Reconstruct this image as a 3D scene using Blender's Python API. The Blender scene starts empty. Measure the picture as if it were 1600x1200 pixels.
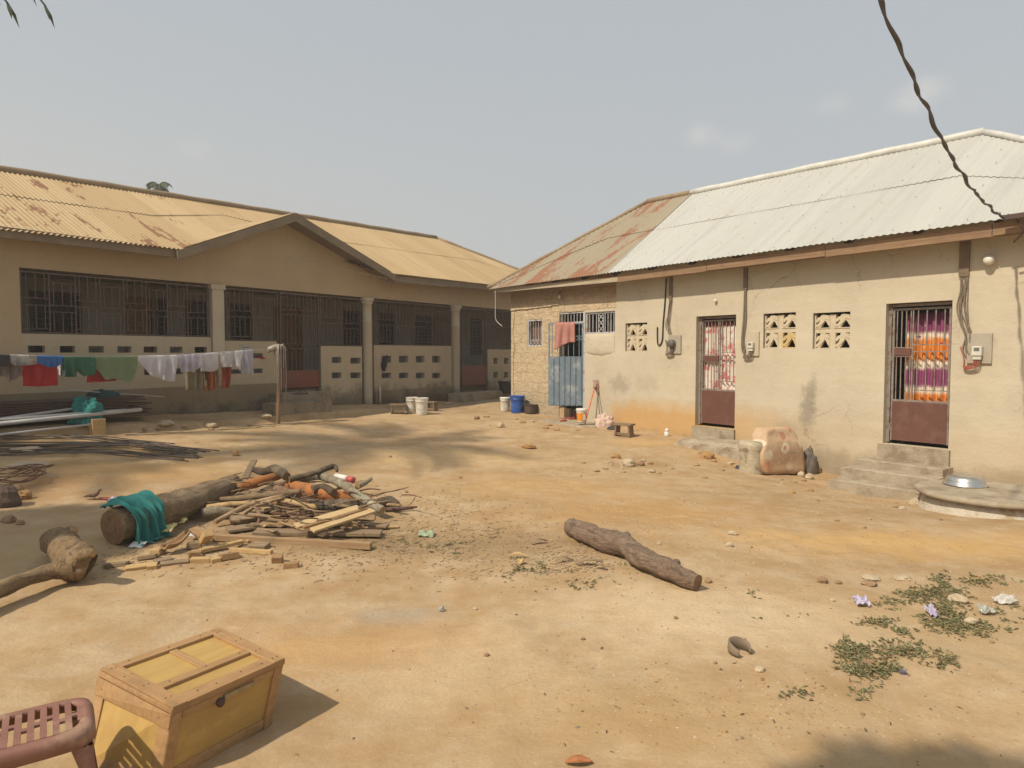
import bpy, bmesh, math, random, bisect
import numpy as np
from mathutils import Vector, Matrix, noise

S = bpy.context.scene
C = S.collection
R = math.radians
FPX = 1050.0                      # focal length in photo pixels (photo is 1600 wide)
CAMZ = 1.65
PITCH = math.atan(48.0 / FPX)

# ------------------------------------------------------------------ camera, world, sun
cam_d = bpy.data.cameras.new('camera')
cam_d.sensor_width = 36.0
cam_d.lens = FPX / 1600.0 * 36.0
cam_d.clip_end = 2000.0
cam = bpy.data.objects.new('camera', cam_d)
C.objects.link(cam)
cam.location = (0, 0, CAMZ)
cam.rotation_euler = (R(90) - PITCH, 0, 0)
S.camera = cam

SUN_EL = R(48.5)
SUN_AZ = Vector((-0.77, -0.64, 0)).normalized()      # horizontal direction towards the sun
SUN_DIR = Vector((SUN_AZ.x * math.cos(SUN_EL), SUN_AZ.y * math.cos(SUN_EL), math.sin(SUN_EL)))
sun_d = bpy.data.lights.new('sun', 'SUN')
sun_d.energy = 4.2
sun_d.angle = R(1.1)
sun_d.color = (1.0, 0.885, 0.71)
sun = bpy.data.objects.new('sun', sun_d)
C.objects.link(sun)
sun.location = (-10, -5, 20)
sun.rotation_euler = (-SUN_DIR).to_track_quat('-Z', 'Y').to_euler()

W = bpy.data.worlds.new('World')
S.world = W
W.use_nodes = True
wn = W.node_tree.nodes
wl = W.node_tree.links
wn.clear()
w_out = wn.new('ShaderNodeOutputWorld')
w_bg = wn.new('ShaderNodeBackground')
w_bg.inputs['Strength'].default_value = 0.12
sky = wn.new('ShaderNodeTexSky')
sky.sky_type = 'NISHITA'
sky.sun_disc = False
sky.sun_elevation = SUN_EL
sky.sun_rotation = math.atan2(SUN_AZ.x, SUN_AZ.y)
sky.altitude = 0
sky.air_density = 1.2
sky.dust_density = 3.0
sky.ozone_density = 1.0
hs = wn.new('ShaderNodeHueSaturation')
hs.inputs['Saturation'].default_value = 0.42
hs.inputs['Value'].default_value = 0.92
wl.new(sky.outputs[0], hs.inputs['Color'])
# a few faint puffs of cloud, fixed to directions in the sky
w_tc = wn.new('ShaderNodeTexCoord')
w_no = wn.new('ShaderNodeTexNoise')
w_no.inputs['Scale'].default_value = 16.0
w_no.inputs['Detail'].default_value = 5.0
wl.new(w_tc.outputs['Generated'], w_no.inputs['Vector'])


def cam_ray(u, v):
    x, y, z = u - 800.0, FPX, 600.0 - v
    cp, sp = math.cos(PITCH), math.sin(PITCH)
    return Vector((x, y * cp + z * sp, -y * sp + z * cp)).normalized()


cloud_sum = None
for (cu, cv, cr, ca) in ((1100, 212, .034, .5), (1150, 225, .03, .3), (1438, 150, .042, .75), (1302, 163, .025, .4), (305, 232, .03, .35)):
    d = cam_ray(cu, cv)
    sub = wn.new('ShaderNodeVectorMath'); sub.operation = 'SUBTRACT'
    wl.new(w_tc.outputs['Generated'], sub.inputs[0]); sub.inputs[1].default_value = d
    mul = wn.new('ShaderNodeVectorMath'); mul.operation = 'MULTIPLY'
    wl.new(sub.outputs[0], mul.inputs[0]); mul.inputs[1].default_value = (1, 1, 1.7)
    ln = wn.new('ShaderNodeVectorMath'); ln.operation = 'LENGTH'
    wl.new(mul.outputs[0], ln.inputs[0])
    mr = wn.new('ShaderNodeMapRange'); mr.interpolation_type = 'SMOOTHERSTEP'
    mr.inputs['From Min'].default_value = cr * 1.25
    mr.inputs['From Max'].default_value = 0.0
    mr.inputs['To Min'].default_value = 0.0
    mr.inputs['To Max'].default_value = ca
    wl.new(ln.outputs['Value'], mr.inputs['Value'])
    if cloud_sum is None:
        cloud_sum = mr.outputs[0]
    else:
        ad = wn.new('ShaderNodeMath'); ad.operation = 'ADD'; ad.use_clamp = True
        wl.new(cloud_sum, ad.inputs[0]); wl.new(mr.outputs[0], ad.inputs[1])
        cloud_sum = ad.outputs[0]
w_mr = wn.new('ShaderNodeMapRange')
w_mr.inputs['From Min'].default_value = 0.35
w_mr.inputs['From Max'].default_value = 0.7
wl.new(w_no.outputs['Fac'], w_mr.inputs['Value'])
w_ml = wn.new('ShaderNodeMath'); w_ml.operation = 'MULTIPLY'
wl.new(cloud_sum, w_ml.inputs[0]); wl.new(w_mr.outputs[0], w_ml.inputs[1])
w_mx = wn.new('ShaderNodeMix'); w_mx.data_type = 'RGBA'
wl.new(w_ml.outputs[0], w_mx.inputs['Factor'])
# harmattan dust: the clear-sky gradient is veiled by an even pale haze
w_hz = wn.new('ShaderNodeMix'); w_hz.data_type = 'RGBA'
w_hz.inputs['Factor'].default_value = 0.72
wl.new(hs.outputs[0], w_hz.inputs[6])
w_hz.inputs[7].default_value = (4.12, 4.45, 4.72, 1)
w_sep = wn.new('ShaderNodeSeparateXYZ')
wl.new(w_tc.outputs['Generated'], w_sep.inputs[0])
w_el = wn.new('ShaderNodeMapRange')              # dust thickens towards the horizon
w_el.interpolation_type = 'SMOOTHSTEP'
w_el.inputs['From Min'].default_value = 0.42
w_el.inputs['From Max'].default_value = 0.02
wl.new(w_sep.outputs[2], w_el.inputs['Value'])
w_dx = wn.new('ShaderNodeMapRange')              # and towards the sun side on the left
w_dx.inputs['From Min'].default_value = 0.35
w_dx.inputs['From Max'].default_value = -0.65
w_dx.inputs['To Min'].default_value = 0.15
w_dx.inputs['To Max'].default_value = 0.9
wl.new(w_sep.outputs[0], w_dx.inputs['Value'])
w_em = wn.new('ShaderNodeMath'); w_em.operation = 'MULTIPLY'
wl.new(w_el.outputs[0], w_em.inputs[0]); wl.new(w_dx.outputs[0], w_em.inputs[1])
w_wm = wn.new('ShaderNodeMix'); w_wm.data_type = 'RGBA'
wl.new(w_em.outputs[0], w_wm.inputs['Factor'])
wl.new(w_hz.outputs[2], w_wm.inputs[6])
w_wm.inputs[7].default_value = (4.95, 4.85, 4.5, 1)
wl.new(w_wm.outputs[2], w_mx.inputs[6])
w_mx.inputs[7].default_value = (6.2, 5.9, 5.4, 1)
wl.new(w_mx.outputs[2], w_bg.inputs['Color'])
wl.new(w_bg.outputs[0], w_out.inputs['Surface'])

S.view_settings.view_transform = 'Standard'
S.view_settings.look = 'None'
S.view_settings.gamma = 1.0
S.view_settings.exposure = 0.12
S.view_settings.use_curve_mapping = False
S.cycles.max_bounces = 8
S.cycles.use_denoising = True

rng = random.Random(7)

# ------------------------------------------------------------------ ground height (thin-plate through surveyed spots)
CTRL = [(0, 0, 0), (-4, 1, 0), (4, 1, 0), (0, 4, 0), (-3, 4, 0.0), (3, 5, 0.0), (0, 7.5, 0.02), (6.6, 8.5, -0.1),
        (9, 5, 0), (13, 2, 0), (3.7, 12.0, -0.02), (2.9, 13.2, 0.06), (4.3, 11.1, -0.13), (4.9, 10.2, -0.25), (4.7, 8.9, -0.34), (5.5, 9.4, -0.28), (4.2, 8.8, -0.2), (5.6, 7.2, -0.03), (6.2, 7.0, -0.02), (2.6, 9.6, -0.05), (3.2, 6.9, -0.04), (1.9, 14.6, 0.13), (0.0, 17.1, 0.22), (-8.0, 11.0, 0.57),
        (-6.7, 12.8, 0.48), (-3.8, 16.6, 0.36), (-1.6, 19.4, 0.28), (-4.3, 13.1, 0.32), (-1.5, 13, 0.12), (1.2, 11, 0.04),
        (-5.2, 9.5, 0.24), (-4.5, 6.5, 0.06), (-7.5, 8, 0.32), (-10, 8, 0.5), (-11, 4, 0.3), (-6, 3, 0.05), (0, -8, 0), (-15, -3, 0.2),
        (15, -6, 0), (-11, 14, 0.6), (-6, 20, 0.45), (3, 24, 0.3), (8, 17, 0.15), (12, 11, 0.0), (-15, 24, 0.6), (18, 24, 0.1), (0, 40, 0.3),
        (-40, 0, 0.4), (40, 0, 0), (-35, 45, .5), (35, 45, .2), (0, -40, 0)]
_P = np.array(CTRL, dtype=float)


def _U(r2):
    return np.where(r2 > 1e-9, 0.5 * r2 * np.log(np.maximum(r2, 1e-12)), 0.0)


_n = len(_P)
_d2 = ((_P[:, None, :2] - _P[None, :, :2]) ** 2).sum(-1)
_A = np.zeros((_n + 3, _n + 3))
_A[:_n, :_n] = _U(_d2) + np.eye(_n) * 0.3
_A[:_n, _n] = 1
_A[:_n, _n + 1:] = _P[:, :2]
_A[_n:, :_n] = _A[:_n, _n:].T
_w = np.linalg.solve(_A, np.concatenate([_P[:, 2], np.zeros(3)]))


def base_h(X, Y):
    X = np.asarray(X, float)
    Y = np.asarray(Y, float)
    out = _w[_n] + _w[_n + 1] * X + _w[_n + 2] * Y
    for i in range(_n):
        out = out + _w[i] * _U((X - _P[i, 0]) ** 2 + (Y - _P[i, 1]) ** 2)
    far = np.clip((np.hypot(X, Y - 8) - 35) / 30, 0, 1)
    return out * (1 - far) + 0.3 * far


def rough_h(x, y):
    h = 0.05 * noise.noise((x * .35, y * .35, 3.1)) + 0.022 * noise.noise((x * 1.3, y * 1.3, 7.7)) + 0.008 * noise.noise((x * 4.1, y * 4.1, 1.7))
    # eroded lip of the raised strip along the left house
    t = (x + 7.2) * 0.594 + (y - 10.25) * 0.8045
    o = (x + 7.2) * 0.8045 - (y - 10.25) * 0.594 + 0.12 * noise.noise((t * 1.1, 0.3, 0.2)) + 0.05 * noise.noise((t * 4.0, 2.3, 0.2))
    if -2.0 < t < 8.0:
        k = min(1, (t + 2) / 1.0, (8 - t) / 2.0)
        s = 1 / (1 + math.exp(-max(-30, min(30, o * 45))))
        h -= 0.13 * k * math.exp(-(o / .07) ** 2) * max(0.0, .35 + 1.6 * noise.noise((t * .9, 1.7, 4.2))) if abs(o) < .4 else 0.0
        h -= 0.12 * s * k * math.exp(-max(0, o) * 0.7)
    # low mounds and worn hollows of the near yard
    h += 0.05 * math.exp(-((x - 1.2) ** 2 / 1.8 + (y - 4.6) ** 2 / .9))
    h += 0.06 * math.exp(-((x - 1.0) ** 2 / 0.5 + (y - 9.9) ** 2 / .3))
    h -= 0.04 * math.exp(-((x + 0.6) ** 2 / 3.0 + (y - 6.0) ** 2 / .35))
    return h


def gz(x, y):
    return float(base_h(x, y)) + rough_h(x, y)


def at_h(u, v, h=0.0):
    """the point where the sight line of photo pixel (u, v) is h above the soil"""
    d = cam_ray(u, v)
    t0, f0 = 0.5, None
    t = 1.0
    prev = None
    while t < 60:
        p = Vector((0, 0, CAMZ)) + d * t
        f = p.z - (gz(p.x, p.y) + h)
        if f <= 0:
            a, b = (prev if prev is not None else 0.3), t
            for _ in range(18):
                m = (a + b) / 2
                q = Vector((0, 0, CAMZ)) + d * m
                if q.z - (gz(q.x, q.y) + h) > 0:
                    a = m
                else:
                    b = m
            return Vector((0, 0, CAMZ)) + d * b
        prev = t
        t += 0.15
    return Vector((0, 0, CAMZ)) + d * 20


def at_d(u, v, y):
    """the point on the sight line at distance y in front"""
    d = cam_ray(u, v)
    return Vector((0, 0, CAMZ)) + d * (y / d.y)


class Frame:
    """a vertical plane: s along it, off towards the yard, z up"""

    def __init__(self, o, d, nf):
        self.o = Vector((o[0], o[1], 0))
        self.d = Vector((d[0], d[1], 0)).normalized()
        n = Vector((-self.d.y, self.d.x, 0))
        if n.dot(Vector((nf[0], nf[1], 0))) < 0:
            n = -n
        self.n = n

    def P(self, s, off, z):
        p = self.o + self.d * s + self.n * off
        return Vector((p.x, p.y, z))

    def un(self, u, v, off=0.0):
        d = cam_ray(u, v)
        c = Vector((0, 0, CAMZ))
        t = ((self.o + self.n * off - c).dot(self.n)) / d.dot(self.n)
        p = c + d * t
        return ((p - self.o).dot(self.d), p.z)

    def X(self, u, v, off=0.0):
        s, z = self.un(u, v, off)
        return self.P(s, off, z)


FR = Frame((3.72, 12.2), (0.606, -0.7955), (-0.7955, -0.606))       # right house front wall
FL = Frame((-8.03, 11.0), (0.594, 0.8045), (0.8045, -0.594))        # left house veranda front


# ------------------------------------------------------------------ object helpers
def tag(o, label=None, cat=None, group=None, kind=None):
    if label: o['label'] = label
    if cat: o['category'] = cat
    if group: o['group'] = group
    if kind: o['kind'] = kind
    return o


def thing(name, label, cat, loc, group=None):
    o = bpy.data.objects.new(name, None)
    o.empty_display_size = 0.1
    C.objects.link(o)
    o.location = loc
    return tag(o, label, cat, group)


def root_loc(o):
    p = o
    while p.parent:
        p = p.parent
    return Vector(p.location)


class MB:
    def __init__(self):
        self.v = []
        self.f = []
        self.m = []

    def add(self, vs, fs, mi=0):
        b = len(self.v)
        self.v += [Vector(p) for p in vs]
        for f in fs:
            self.f.append(tuple(i + b for i in f))
            self.m.append(mi)

    def quad(self, a, b, c, d, mi=0):
        self.add([a, b, c, d], [(0, 1, 2, 3)], mi)

    def hexa(self, p, mi=0):
        """eight corners: 0-3 bottom ring, 4-7 top ring"""
        self.add(p, [(3, 2, 1, 0), (4, 5, 6, 7), (0, 1, 5, 4), (1, 2, 6, 5), (2, 3, 7, 6), (3, 0, 4, 7)], mi)

    def box(self, c, sx, sy, sz, M=None, mi=0):
        c = Vector(c)
        M = M or Matrix.Identity(3)
        p = []
        for z in (-.5, .5):
            for (x, y) in ((-.5, -.5), (.5, -.5), (.5, .5), (-.5, .5)):
                p.append(c + M @ Vector((x * sx, y * sy, z * sz)))
        self.hexa(p, mi)

    def fbox(self, F, s0, s1, o0, o1, z0, z1, mi=0):
        p = [F.P(s, o, z) for z in (z0, z1) for (s, o) in ((s0, o0), (s1, o0), (s1, o1), (s0, o1))]
        self.hexa(p, mi)

    def bar(self, a, b, w, t, up=Vector((0, 0, 1)), mi=0):
        a, b = Vector(a), Vector(b)
        d = (b - a)
        if d.length < 1e-6: return
        dn = d.normalized()
        side = dn.cross(up)
        if side.length < 1e-4:
            side = dn.cross(Vector((1, 0, 0)))
        side.normalize()
        u2 = side.cross(dn).normalized()
        p = []
        for q in (a, b):
            for (x, y) in ((-.5, -.5), (.5, -.5), (.5, .5), (-.5, .5)):
                p.append(q + side * (x * w) + u2 * (y * t))
        self.hexa(p, mi)

    def tube(self, pts, rad, seg=8, cap=True, mi=0, capmi=None, wob=0.0, seed=0.0, rings=1):
        pts = [Vector(p) for p in pts]
        if not hasattr(rad, '__len__'):
            rad = [rad] * len(pts)
        if rings > 1:
            P2, R2 = [], []
            n = len(pts)
            for i in range(n - 1):
                p0 = pts[max(0, i - 1)]; p1 = pts[i]; p2 = pts[i + 1]; p3 = pts[min(n - 1, i + 2)]
                for k in range(rings):
                    t = k / rings
                    q = 0.5 * ((2 * p1) + (p2 - p0) * t + (2 * p0 - 5 * p1 + 4 * p2 - p3) * t * t + (3 * p1 - p0 - 3 * p2 + p3) * t ** 3)
                    P2.append(q)
                    R2.append(rad[i] * (1 - t) + rad[i + 1] * t)
            P2.append(pts[-1]); R2.append(rad[-1])
            pts, rad = P2, R2
        n = len(pts)
        b = len(self.v)
        side = None
        for i in range(n):
            d = (pts[min(n - 1, i + 1)] - pts[max(0, i - 1)])
            d = d.normalized() if d.length > 1e-9 else Vector((0, 0, 1))
            if side is None:
                side = d.cross(Vector((0, 0, 1)))
                if side.length < 1e-3: side = d.cross(Vector((1, 0, 0)))
            side = (side - d * side.dot(d)).normalized()
            up = side.cross(d)
            for k in range(seg):
                a = 2 * math.pi * k / seg
                q = pts[i] + (side * math.cos(a) + up * math.sin(a)) * rad[i]
                if wob:
                    nv = noise.noise((q.x * 6 + seed, q.y * 6, q.z * 6)) + 0.5 * noise.noise((q.x * 17 + seed, q.y * 17, q.z * 17))
                    q = q + (side * math.cos(a) + up * math.sin(a)) * (nv * wob * rad[i])
                self.v.append(q)
        for i in range(n - 1):
            for k in range(seg):
                k2 = (k + 1) % seg
                self.f.append((b + i * seg + k, b + i * seg + k2, b + (i + 1) * seg + k2, b + (i + 1) * seg + k))
                self.m.append(mi)
        if cap:
            cm = mi if capmi is None else capmi
            for (i0, flip) in ((0, True), (n - 1, False)):
                c = len(self.v)
                self.v.append(pts[i0].copy())
                for k in range(seg):
                    k2 = (k + 1) % seg
                    x, y = b + i0 * seg + k, b + i0 * seg + k2
                    self.f.append((c, y, x) if flip else (c, x, y))
                    self.m.append(cm)

    def lathe(self, prof, c, seg=28, mi=0, axis=None, closed=False):
        """profile of (radius, height) turned about a vertical axis through c"""
        c = Vector(c)
        M = axis or Matrix.Identity(3)
        b = len(self.v)
        for (r, h) in prof:
            for k in range(seg):
                a = 2 * math.pi * k / seg
                self.v.append(c + M @ Vector((r * math.cos(a), r * math.sin(a), h)))
        for i in range(len(prof) - 1):
            for k in range(seg):
                k2 = (k + 1) % seg
                self.f.append((b + i * seg + k, b + i * seg + k2, b + (i + 1) * seg + k2, b + (i + 1) * seg + k))
                self.m.append(mi)

    def grid(self, fn, nu, nv, mi=0):
        b = len(self.v)
        for i in range(nu + 1):
            for j in range(nv + 1):
                self.v.append(Vector(fn(i / nu, j / nv)))
        for i in range(nu):
            for j in range(nv):
                a = b + i * (nv + 1) + j
                self.f.append((a, a + nv + 1, a + nv + 2, a + 1))
                self.m.append(mi)

    def build(self, name, mats, parent=None, smooth=False, origin=None, bevel=0.0, solid=0.0):
        if not isinstance(mats, (list, tuple)):
            mats = [mats]
        me = bpy.data.meshes.new(name)
        if parent is not None:
            o0 = root_loc(parent)
        elif origin is not None:
            o0 = Vector(origin)
        else:
            xs = [p.x for p in self.v]; ys = [p.y for p in self.v]; zs = [p.z for p in self.v]
            o0 = Vector(((min(xs) + max(xs)) / 2, (min(ys) + max(ys)) / 2, min(zs)))
        me.from_pydata([tuple(p - o0) for p in self.v], [], self.f)
        for m in mats:
            me.materials.append(m)
        me.polygons.foreach_set('material_index', self.m)
        if smooth:
            me.polygons.foreach_set('use_smooth', [True] * len(me.polygons))
        me.update()
        bm = bmesh.new(); bm.from_mesh(me)
        bmesh.ops.recalc_face_normals(bm, faces=bm.faces)
        bm.to_mesh(me); bm.free()
        o = bpy.data.objects.new(name, me)
        C.objects.link(o)
        if parent is not None:
            o.parent = parent
        else:
            o.location = o0
        if bevel > 0:
            md = o.modifiers.new('bevel', 'BEVEL'); md.width = bevel; md.segments = 2; md.limit_method = 'ANGLE'
        if solid > 0:
            md = o.modifiers.new('solid', 'SOLIDIFY'); md.thickness = solid; md.offset = 0
        return o


# ------------------------------------------------------------------ materials
def _nodes(name):
    m = bpy.data.materials.new(name)
    m.use_nodes = True
    nt = m.node_tree
    nt.nodes.clear()
    out = nt.nodes.new('ShaderNodeOutputMaterial')
    bs = nt.nodes.new('ShaderNodeBsdfPrincipled')
    nt.links.new(bs.outputs[0], out.inputs['Surface'])
    return m, nt, bs


class NT:
    def __init__(self, nt):
        self.nt = nt
        self.geo = nt.nodes.new('ShaderNodeNewGeometry')
        self.pos = self.geo.outputs['Position']

    def link(self, a, b):
        self.nt.links.new(a, b)

    def sock(self, inp, val):
        if hasattr(val, 'is_output') or isinstance(val, bpy.types.NodeSocket):
            self.nt.links.new(val, inp)
        else:
            inp.default_value = val

    def noise(self, scale, detail=4, rough=.55, vec=None, dist=0.0):
        n = self.nt.nodes.new('ShaderNodeTexNoise')
        n.inputs['Scale'].default_value = scale
        n.inputs['Detail'].default_value = detail
        n.inputs['Roughness'].default_value = rough
        n.inputs['Distortion'].default_value = dist
        self.link(vec if vec is not None else self.pos, n.inputs['Vector'])
        return n.outputs['Fac']

    def voro(self, scale, vec=None, feature='F1', out='Distance'):
        n = self.nt.nodes.new('ShaderNodeTexVoronoi')
        n.feature = feature
        n.inputs['Scale'].default_value = scale
        self.link(vec if vec is not None else self.pos, n.inputs['Vector'])
        return n.outputs[out]

    def rng(self, x, a, b, lo=0.0, hi=1.0, smooth=True):
        n = self.nt.nodes.new('ShaderNodeMapRange')
        n.interpolation_type = 'SMOOTHSTEP' if smooth else 'LINEAR'
        n.inputs['From Min'].default_value = a
        n.inputs['From Max'].default_value = b
        n.inputs['To Min'].default_value = lo
        n.inputs['To Max'].default_value = hi
        self.sock(n.inputs['Value'], x)
        return n.outputs[0]

    def mix(self, fac, a, b, mode='MIX'):
        n = self.nt.nodes.new('ShaderNodeMix')
        n.data_type = 'RGBA'
        n.blend_type = mode
        self.sock(n.inputs['Factor'], fac)
        for (inp, val) in ((n.inputs[6], a), (n.inputs[7], b)):
            if isinstance(val, (tuple, list)):
                inp.default_value = tuple(val) + ((1,) if len(val) == 3 else ())
            else:
                self.link(val, inp)
        return n.outputs[2]

    def math(self, op, a, b=0.0, clamp=False):
        n = self.nt.nodes.new('ShaderNodeMath')
        n.operation = op
        n.use_clamp = clamp
        self.sock(n.inputs[0], a)
        self.sock(n.inputs[1], b)
        return n.outputs[0]

    def dot(self, vec, origin=(0, 0, 0)):
        n = self.nt.nodes.new('ShaderNodeVectorMath'); n.operation = 'SUBTRACT'
        self.link(self.pos, n.inputs[0]); n.inputs[1].default_value = origin
        k = self.nt.nodes.new('ShaderNodeVectorMath'); k.operation = 'DOT_PRODUCT'
        self.link(n.outputs[0], k.inputs[0]); k.inputs[1].default_value = vec
        return k.outputs['Value']

    def comb(self, x, y, z):
        n = self.nt.nodes.new('ShaderNodeCombineXYZ')
        for (i, val) in enumerate((x, y, z)):
            self.sock(n.inputs[i], val)
        return n.outputs[0]

    def z(self):
        n = self.nt.nodes.new('ShaderNodeSeparateXYZ')
        self.link(self.pos, n.inputs[0])
        return n.outputs

    def frame(self, F, ks=1.0, ko=1.0, kz=1.0):
        s = self.math('MULTIPLY', self.dot(F.d, F.o), ks)
        o = self.math('MULTIPLY', self.dot(F.n, F.o), ko)
        z = self.math('MULTIPLY', self.z()[2], kz)
        return self.comb(s, o, z)

    def bump(self, bs, h, strength=.4, dist=.02):
        n = self.nt.nodes.new('ShaderNodeBump')
        n.inputs['Strength'].default_value = strength
        n.inputs['Distance'].default_value = dist
        self.link(h, n.inputs['Height'])
        self.link(n.outputs[0], bs.inputs['Normal'])


def mat(name, c1, c2=None, scale=6.0, rough=.85, bump=.25, bscale=45.0, bdist=.01, metal=0.0, c3=None, s3=2.0, spec=None):
    m, nt, bs = _nodes(name)
    k = NT(nt)
    c2 = c2 or tuple(x * .78 for x in c1)
    col = k.mix(k.rng(k.noise(scale, 5, .6), .32, .68), c1, c2)
    if c3:
        col = k.mix(k.rng(k.noise(s3, 4, .65), .5, .66), col, c3)
    col = k.mix(k.rng(k.noise(scale * 9, 3, .7), .3, .8, .0, .22), col, tuple(x * .5 for x in c1))
    k.link(col, bs.inputs['Base Color'])
    bs.inputs['Roughness'].default_value = rough
    bs.inputs['Metallic'].default_value = metal
    if spec is not None:
        bs.inputs['Specular IOR Level'].default_value = spec
    if bump:
        k.bump(bs, k.noise(bscale, 5, .65), bump, bdist)
    return m


def wood_mat(name, c1, c2, axis=(1, 0, 0), rough=.75, bump=.3, k_along=2.0, k_cross=40.0, dirt=None):
    """grain stretched along the given direction"""
    m, nt, bs = _nodes(name)
    k = NT(nt)
    a = Vector(axis).normalized()
    b = a.cross(Vector((0, 0, 1)))
    if b.length < .1: b = a.cross(Vector((0, 1, 0)))
    b.normalize()
    c = a.cross(b)
    vec = k.comb(k.math('MULTIPLY', k.dot(a), k_along), k.math('MULTIPLY', k.dot(b), k_cross), k.math('MULTIPLY', k.dot(c), k_cross))
    g = k.noise(1.0, 6, .6, vec, .6)
    col = k.mix(k.rng(g, .3, .7), c1, c2)
    if dirt:
        col = k.mix(k.rng(k.noise(5, 4, .6), .5, .75, 0, .7), col, dirt)
    k.link(col, bs.inputs['Base Color'])
    bs.inputs['Roughness'].default_value = rough
    k.bump(bs, g, bump, .006)
    return m
# ================================================================== SETTING: the soil of the yard
def ground_material():
    m, nt, bs = _nodes('yard_soil')
    k = NT(nt)
    n1 = k.noise(.42, 6, .66, None, .5)
    n2 = k.noise(2.6, 6, .65)
    n3 = k.noise(11, 6, .7)
    col = k.mix(k.rng(n1, .35, .65), (.445, .317, .184), (.352, .234, .127))
    col = k.mix(k.rng(n2, .42, .7, 0, .6), col, (.505, .40, .275))
    col = k.mix(k.rng(n2, .5, .28, 0, .65), col, (.335, .205, .092))
    col = k.mix(k.rng(n3, .55, .8, 0, .45), col, (.31, .21, .11))

    def blob(col, u, v, rx, ry, c, st, soft=.9, sc=2.2):
        p = at_h(u, v)
        n = nt.nodes.new('ShaderNodeVectorMath'); n.operation = 'SUBTRACT'
        k.link(k.pos, n.inputs[0]); n.inputs[1].default_value = p
        q = nt.nodes.new('ShaderNodeVectorMath'); q.operation = 'MULTIPLY'
        k.link(n.outputs[0], q.inputs[0]); q.inputs[1].default_value = (1 / rx, 1 / ry, 0)
        ln = nt.nodes.new('ShaderNodeVectorMath'); ln.operation = 'LENGTH'
        k.link(q.outputs[0], ln.inputs[0])
        w = k.math('ADD', ln.outputs['Value'], k.math('MULTIPLY', k.math('SUBTRACT', k.noise(sc, 6, .72), .5), 1.5))
        return k.mix(k.rng(w, 1.0, 1.0 - soft, 0, st), col, c)
    # soils that differ in colour: woody litter, reddish spill, ash, trodden pale paths, weeds' damp earth
    col = blob(col, 720, 850, 2.1, .75, (.25, .17, .092), .9)
    col = blob(col, 480, 830, 1.5, .9, (.215, .145, .08), .9)
    col = blob(col, 1000, 800, 2.0, 1.0, (.42, .25, .10), .8)
    col = blob(col, 850, 760, 2.2, 1.2, (.46, .29, .125), .7)
    col = blob(col, 200, 735, 2.2, .8, (.46, .28, .11), .7)
    col = blob(col, 620, 965, .38, .22, (.335, .30, .25), .65, .8)
    col = blob(col, 560, 1010, 1.1, .5, (.47, .285, .125), .7)
    col = blob(col, 1100, 960, 1.7, .7, (.58, .455, .305), .75)
    col = blob(col, 760, 1050, 1.0, .6, (.54, .41, .255), .6)
    col = blob(col, 1400, 850, 2.4, .7, (.56, .35, .13), .7)
    col = blob(col, 1500, 980, 1.2, .7, (.37, .265, .14), .5)
    col = blob(col, 700, 715, 2.4, 1.4, (.56, .40, .21), .7)
    col = blob(col, 1120, 715, 1.0, .8, (.46, .30, .15), .6)
    col = blob(col, 620, 650, 3.0, 1.2, (.50, .37, .215), .6)
    col = blob(col, 330, 660, 2.6, .5, (.30, .21, .115), .85)
    col = blob(col, 140, 700, 3.0, .8, (.36, .245, .12), .8)
    col = blob(col, 60, 760, 1.0, .8, (.37, .20, .085), .7)
    col = blob(col, 90, 850, 1.3, 1.0, (.40, .29, .16), .7)
    col = blob(col, 1010, 690, 1.2, .6, (.54, .33, .13), .6)
    col = blob(col, 1020, 1120, 1.6, .5, (.43, .29, .14), .6)
    strk = k.noise(1.0, 6, .7, k.comb(k.math('MULTIPLY', k.z()[0], 1.1), k.math('MULTIPLY', k.z()[1], 3.4), 0.0), .8)
    col = k.mix(k.rng(strk, .52, .72, 0, .45), col, (.36, .24, .12))
    col = k.mix(k.rng(strk, .46, .28, 0, .4), col, (.60, .465, .29))
    fine = k.noise(60, 4, .7)
    col = k.mix(k.rng(fine, .3, .72, .0, .4), col, (.33, .215, .10))
    cr = k.voro(3.4, k.comb(k.math('ADD', k.z()[0], k.math('MULTIPLY', n3, .22)), k.math('ADD', k.z()[1], k.math('MULTIPLY', n2, .3)), 0.0), 'DISTANCE_TO_EDGE')
    col = k.mix(k.math('MULTIPLY', k.rng(cr, .018, .003, 0, .5), k.rng(n1, .52, .62)), col, (.26, .165, .08))
    specks = k.voro(38.0)
    col = k.mix(k.math('MULTIPLY', k.rng(specks, .10, .05), k.rng(n3, .45, .6)), col, (.17, .11, .055))
    specks2 = k.voro(23.0, k.comb(k.math('ADD', k.z()[0], 7.3), k.z()[1], k.z()[2]))
    col = k.mix(k.math('MULTIPLY', k.rng(specks2, .075, .04), k.rng(n2, .45, .6)), col, (.66, .52, .36))
    k.link(col, bs.inputs['Base Color'])
    bs.inputs['Roughness'].default_value = .95
    bs.inputs['Specular IOR Level'].default_value = .15
    h = k.math('ADD', k.math('MULTIPLY', n3, 1.2), k.math('MULTIPLY', k.noise(45, 6, .75), .5))
    h = k.math('ADD', h, k.math('MULTIPLY', k.noise(4.0, 5, .6, None, .4), 1.6))
    k.bump(bs, h, .45, .018)
    return m


def axis_coords(a, b, step, far, n):
    core = list(np.arange(a, b + 1e-6, step))
    g = [(far ** (i / n)) for i in range(1, n + 1)]
    lo = [a - step - (x - 1) for x in g][::-1]
    hi = [core[-1] + step + (x - 1) for x in g]
    return np.array(lo + core + hi)


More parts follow.
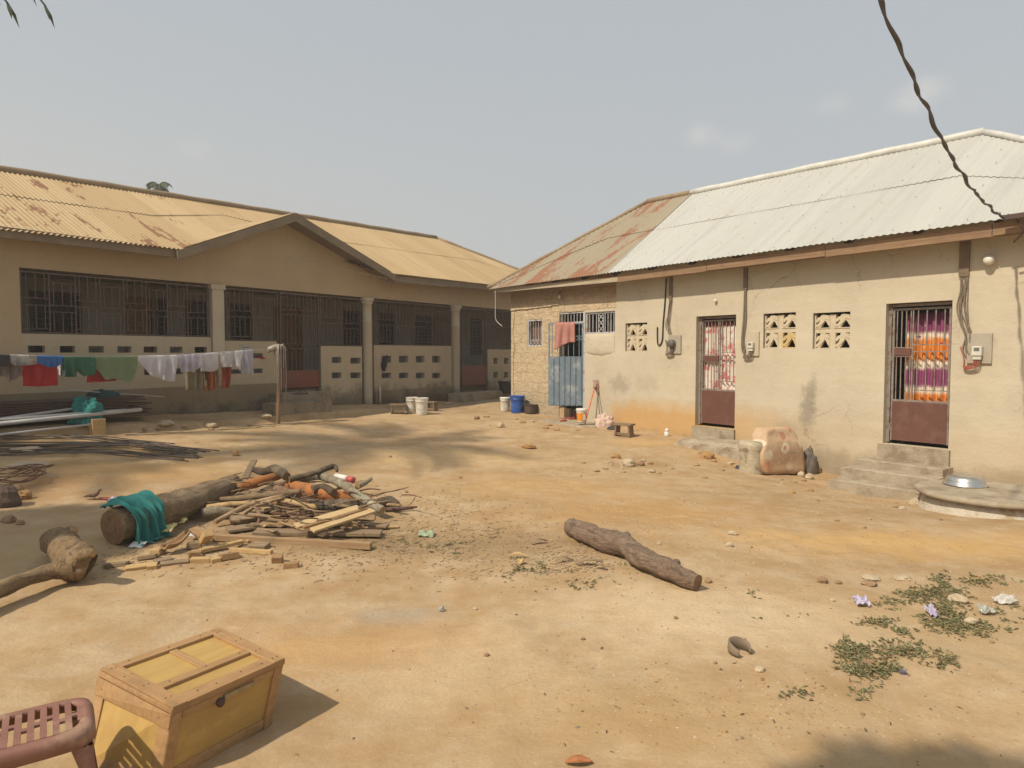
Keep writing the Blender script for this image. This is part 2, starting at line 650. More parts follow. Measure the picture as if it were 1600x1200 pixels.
gx = axis_coords(-9.0, 8.5, .036, 400, 24)
gy = axis_coords(1.9, 18.5, .036, 400, 24)
GX, GY = np.meshgrid(gx, gy, indexing='ij')
GZ = base_h(GX, GY)
nx, ny = GX.shape
co = np.zeros((nx * ny, 3))
co[:, 0] = GX.ravel(); co[:, 1] = GY.ravel(); co[:, 2] = GZ.ravel()
for i in range(nx * ny):
    x, y = co[i, 0], co[i, 1]
    if -14 < x < 13 and -2 < y < 24:
        co[i, 2] += rough_h(x, y) + .007 * noise.noise((x * 8, y * 8, 4.4)) + .004 * noise.noise((x * 19, y * 19, 1.4)) - (.014 * max(0, 1 - noise.voronoi((x * 2.6, y * 2.6, 0))[0][0] / .26) * max(0, min(1, .5 + 3 * noise.noise((x * .7, y * .7, 9)))) if y < 14 else 0)
idx = np.arange(nx * ny).reshape(nx, ny)
_ZT = co[:, 2].reshape(nx, ny).tolist()
_gx, _gy = gx.tolist(), gy.tolist()


def gz(x, y):            # from here on: the height of the soil sheet itself
    i = min(max(bisect.bisect_right(_gx, x) - 1, 0), nx - 2); j = min(max(bisect.bisect_right(_gy, y) - 1, 0), ny - 2)
    fx = (x - _gx[i]) / (_gx[i + 1] - _gx[i]); fy = (y - _gy[j]) / (_gy[j + 1] - _gy[j])
    return (_ZT[i][j] * (1 - fx) + _ZT[i + 1][j] * fx) * (1 - fy) + (_ZT[i][j + 1] * (1 - fx) + _ZT[i + 1][j + 1] * fx) * fy


fc = np.stack([idx[:-1, :-1], idx[1:, :-1], idx[1:, 1:], idx[:-1, 1:]], -1).reshape(-1, 4)
me = bpy.data.meshes.new('ground')
me.vertices.add(len(co)); me.vertices.foreach_set('co', co.ravel())
me.loops.add(fc.size); me.loops.foreach_set('vertex_index', fc.ravel())
me.polygons.add(len(fc)); me.polygons.foreach_set('loop_start', np.arange(0, fc.size, 4))
me.polygons.foreach_set('use_smooth', np.ones(len(fc), bool))
me.update(); me.validate()
me.materials.append(ground_material())
ground = bpy.data.objects.new('ground', me)
C.objects.link(ground)
tag(ground, kind='structure')


# ================================================================== wall building
def wall(mb, F, s0, s1, z0, z1, off, th, holes=(), mi=0):
    """a wall slab with rectangular holes; front face at off, thickness th behind it"""
    ss = sorted(set([s0, s1] + [min(max(h[i], s0), s1) for h in holes for i in (0, 1)]))
    zs = sorted(set([z0, z1] + [min(max(h[i], z0), z1) for h in holes for i in (2, 3)]))

    def solid(i, j):
        if i < 0 or j < 0 or i >= len(ss) - 1 or j >= len(zs) - 1: return False
        cs, cz = (ss[i] + ss[i + 1]) / 2, (zs[j] + zs[j + 1]) / 2
        return not any(h[0] < cs < h[1] and h[2] < cz < h[3] for h in holes)
    P = F.P
    for i in range(len(ss) - 1):
        for j in range(len(zs) - 1):
            if not solid(i, j): continue
            a, b, c, d = ss[i], ss[i + 1], zs[j], zs[j + 1]
            o, q = off, off - th
            mb.quad(P(a, o, c), P(b, o, c), P(b, o, d), P(a, o, d), mi)
            mb.quad(P(a, q, c), P(a, q, d), P(b, q, d), P(b, q, c), mi)
            if not solid(i - 1, j): mb.quad(P(a, o, c), P(a, o, d), P(a, q, d), P(a, q, c), mi)
            if not solid(i + 1, j): mb.quad(P(b, o, c), P(b, q, c), P(b, q, d), P(b, o, d), mi)
            if not solid(i, j - 1): mb.quad(P(a, o, c), P(a, q, c), P(b, q, c), P(b, o, c), mi)
            if not solid(i, j + 1): mb.quad(P(a, o, d), P(b, o, d), P(b, q, d), P(a, q, d), mi)


def rect(F, u0, v0, u1, v1, off=0.0):
    """photo box -> (s0, s1, z0, z1) on the wall"""
    a = F.un(u0, v0, off); b = F.un(u1, v0, off); c = F.un(u0, v1, off); d = F.un(u1, v1, off)
    return ((a[0] + c[0]) / 2, (b[0] + d[0]) / 2, (c[1] + d[1]) / 2, (a[1] + b[1]) / 2)


def corr(mb, col, t0, t1, nrm, pitch=.085, amp=.011, nv=1, courses=((0, 1),), step=.014, seg=6, mi=0):
    """corrugated sheets: col(t) gives the low and high end of the slope line at t"""
    n = max(2, int((t1 - t0) / pitch * seg))
    for ci, (q0, q1) in enumerate(courses):
        b = len(mb.v)
        for i in range(n + 1):
            t = t0 + (t1 - t0) * i / n
            lo, hi = col(t)
            w = amp * math.cos(2 * math.pi * t / pitch)
            for j in range(nv + 1):
                q = q0 + (q1 - q0) * j / nv
                dent = .006 * noise.noise((t * 1.7, q * 3.0, ci * 5.0))
                mb.v.append(lo.lerp(hi, q) + nrm * (w + ci * step + dent))
        for i in range(n):
            for j in range(nv):
                a = b + i * (nv + 1) + j
                mb.f.append((a, a + nv + 1, a + nv + 2, a + 1)); mb.m.append(mi)


# ------------------------------------------------------------------ building materials
def plaster_right():
    m, nt, bs = _nodes('cream_cement_plaster')
    k = NT(nt)
    z = k.z()[2]
    v2 = k.frame(FR, 1, 1, 1)
    n1 = k.noise(.9, 5, .6, v2)
    n2 = k.noise(5, 6, .65, v2)
    col = k.mix(k.rng(n1, .35, .7), (.525, .465, .352), (.465, .405, .30))
    col = k.mix(k.rng(n2, .5, .75, 0, .35), col, (.42, .35, .25))
    # trowel banding
    band = k.noise(1.0, 3, .5, k.frame(FR, .35, 1, 4.5))
    col = k.mix(k.rng(band, .5, .7, 0, .3), col, (.61, .54, .41))
    # orange mud splash rising from the foot of the wall, strongest between the blue gate and the middle door
    s = k.dot(FR.d, FR.o)
    sa = FR.un(950, 640)[0]; sb = FR.un(1088, 640)[0]
    ms = k.math('MULTIPLY', k.rng(s, sa - .15, sa + .35), k.rng(s, sb + 2.8, sb - .1, .18, 1))
    hz = k.math('ADD', z, k.math('MULTIPLY', k.math('SUBTRACT', k.noise(2.3, 5, .6, v2), .5), .5))
    col = k.mix(k.math('MULTIPLY', k.rng(hz, .82, .42, 0, .85), ms), col, (.50, .29, .10))
    # grey scuffs and smears
    for (u, v, rs, rz, st) in ((968, 600, .42, .28, .55), (1262, 640, .2, .5, .75), (1270, 610, .12, .4, .6), (1330, 745, .5, .18, .6), (1010, 600, .5, .25, .25), (1230, 668, .35, .2, .3)):
        c = FR.X(u, v)
        n = nt.nodes.new('ShaderNodeVectorMath'); n.operation = 'SUBTRACT'
        k.link(k.frame(FR), n.inputs[0]); cs = FR.un(u, v); n.inputs[1].default_value = (cs[0], 0, cs[1])
        q = nt.nodes.new('ShaderNodeVectorMath'); q.operation = 'MULTIPLY'
        k.link(n.outputs[0], q.inputs[0]); q.inputs[1].default_value = (1 / rs, 0, 1 / rz)
        ln = nt.nodes.new('ShaderNodeVectorMath'); ln.operation = 'LENGTH'
        k.link(q.outputs[0], ln.inputs[0])
        w = k.math('ADD', ln.outputs['Value'], k.math('MULTIPLY', k.math('SUBTRACT', k.noise(6, 6, .75, v2), .5), 2.2))
        col = k.mix(k.rng(w, 1.0, .2, 0, st), col, (.25, .22, .165))
    # damp grey foot of the wall and short rain streaks
    col = k.mix(k.rng(hz, .22, -.05, 0, .75), col, (.27, .21, .135))
    st = k.noise(1.0, 4, .7, k.frame(FR, 9, 1, .5))
    col = k.mix(k.math('MULTIPLY', k.rng(st, .58, .75, 0, .3), k.rng(z, 1.2, 3.2)), col, (.36, .28, .185))
    # hairline cracks
    cr = k.voro(.9, k.comb(k.math('ADD', k.dot(FR.d, FR.o), k.math('MULTIPLY', n2, .5)), z, 0.0), 'DISTANCE_TO_EDGE')
    col = k.mix(k.math('MULTIPLY', k.rng(cr, .006, .001, 0, .6), k.rng(n1, .5, .6)), col, (.24, .18, .12))
    k.link(col, bs.inputs['Base Color'])
    bs.inputs['Roughness'].default_value = .9
    h = k.math('ADD', k.math('MULTIPLY', n2, 1.0), k.math('MULTIPLY', k.noise(30, 5, .7, v2), .35))
    h = k.math('ADD', h, k.math('MULTIPLY', band, .25))
    k.bump(bs, h, .45, .025)
    return m


def plaster_rough():
    m, nt, bs = _nodes('crumbling_mud_plaster')
    k = NT(nt)
    v2 = k.frame(FR)
    z = k.z()[2]
    n2 = k.noise(4, 6, .7, v2)
    n3 = k.noise(16, 5, .7, v2)
    col = k.mix(k.rng(n2, .35, .65), (.58, .455, .295), (.49, .37, .225))
    col = k.mix(k.rng(n2, .5, .65, 0, .6), col, (.63, .53, .385))
    pits = k.voro(11, k.comb(k.math('ADD', k.dot(FR.d, FR.o), k.math('MULTIPLY', n2, .4)), k.math('ADD', z, k.math('MULTIPLY', n3, .3)), 0.0))
    col = k.mix(k.math('MULTIPLY', k.rng(pits, .16, .08, 0, .8), k.rng(k.noise(1.8, 3, .6, v2), .48, .6)), col, (.24, .15, .08))
    # block courses show through: mortar lines
    br = nt.nodes.new('ShaderNodeTexBrick')
    br.inputs['Scale'].default_value = 1.0
    br.inputs['Brick Width'].default_value = .46
    br.inputs['Row Height'].default_value = .24
    br.inputs['Mortar Size'].default_value = .012
    br.inputs['Mortar Smooth'].default_value = .5
    k.link(k.comb(k.math('ADD', k.dot(FR.d, FR.o), k.math('MULTIPLY', n3, .05)), k.math('ADD', z, k.math('MULTIPLY', n2, .06)), 0.0), br.inputs['Vector'])
    mort = k.math('MULTIPLY', br.outputs['Fac'], k.rng(k.noise(1.5, 4, .6, v2), .4, .6))
    col = k.mix(k.math('MULTIPLY', mort, .3), col, (.30, .20, .11))
    # upper courses: bare brown mud block, with eave shade painted into the colour
    top = k.rng(k.math('ADD', z, k.math('MULTIPLY', k.math('SUBTRACT', n2, .5), .35)), 2.78, 2.98)
    col = k.mix(k.math('MULTIPLY', top, .8), col, k.mix(k.rng(n3, .4, .7), (.36, .24, .13), (.28, .18, .095)))
    foot = k.rng(k.math('ADD', z, k.math('MULTIPLY', k.math('SUBTRACT', n2, .5), .6)), .9, .3)
    col = k.mix(k.math('MULTIPLY', foot, .6), col, (.36, .29, .21))
    k.link(col, bs.inputs['Base Color'])
    bs.inputs['Roughness'].default_value = .95
    h = k.math('ADD', k.math('MULTIPLY', n2, 2.0), k.math('MULTIPLY', n3, .6))
    h = k.math('SUBTRACT', h, k.math('MULTIPLY', mort, .5))
    h = k.math('ADD', h, k.math('MULTIPLY', k.rng(pits, .05, .2), .25))
    k.bump(bs, h, .9, .035)
    return m


def plaster_left(name, c1, c2, dirt_z, dirt=(.115, .09, .06)):
    m, nt, bs = _nodes(name)
    k = NT(nt)
    v2 = k.frame(FL)
    z = k.z()[2]
    n1 = k.noise(.8, 5, .6, v2)
    n2 = k.noise(5, 6, .7, v2)
    col = k.mix(k.rng(n1, .3, .7), c1, c2)
    col = k.mix(k.rng(n2, .52, .75, 0, .35), col, tuple(x * .62 for x in c1))
    n4 = k.noise(2.2, 6, .72, v2)
    hz = k.math('ADD', z, k.math('MULTIPLY', k.math('SUBTRACT', n4, .5), 1.3))
    col = k.mix(k.rng(hz, dirt_z + .22, dirt_z - .28, 0, .85), col, dirt)
    st = k.noise(1.0, 4, .7, k.frame(FL, 8, 1, .45))
    col = k.mix(k.rng(st, .56, .74, 0, .3), col, tuple(x * .55 for x in c1))
    k.link(col, bs.inputs['Base Color'])
    bs.inputs['Roughness'].default_value = .92
    k.bump(bs, k.math('ADD', n2, k.math('MULTIPLY', k.noise(30, 5, .7, v2), .4)), .35, .02)
    return m


def roof_tin(name, F, base, base2, rust, rust_amt, lo, hi, metal=.0, rough=.6, dark=None, fade=None):
    """sheet roof: colour varies sheet by sheet, rust runs down the slope"""
    m, nt, bs = _nodes(name)
    k = NT(nt)
    s = k.dot(F.d, F.o)
    sheet = nt.nodes.new('ShaderNodeTexWhiteNoise'); sheet.noise_dimensions = '1D'
    k.link(k.math('FLOOR', k.math('MULTIPLY', s, 1 / .78)), sheet.inputs['W'])
    col = k.mix(sheet.outputs['Value'], base, base2)
    v = k.frame(F, 1.6, .5, .5)
    n = k.noise(1.1, 6, .68, v, .3)
    n2 = k.noise(9.0, 5, .7, v)
    streak = k.noise(1.0, 4, .65, k.frame(F, 7, .35, .35))
    col = k.mix(k.rng(streak, .45, .75, 0, .35), col, tuple(x * .62 for x in base))
    w = k.math('ADD', n, k.math('MULTIPLY', k.math('SUBTRACT', n2, .5), .35))
    w = k.math('ADD', w, k.math('MULTIPLY', k.math('SUBTRACT', streak, .5), .3))
    rf = k.rng(w, lo, hi, 0, rust_amt)
    if fade: rf = k.math('MULTIPLY', rf, k.rng(s, fade[0], fade[1], 1, .12))
    col = k.mix(rf, col, rust)
    if dark:
        col = k.mix(k.rng(k.noise(3, 5, .7), .5, .75, 0, .4), col, dark)
    k.link(col, bs.inputs['Base Color'])
    bs.inputs['Roughness'].default_value = rough
    bs.inputs['Metallic'].default_value = metal
    k.bump(bs, n2, .12, .01)
    return m


M_PLR = plaster_right()
M_RGH = plaster_rough()
M_PLL = plaster_left('tan_painted_plaster', (.45, .35, .22), (.40, .30, .185), 0.15)
M_PAR = plaster_left('grey_tan_parapet_plaster', (.455, .38, .265), (.40, .33, .225), 0.72)
M_PIL = plaster_left('grey_column_plaster', (.50, .435, .325), (.43, .375, .275), 0.5)
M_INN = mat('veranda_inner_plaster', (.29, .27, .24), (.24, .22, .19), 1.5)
M_PLI = plaster_left('stained_plinth_plaster', (.25, .20, .125), (.21, .165, .10), 0.55, (.07, .055, .035))
M_WHT = roof_tin('pale_galvanised_sheet', FR, (.45, .445, .405), (.42, .415, .375), (.40, .34, .25), .3, .58, .75, .0, .62)
M_RUST = roof_tin('rusty_sheet', FR, (.31, .26, .18), (.275, .23, .155), (.25, .10, .045), .85, .50, .585, .0, .8)
M_TAN = roof_tin('weathered_tan_sheet', FL, (.43, .315, .17), (.375, .265, .135), (.19, .075, .03), .95, .55, .60, .0, .8, None, (1.5, 6.0))
M_FASL = mat('weathered_fascia_board', (.24, .185, .12), (.19, .145, .095), 3, .85, .3)
M_RIDGE = mat('dull_ridge_sheet', (.30, .22, .13), (.24, .17, .10), 4, .75)
M_RIDGW = mat('bright_ridge_sheet', (.62, .61, .56), (.5, .49, .44), 4, .5)
M_IRON = mat('brown_painted_iron', (.085, .042, .03), (.06, .032, .024), 20, .6, .15)
M_IRONG = mat('grey_weathered_iron', (.27, .235, .20), (.20, .165, .135), 25, .6, .2, c3=(.16, .09, .055), s3=9)
M_IRONW = mat('pale_grey_painted_iron', (.52, .53, .55), (.44, .44, .45), 25, .55, .15, c3=(.30, .22, .17), s3=8)
M_GATER = mat('red_oxide_gate_sheet', (.20, .058, .036), (.165, .05, .03), 4, .6, .15, c3=(.14, .06, .04), s3=3)
M_DOORB = mat('maroon_door_sheet', (.145, .062, .047), (.125, .053, .04), 3, .5, .08, c3=(.165, .078, .06), s3=5)
M_BLUEG = mat('blue_grey_gate_sheet', (.175, .225, .275), (.14, .19, .235), 6, .55, .15, c3=(.31, .34, .36), s3=4)
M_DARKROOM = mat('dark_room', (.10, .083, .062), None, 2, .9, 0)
M_GLASSD = mat('dusty_dark_louvre', (.04, .035, .03), (.055, .045, .035), 5, .35, 0)
M_CONC = mat('worn_concrete', (.40, .335, .245), (.32, .26, .18), 5, .92, .6, 30, .02, c3=(.25, .195, .13), s3=3)
M_CONCD = mat('dirty_concrete', (.29, .235, .165), (.23, .18, .12), 5, .92, .6, 30, .02, c3=(.17, .13, .085), s3=3)
M_FLOOR = mat('cement_floor', (.25, .20, .14), (.2, .16, .11), 3, .8, .2)
M_WOODR = wood_mat('fascia_plank_right', (.30, .19, .105), (.20, .12, .065), FR.d, .8, .3, 1.5, 30, (.17, .10, .055))
M_WOODG = wood_mat('grey_plank_right', (.46, .385, .27), (.33, .265, .18), FR.d, .8, .3, 1.5, 30)
M_GRL = mat('veranda_grille_iron', (.125, .078, .058), (.10, .062, .047), 20, .6, .15)
M_BLACK = mat('black_cable', (.022, .02, .019), None, 10, .55, 0)
M_DOORW = mat('varnished_panel_door', (.20, .105, .045), (.15, .075, .03), 6, .5, .2)

# ================================================================== RIGHT HOUSE
EO = .42                                    # eave overhang
R2 = 3.0                                    # front wall to ridge
sA, zA = FR.un(946, 427, EO); sB, zB = FR.un(1590, 339, EO)
ze = lambda s: zA + (zB - zA) * (s - sA) / (sB - sA)
sC = FR.un(762, 450, EO)[0]                 # left eave corner
sL, zL = FR.un(1012, 317, -R2)
sR, zR = FR.un(1537, 209, -R2)
zr = lambda s: zL + (zR - zL) * (s - sL) / (sR - sL)
sBE = sA; sBR = FR.un(1080, 302, -R2)[0]
SH = sBR - sBE
sE = sR + (R2 + EO) * .9 + .4
cR = FR.P(sE - .45, 0, 0)
s0R = FR.un(798, 560)[0]
sEndR = sE - EO
gR = lambda s: gz(*FR.P(s, 0, 0).to_2d())
zTopR = lambda s: ze(s) + .16
zTR = (zA + zB) / 2 + .14
right = thing('house', 'cream plastered house with pale metal roof and three barred doors', 'house', FR.P((s0R + sEndR) / 2, 0, gR(0)))


def rslope(t, q):
    return FR.P(t + SH * q, EO - (R2 + EO) * q, ze(t) + (zr(t) - ze(t)) * q)


def rcol(t):
    q = 1.0
    if t < sL - SH: q = min(q, (t - sC) / (sL - sC - SH))
    if t > sR - SH: q = min(q, (t - sE) / (sR - sE - SH))
    return rslope(t, 0), rslope(t, max(.0, q))


nrmR = (rslope(1, 0) - rslope(0, 0)).cross(rslope(0, 1) - rslope(0, 0)).normalized()
if nrmR.z < 0: nrmR = -nrmR
mb = MB(); corr(mb, rcol, sC + .02, sBE + .03, nrmR, .082, .010, 3, ((0, .53), (.5, 1)))
mb.build('roof', M_RUST, right, True)['label'] = 'old rusty brown sheets at the far end of the roof'
mb = MB(); corr(mb, rcol, sBE, sE - .02, nrmR + Vector((0, 0, .004)), .098, .007, 3, ((0, .53), (.5, 1)), .007)
# nail heads in rows
for row in (.02, .17, .34, .51, .56, .72, .9):
    t = sBE + .2
    while t < sE - .6:
        lo, hi = rcol(t)
        qq = (hi - lo).length / max(.01, (rslope(t, 1) - rslope(t, 0)).length)
        if row < qq - .03 and rng.random() < .8:
            c = rslope(t + rng.uniform(-.06, .06), row + rng.uniform(-.006, .006)) + nrmR * .022
            mb.box(c, .011, .011, .010, None, 1)
        t += .45
mb.build('roof', [M_WHT, M_IRONG], right, False)['label'] = 'pale galvanised sheets of the roof'
# far slope, hip ends, underside
mb = MB()
bL = FR.P(sL, -2 * R2 - EO - .0, ze(0)); 
mb.quad(FR.P(sL, -R2, zr(sL) - .01), FR.P(sR, -R2, zr(sR) - .01), FR.P(sE, -2 * R2 - EO, ze(sE)), FR.P(sC, -2 * R2 - EO, ze(sC)))
mb.add([FR.P(sL, -R2, zr(sL) - .01), FR.P(sC, -2 * R2 - EO, ze(sC)), FR.P(sC, EO, ze(sC) - .01)], [(0, 1, 2)])
mb.add([FR.P(sR, -R2, zr(sR) - .01), FR.P(sE, -2 * R2 - EO, ze(sE)), FR.P(sE, EO, ze(sE) - .01)], [(0, 1, 2)])
mb.build('back_roof', M_RUST, right)
# ridge and hip caps
mb = MB()
def cap(mb, a, b, w=.17, lift=.03):
    n = max(2, int((b - a).length / .5))
    mb.tube([a.lerp(b, i / n) + Vector((0, 0, lift + .008 * math.sin(i * 2.3))) for i in range(n + 1)], w * .42, 10)
cap(mb, FR.P(sBR, -R2, zr(sBR)), FR.P(sR, -R2, zr(sR)))
mb.build('ridge_cap', M_RIDGW, right, True)
mb = MB(); cap(mb, FR.P(sR, -R2, zr(sR)), FR.P(sE, EO, ze(sE)), .12)
mb.build('hip_cap', M_RIDGW, right, True)
mb = MB(); cap(mb, FR.P(sL, -R2, zr(sL)), FR.P(sBR - .02, -R2, zr(sBR))); cap(mb, FR.P(sL, -R2, zr(sL)), FR.P(sC, EO, ze(sC)), .13)
mb.build('hip_cap', M_RIDGE, right, True)['label'] = 'rusty cap of the far hip'
# fascia boards: a thin pale one at the far end, a rusty brown one along the rest
def zf(u, v, o=.33): return FR.un(u, v, o)[1]
sF = FR.un(965, 437, .33)[0]
mb = MB()
def slope_box(mb, F, s0, s1, o0, o1, zb0, zb1, h, mi=0):
    p = []
    for (dz) in (0, h):
        p += [F.P(s0, o0, zb0 + dz), F.P(s1, o0, zb1 + dz), F.P(s1, o1, zb1 + dz), F.P(s0, o1, zb0 + dz)]
    mb.hexa(p, mi)
zq0, zq1 = zf(790, 455), zf(965, 440)
slope_box(mb, FR, sC + .12, sF - .002, .305, .335, zq0, zq1, .10)
mb.build('fascia_board', M_WOODG, right)['label'] = 'thin grey board under the far eave'
mb = MB()
zq2, zq3 = zf(968, 440), zf(1600, 363)
kz = (zq3 - zq2) / (FR.un(1600, 363, .33)[0] - sF)
nb = 4
for i in range(nb):
    a = sF + (sE - .1 - sF) * i / nb; b = sF + (sE - .1 - sF) * (i + 1) / nb - .008
    dz = .006 * ((i % 2) * 2 - 1)
    slope_box(mb, FR, a, b, .30, .335, zq2 + kz * (a - sF) + dz, zq2 + kz * (b - sF) + dz, .155)
slope_box(mb, FR, sF, sE - .1, .28, .298, zq2 - .012, zq2 + kz * (sE - .1 - sF) - .012, .03)
mb.build('fascia_board', M_WOODR, right)['label'] = 'long rusty brown board under the near eave'
mb = MB()
s = sC + .5
while s < sE - .4:
    mb.bar(FR.P(s, .29, ze(s) - .03), FR.P(s, -.4, ze(s) + .37), .05, .09)
    s += .95
mb.build('rafter_ends', M_IRON, right)

# openings
W1 = rect(FR, 823, 499, 847, 541)
GA = rect(FR, 873, 487, 913, 657)
W2 = rect(FR, 914.5, 487, 961, 521)
V1 = rect(FR, 977, 504.5, 1011, 549)
D1 = rect(FR, 1087, 493, 1149, 668)
V2 = rect(FR, 1192.5, 489, 1243, 544)
V3 = rect(FR, 1270, 488, 1328, 545)
D3 = rect(FR, 1382, 472, 1485, 698)
s872 = FR.un(873, 600)[0]; s963 = FR.un(963, 470)[0]; z487 = GA[3]
mb = MB()
zb = -.5
wall(mb, FR, s0R, s872, zb, zTR, -.012, .17, [W1])
wall(mb, FR, s872, s963, z487 + .0, zTR, -.012, .17, [(GA[0], GA[1], GA[2], z487), (W2[0], W2[1], W2[2], z487)])
mb.build('wall', M_RGH, right)['label'] = 'crumbling mud block end of the wall'
mb = MB()
wall(mb, FR, GA[1], s963, zb, z487, 0, .18, [W2])
wall(mb, FR, s963, sEndR, zb, zTR, 0, .18, [V1, D1, V2, V3, D3])
wall(mb, FR, s872, GA[1], zb, GA[2], 0, .18)
mb.build('wall', M_PLR, right)['label'] = 'smooth cream plastered stretch of wall'
mb = MB()   # end walls, back wall, inner partition, floor
def cross_wall(mb, F, s, o0, o1, z0, z1, t=.16):
    mb.fbox(F, s, s + t, o1, o0, z0, z1)
cross_wall(mb, FR, s0R, -.185, -2 * R2 + .165, zb, zTR)
cross_wall(mb, FR, sEndR - .16, -.185, -2 * R2 + .165, zb, zTR)
mb.fbox(FR, s0R, sEndR, -2 * R2, -2 * R2 + .16, zb, zTR)
mb.build('outer_wall', M_RGH, right)
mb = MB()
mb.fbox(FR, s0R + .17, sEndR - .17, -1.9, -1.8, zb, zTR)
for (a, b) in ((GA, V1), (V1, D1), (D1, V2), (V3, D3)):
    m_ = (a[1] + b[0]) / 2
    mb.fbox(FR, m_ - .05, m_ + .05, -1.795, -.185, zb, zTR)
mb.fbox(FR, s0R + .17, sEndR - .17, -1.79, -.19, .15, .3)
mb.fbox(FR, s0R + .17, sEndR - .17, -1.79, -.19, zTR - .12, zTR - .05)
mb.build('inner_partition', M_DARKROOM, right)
# raised crumbling plaster edge at the corner of the mud part
mb = MB()
for i in range(26):
    z = .3 + i * .1
    w = .045 + .03 * rng.random()
    mb.box(FR.P(s0R + w / 2 - .012, .004, z + .05), .0, .0, .0)
# plaster lip under the eave
mb = MB()
sl, zl = s0R, FR.un(800, 485)[1]
pts = []
x = s0R
while x < s872:
    pts.append(FR.P(x, .0, zl + .05 * noise.noise((x * 3, 1, 1)) + (x - s0R) * .02)); x += .08
mb.tube(pts, [.018 + .012 * noise.noise((i * .7, 3, 3)) for i in range(len(pts))], 6, wob=.5)
zz = .35
pts = []
while zz < zl:
    pts.append(FR.P(s0R + .11 + .05 * noise.noise((zz * 2.5, 5, 1)), 0, zz)); zz += .08
mb.tube(pts, [.014 + .012 * noise.noise((i * .7, 9, 3)) for i in range(len(pts))], 6, wob=.5)
mb.build('plaster_edge', M_RGH, right, True)

# patched plaster swelling below the small barred window
mb = MB()
pa = rect(FR, 915, 521, 960, 556)
def patch(u, v):
    a = u * 2 - 1; b = v * 2 - 1
    r = max(0, 1 - (a * a) ** 1.2 * .9) * max(0, 1 - (b * b) ** 1.5)
    zlo = pa[2] + .06 * a * a + .02 * noise.noise((a * 3, 1, 2))
    return FR.P(pa[0] + (pa[1] - pa[0]) * u, -.004 + .045 * (r ** .6) + .004 * noise.noise((a * 5, b * 5, 1)), zlo + (pa[3] - zlo) * v)
mb.grid(patch, 24, 16)
mb.build('plaster_patch', M_PLR, right, True)


# decorative vent blocks: each block a square with a pierced leaf-and-loop figure
def vent_figure(ox, oz, w, h, F, s_lo, off):
    """bars of the figure inside one block (0..1 coordinates)"""
    def P(x, y): return F.P(s_lo + ox + x * w, off, oz + y * h)
    return P


def stroke(mb, F, pts, wid, o0, o1, sx, sz, w, h, cap_=True):
    """a flat band following points in block coordinates, extruded between offsets"""
    n = len(pts)
    L, Rr = [], []
    for i in range(n):
        a = pts[max(0, i - 1)]; b = pts[min(n - 1, i + 1)]
        dx, dy = (b[0] - a[0]) * w, (b[1] - a[1]) * h
        l = math.hypot(dx, dy) or 1
        wd = (wid[i] if hasattr(wid, '__len__') else wid) * 1.4
        nx_, ny_ = -dy / l * wd / 2, dx / l * wd / 2
        L.append((sx + pts[i][0] * w + nx_, sz + pts[i][1] * h + ny_))
        Rr.append((sx + pts[i][0] * w - nx_, sz + pts[i][1] * h - ny_))
    for i in range(n - 1):
        p = [F.P(L[i][0], o0, L[i][1]), F.P(L[i + 1][0], o0, L[i + 1][1]), F.P(Rr[i + 1][0], o0, Rr[i + 1][1]), F.P(Rr[i][0], o0, Rr[i][1]),
             F.P(L[i][0], o1, L[i][1]), F.P(L[i + 1][0], o1, L[i + 1][1]), F.P(Rr[i + 1][0], o1, Rr[i + 1][1]), F.P(Rr[i][0], o1, Rr[i][1])]
        mb.hexa(p)


M_VENT = mat('cream_cast_block', (.57, .49, .35), (.51, .43, .30), 8, .9, .3)
M_VENTY = mat('ochre_cast_block', (.56, .42, .19), (.50, .37, .165), 8, .9, .3)


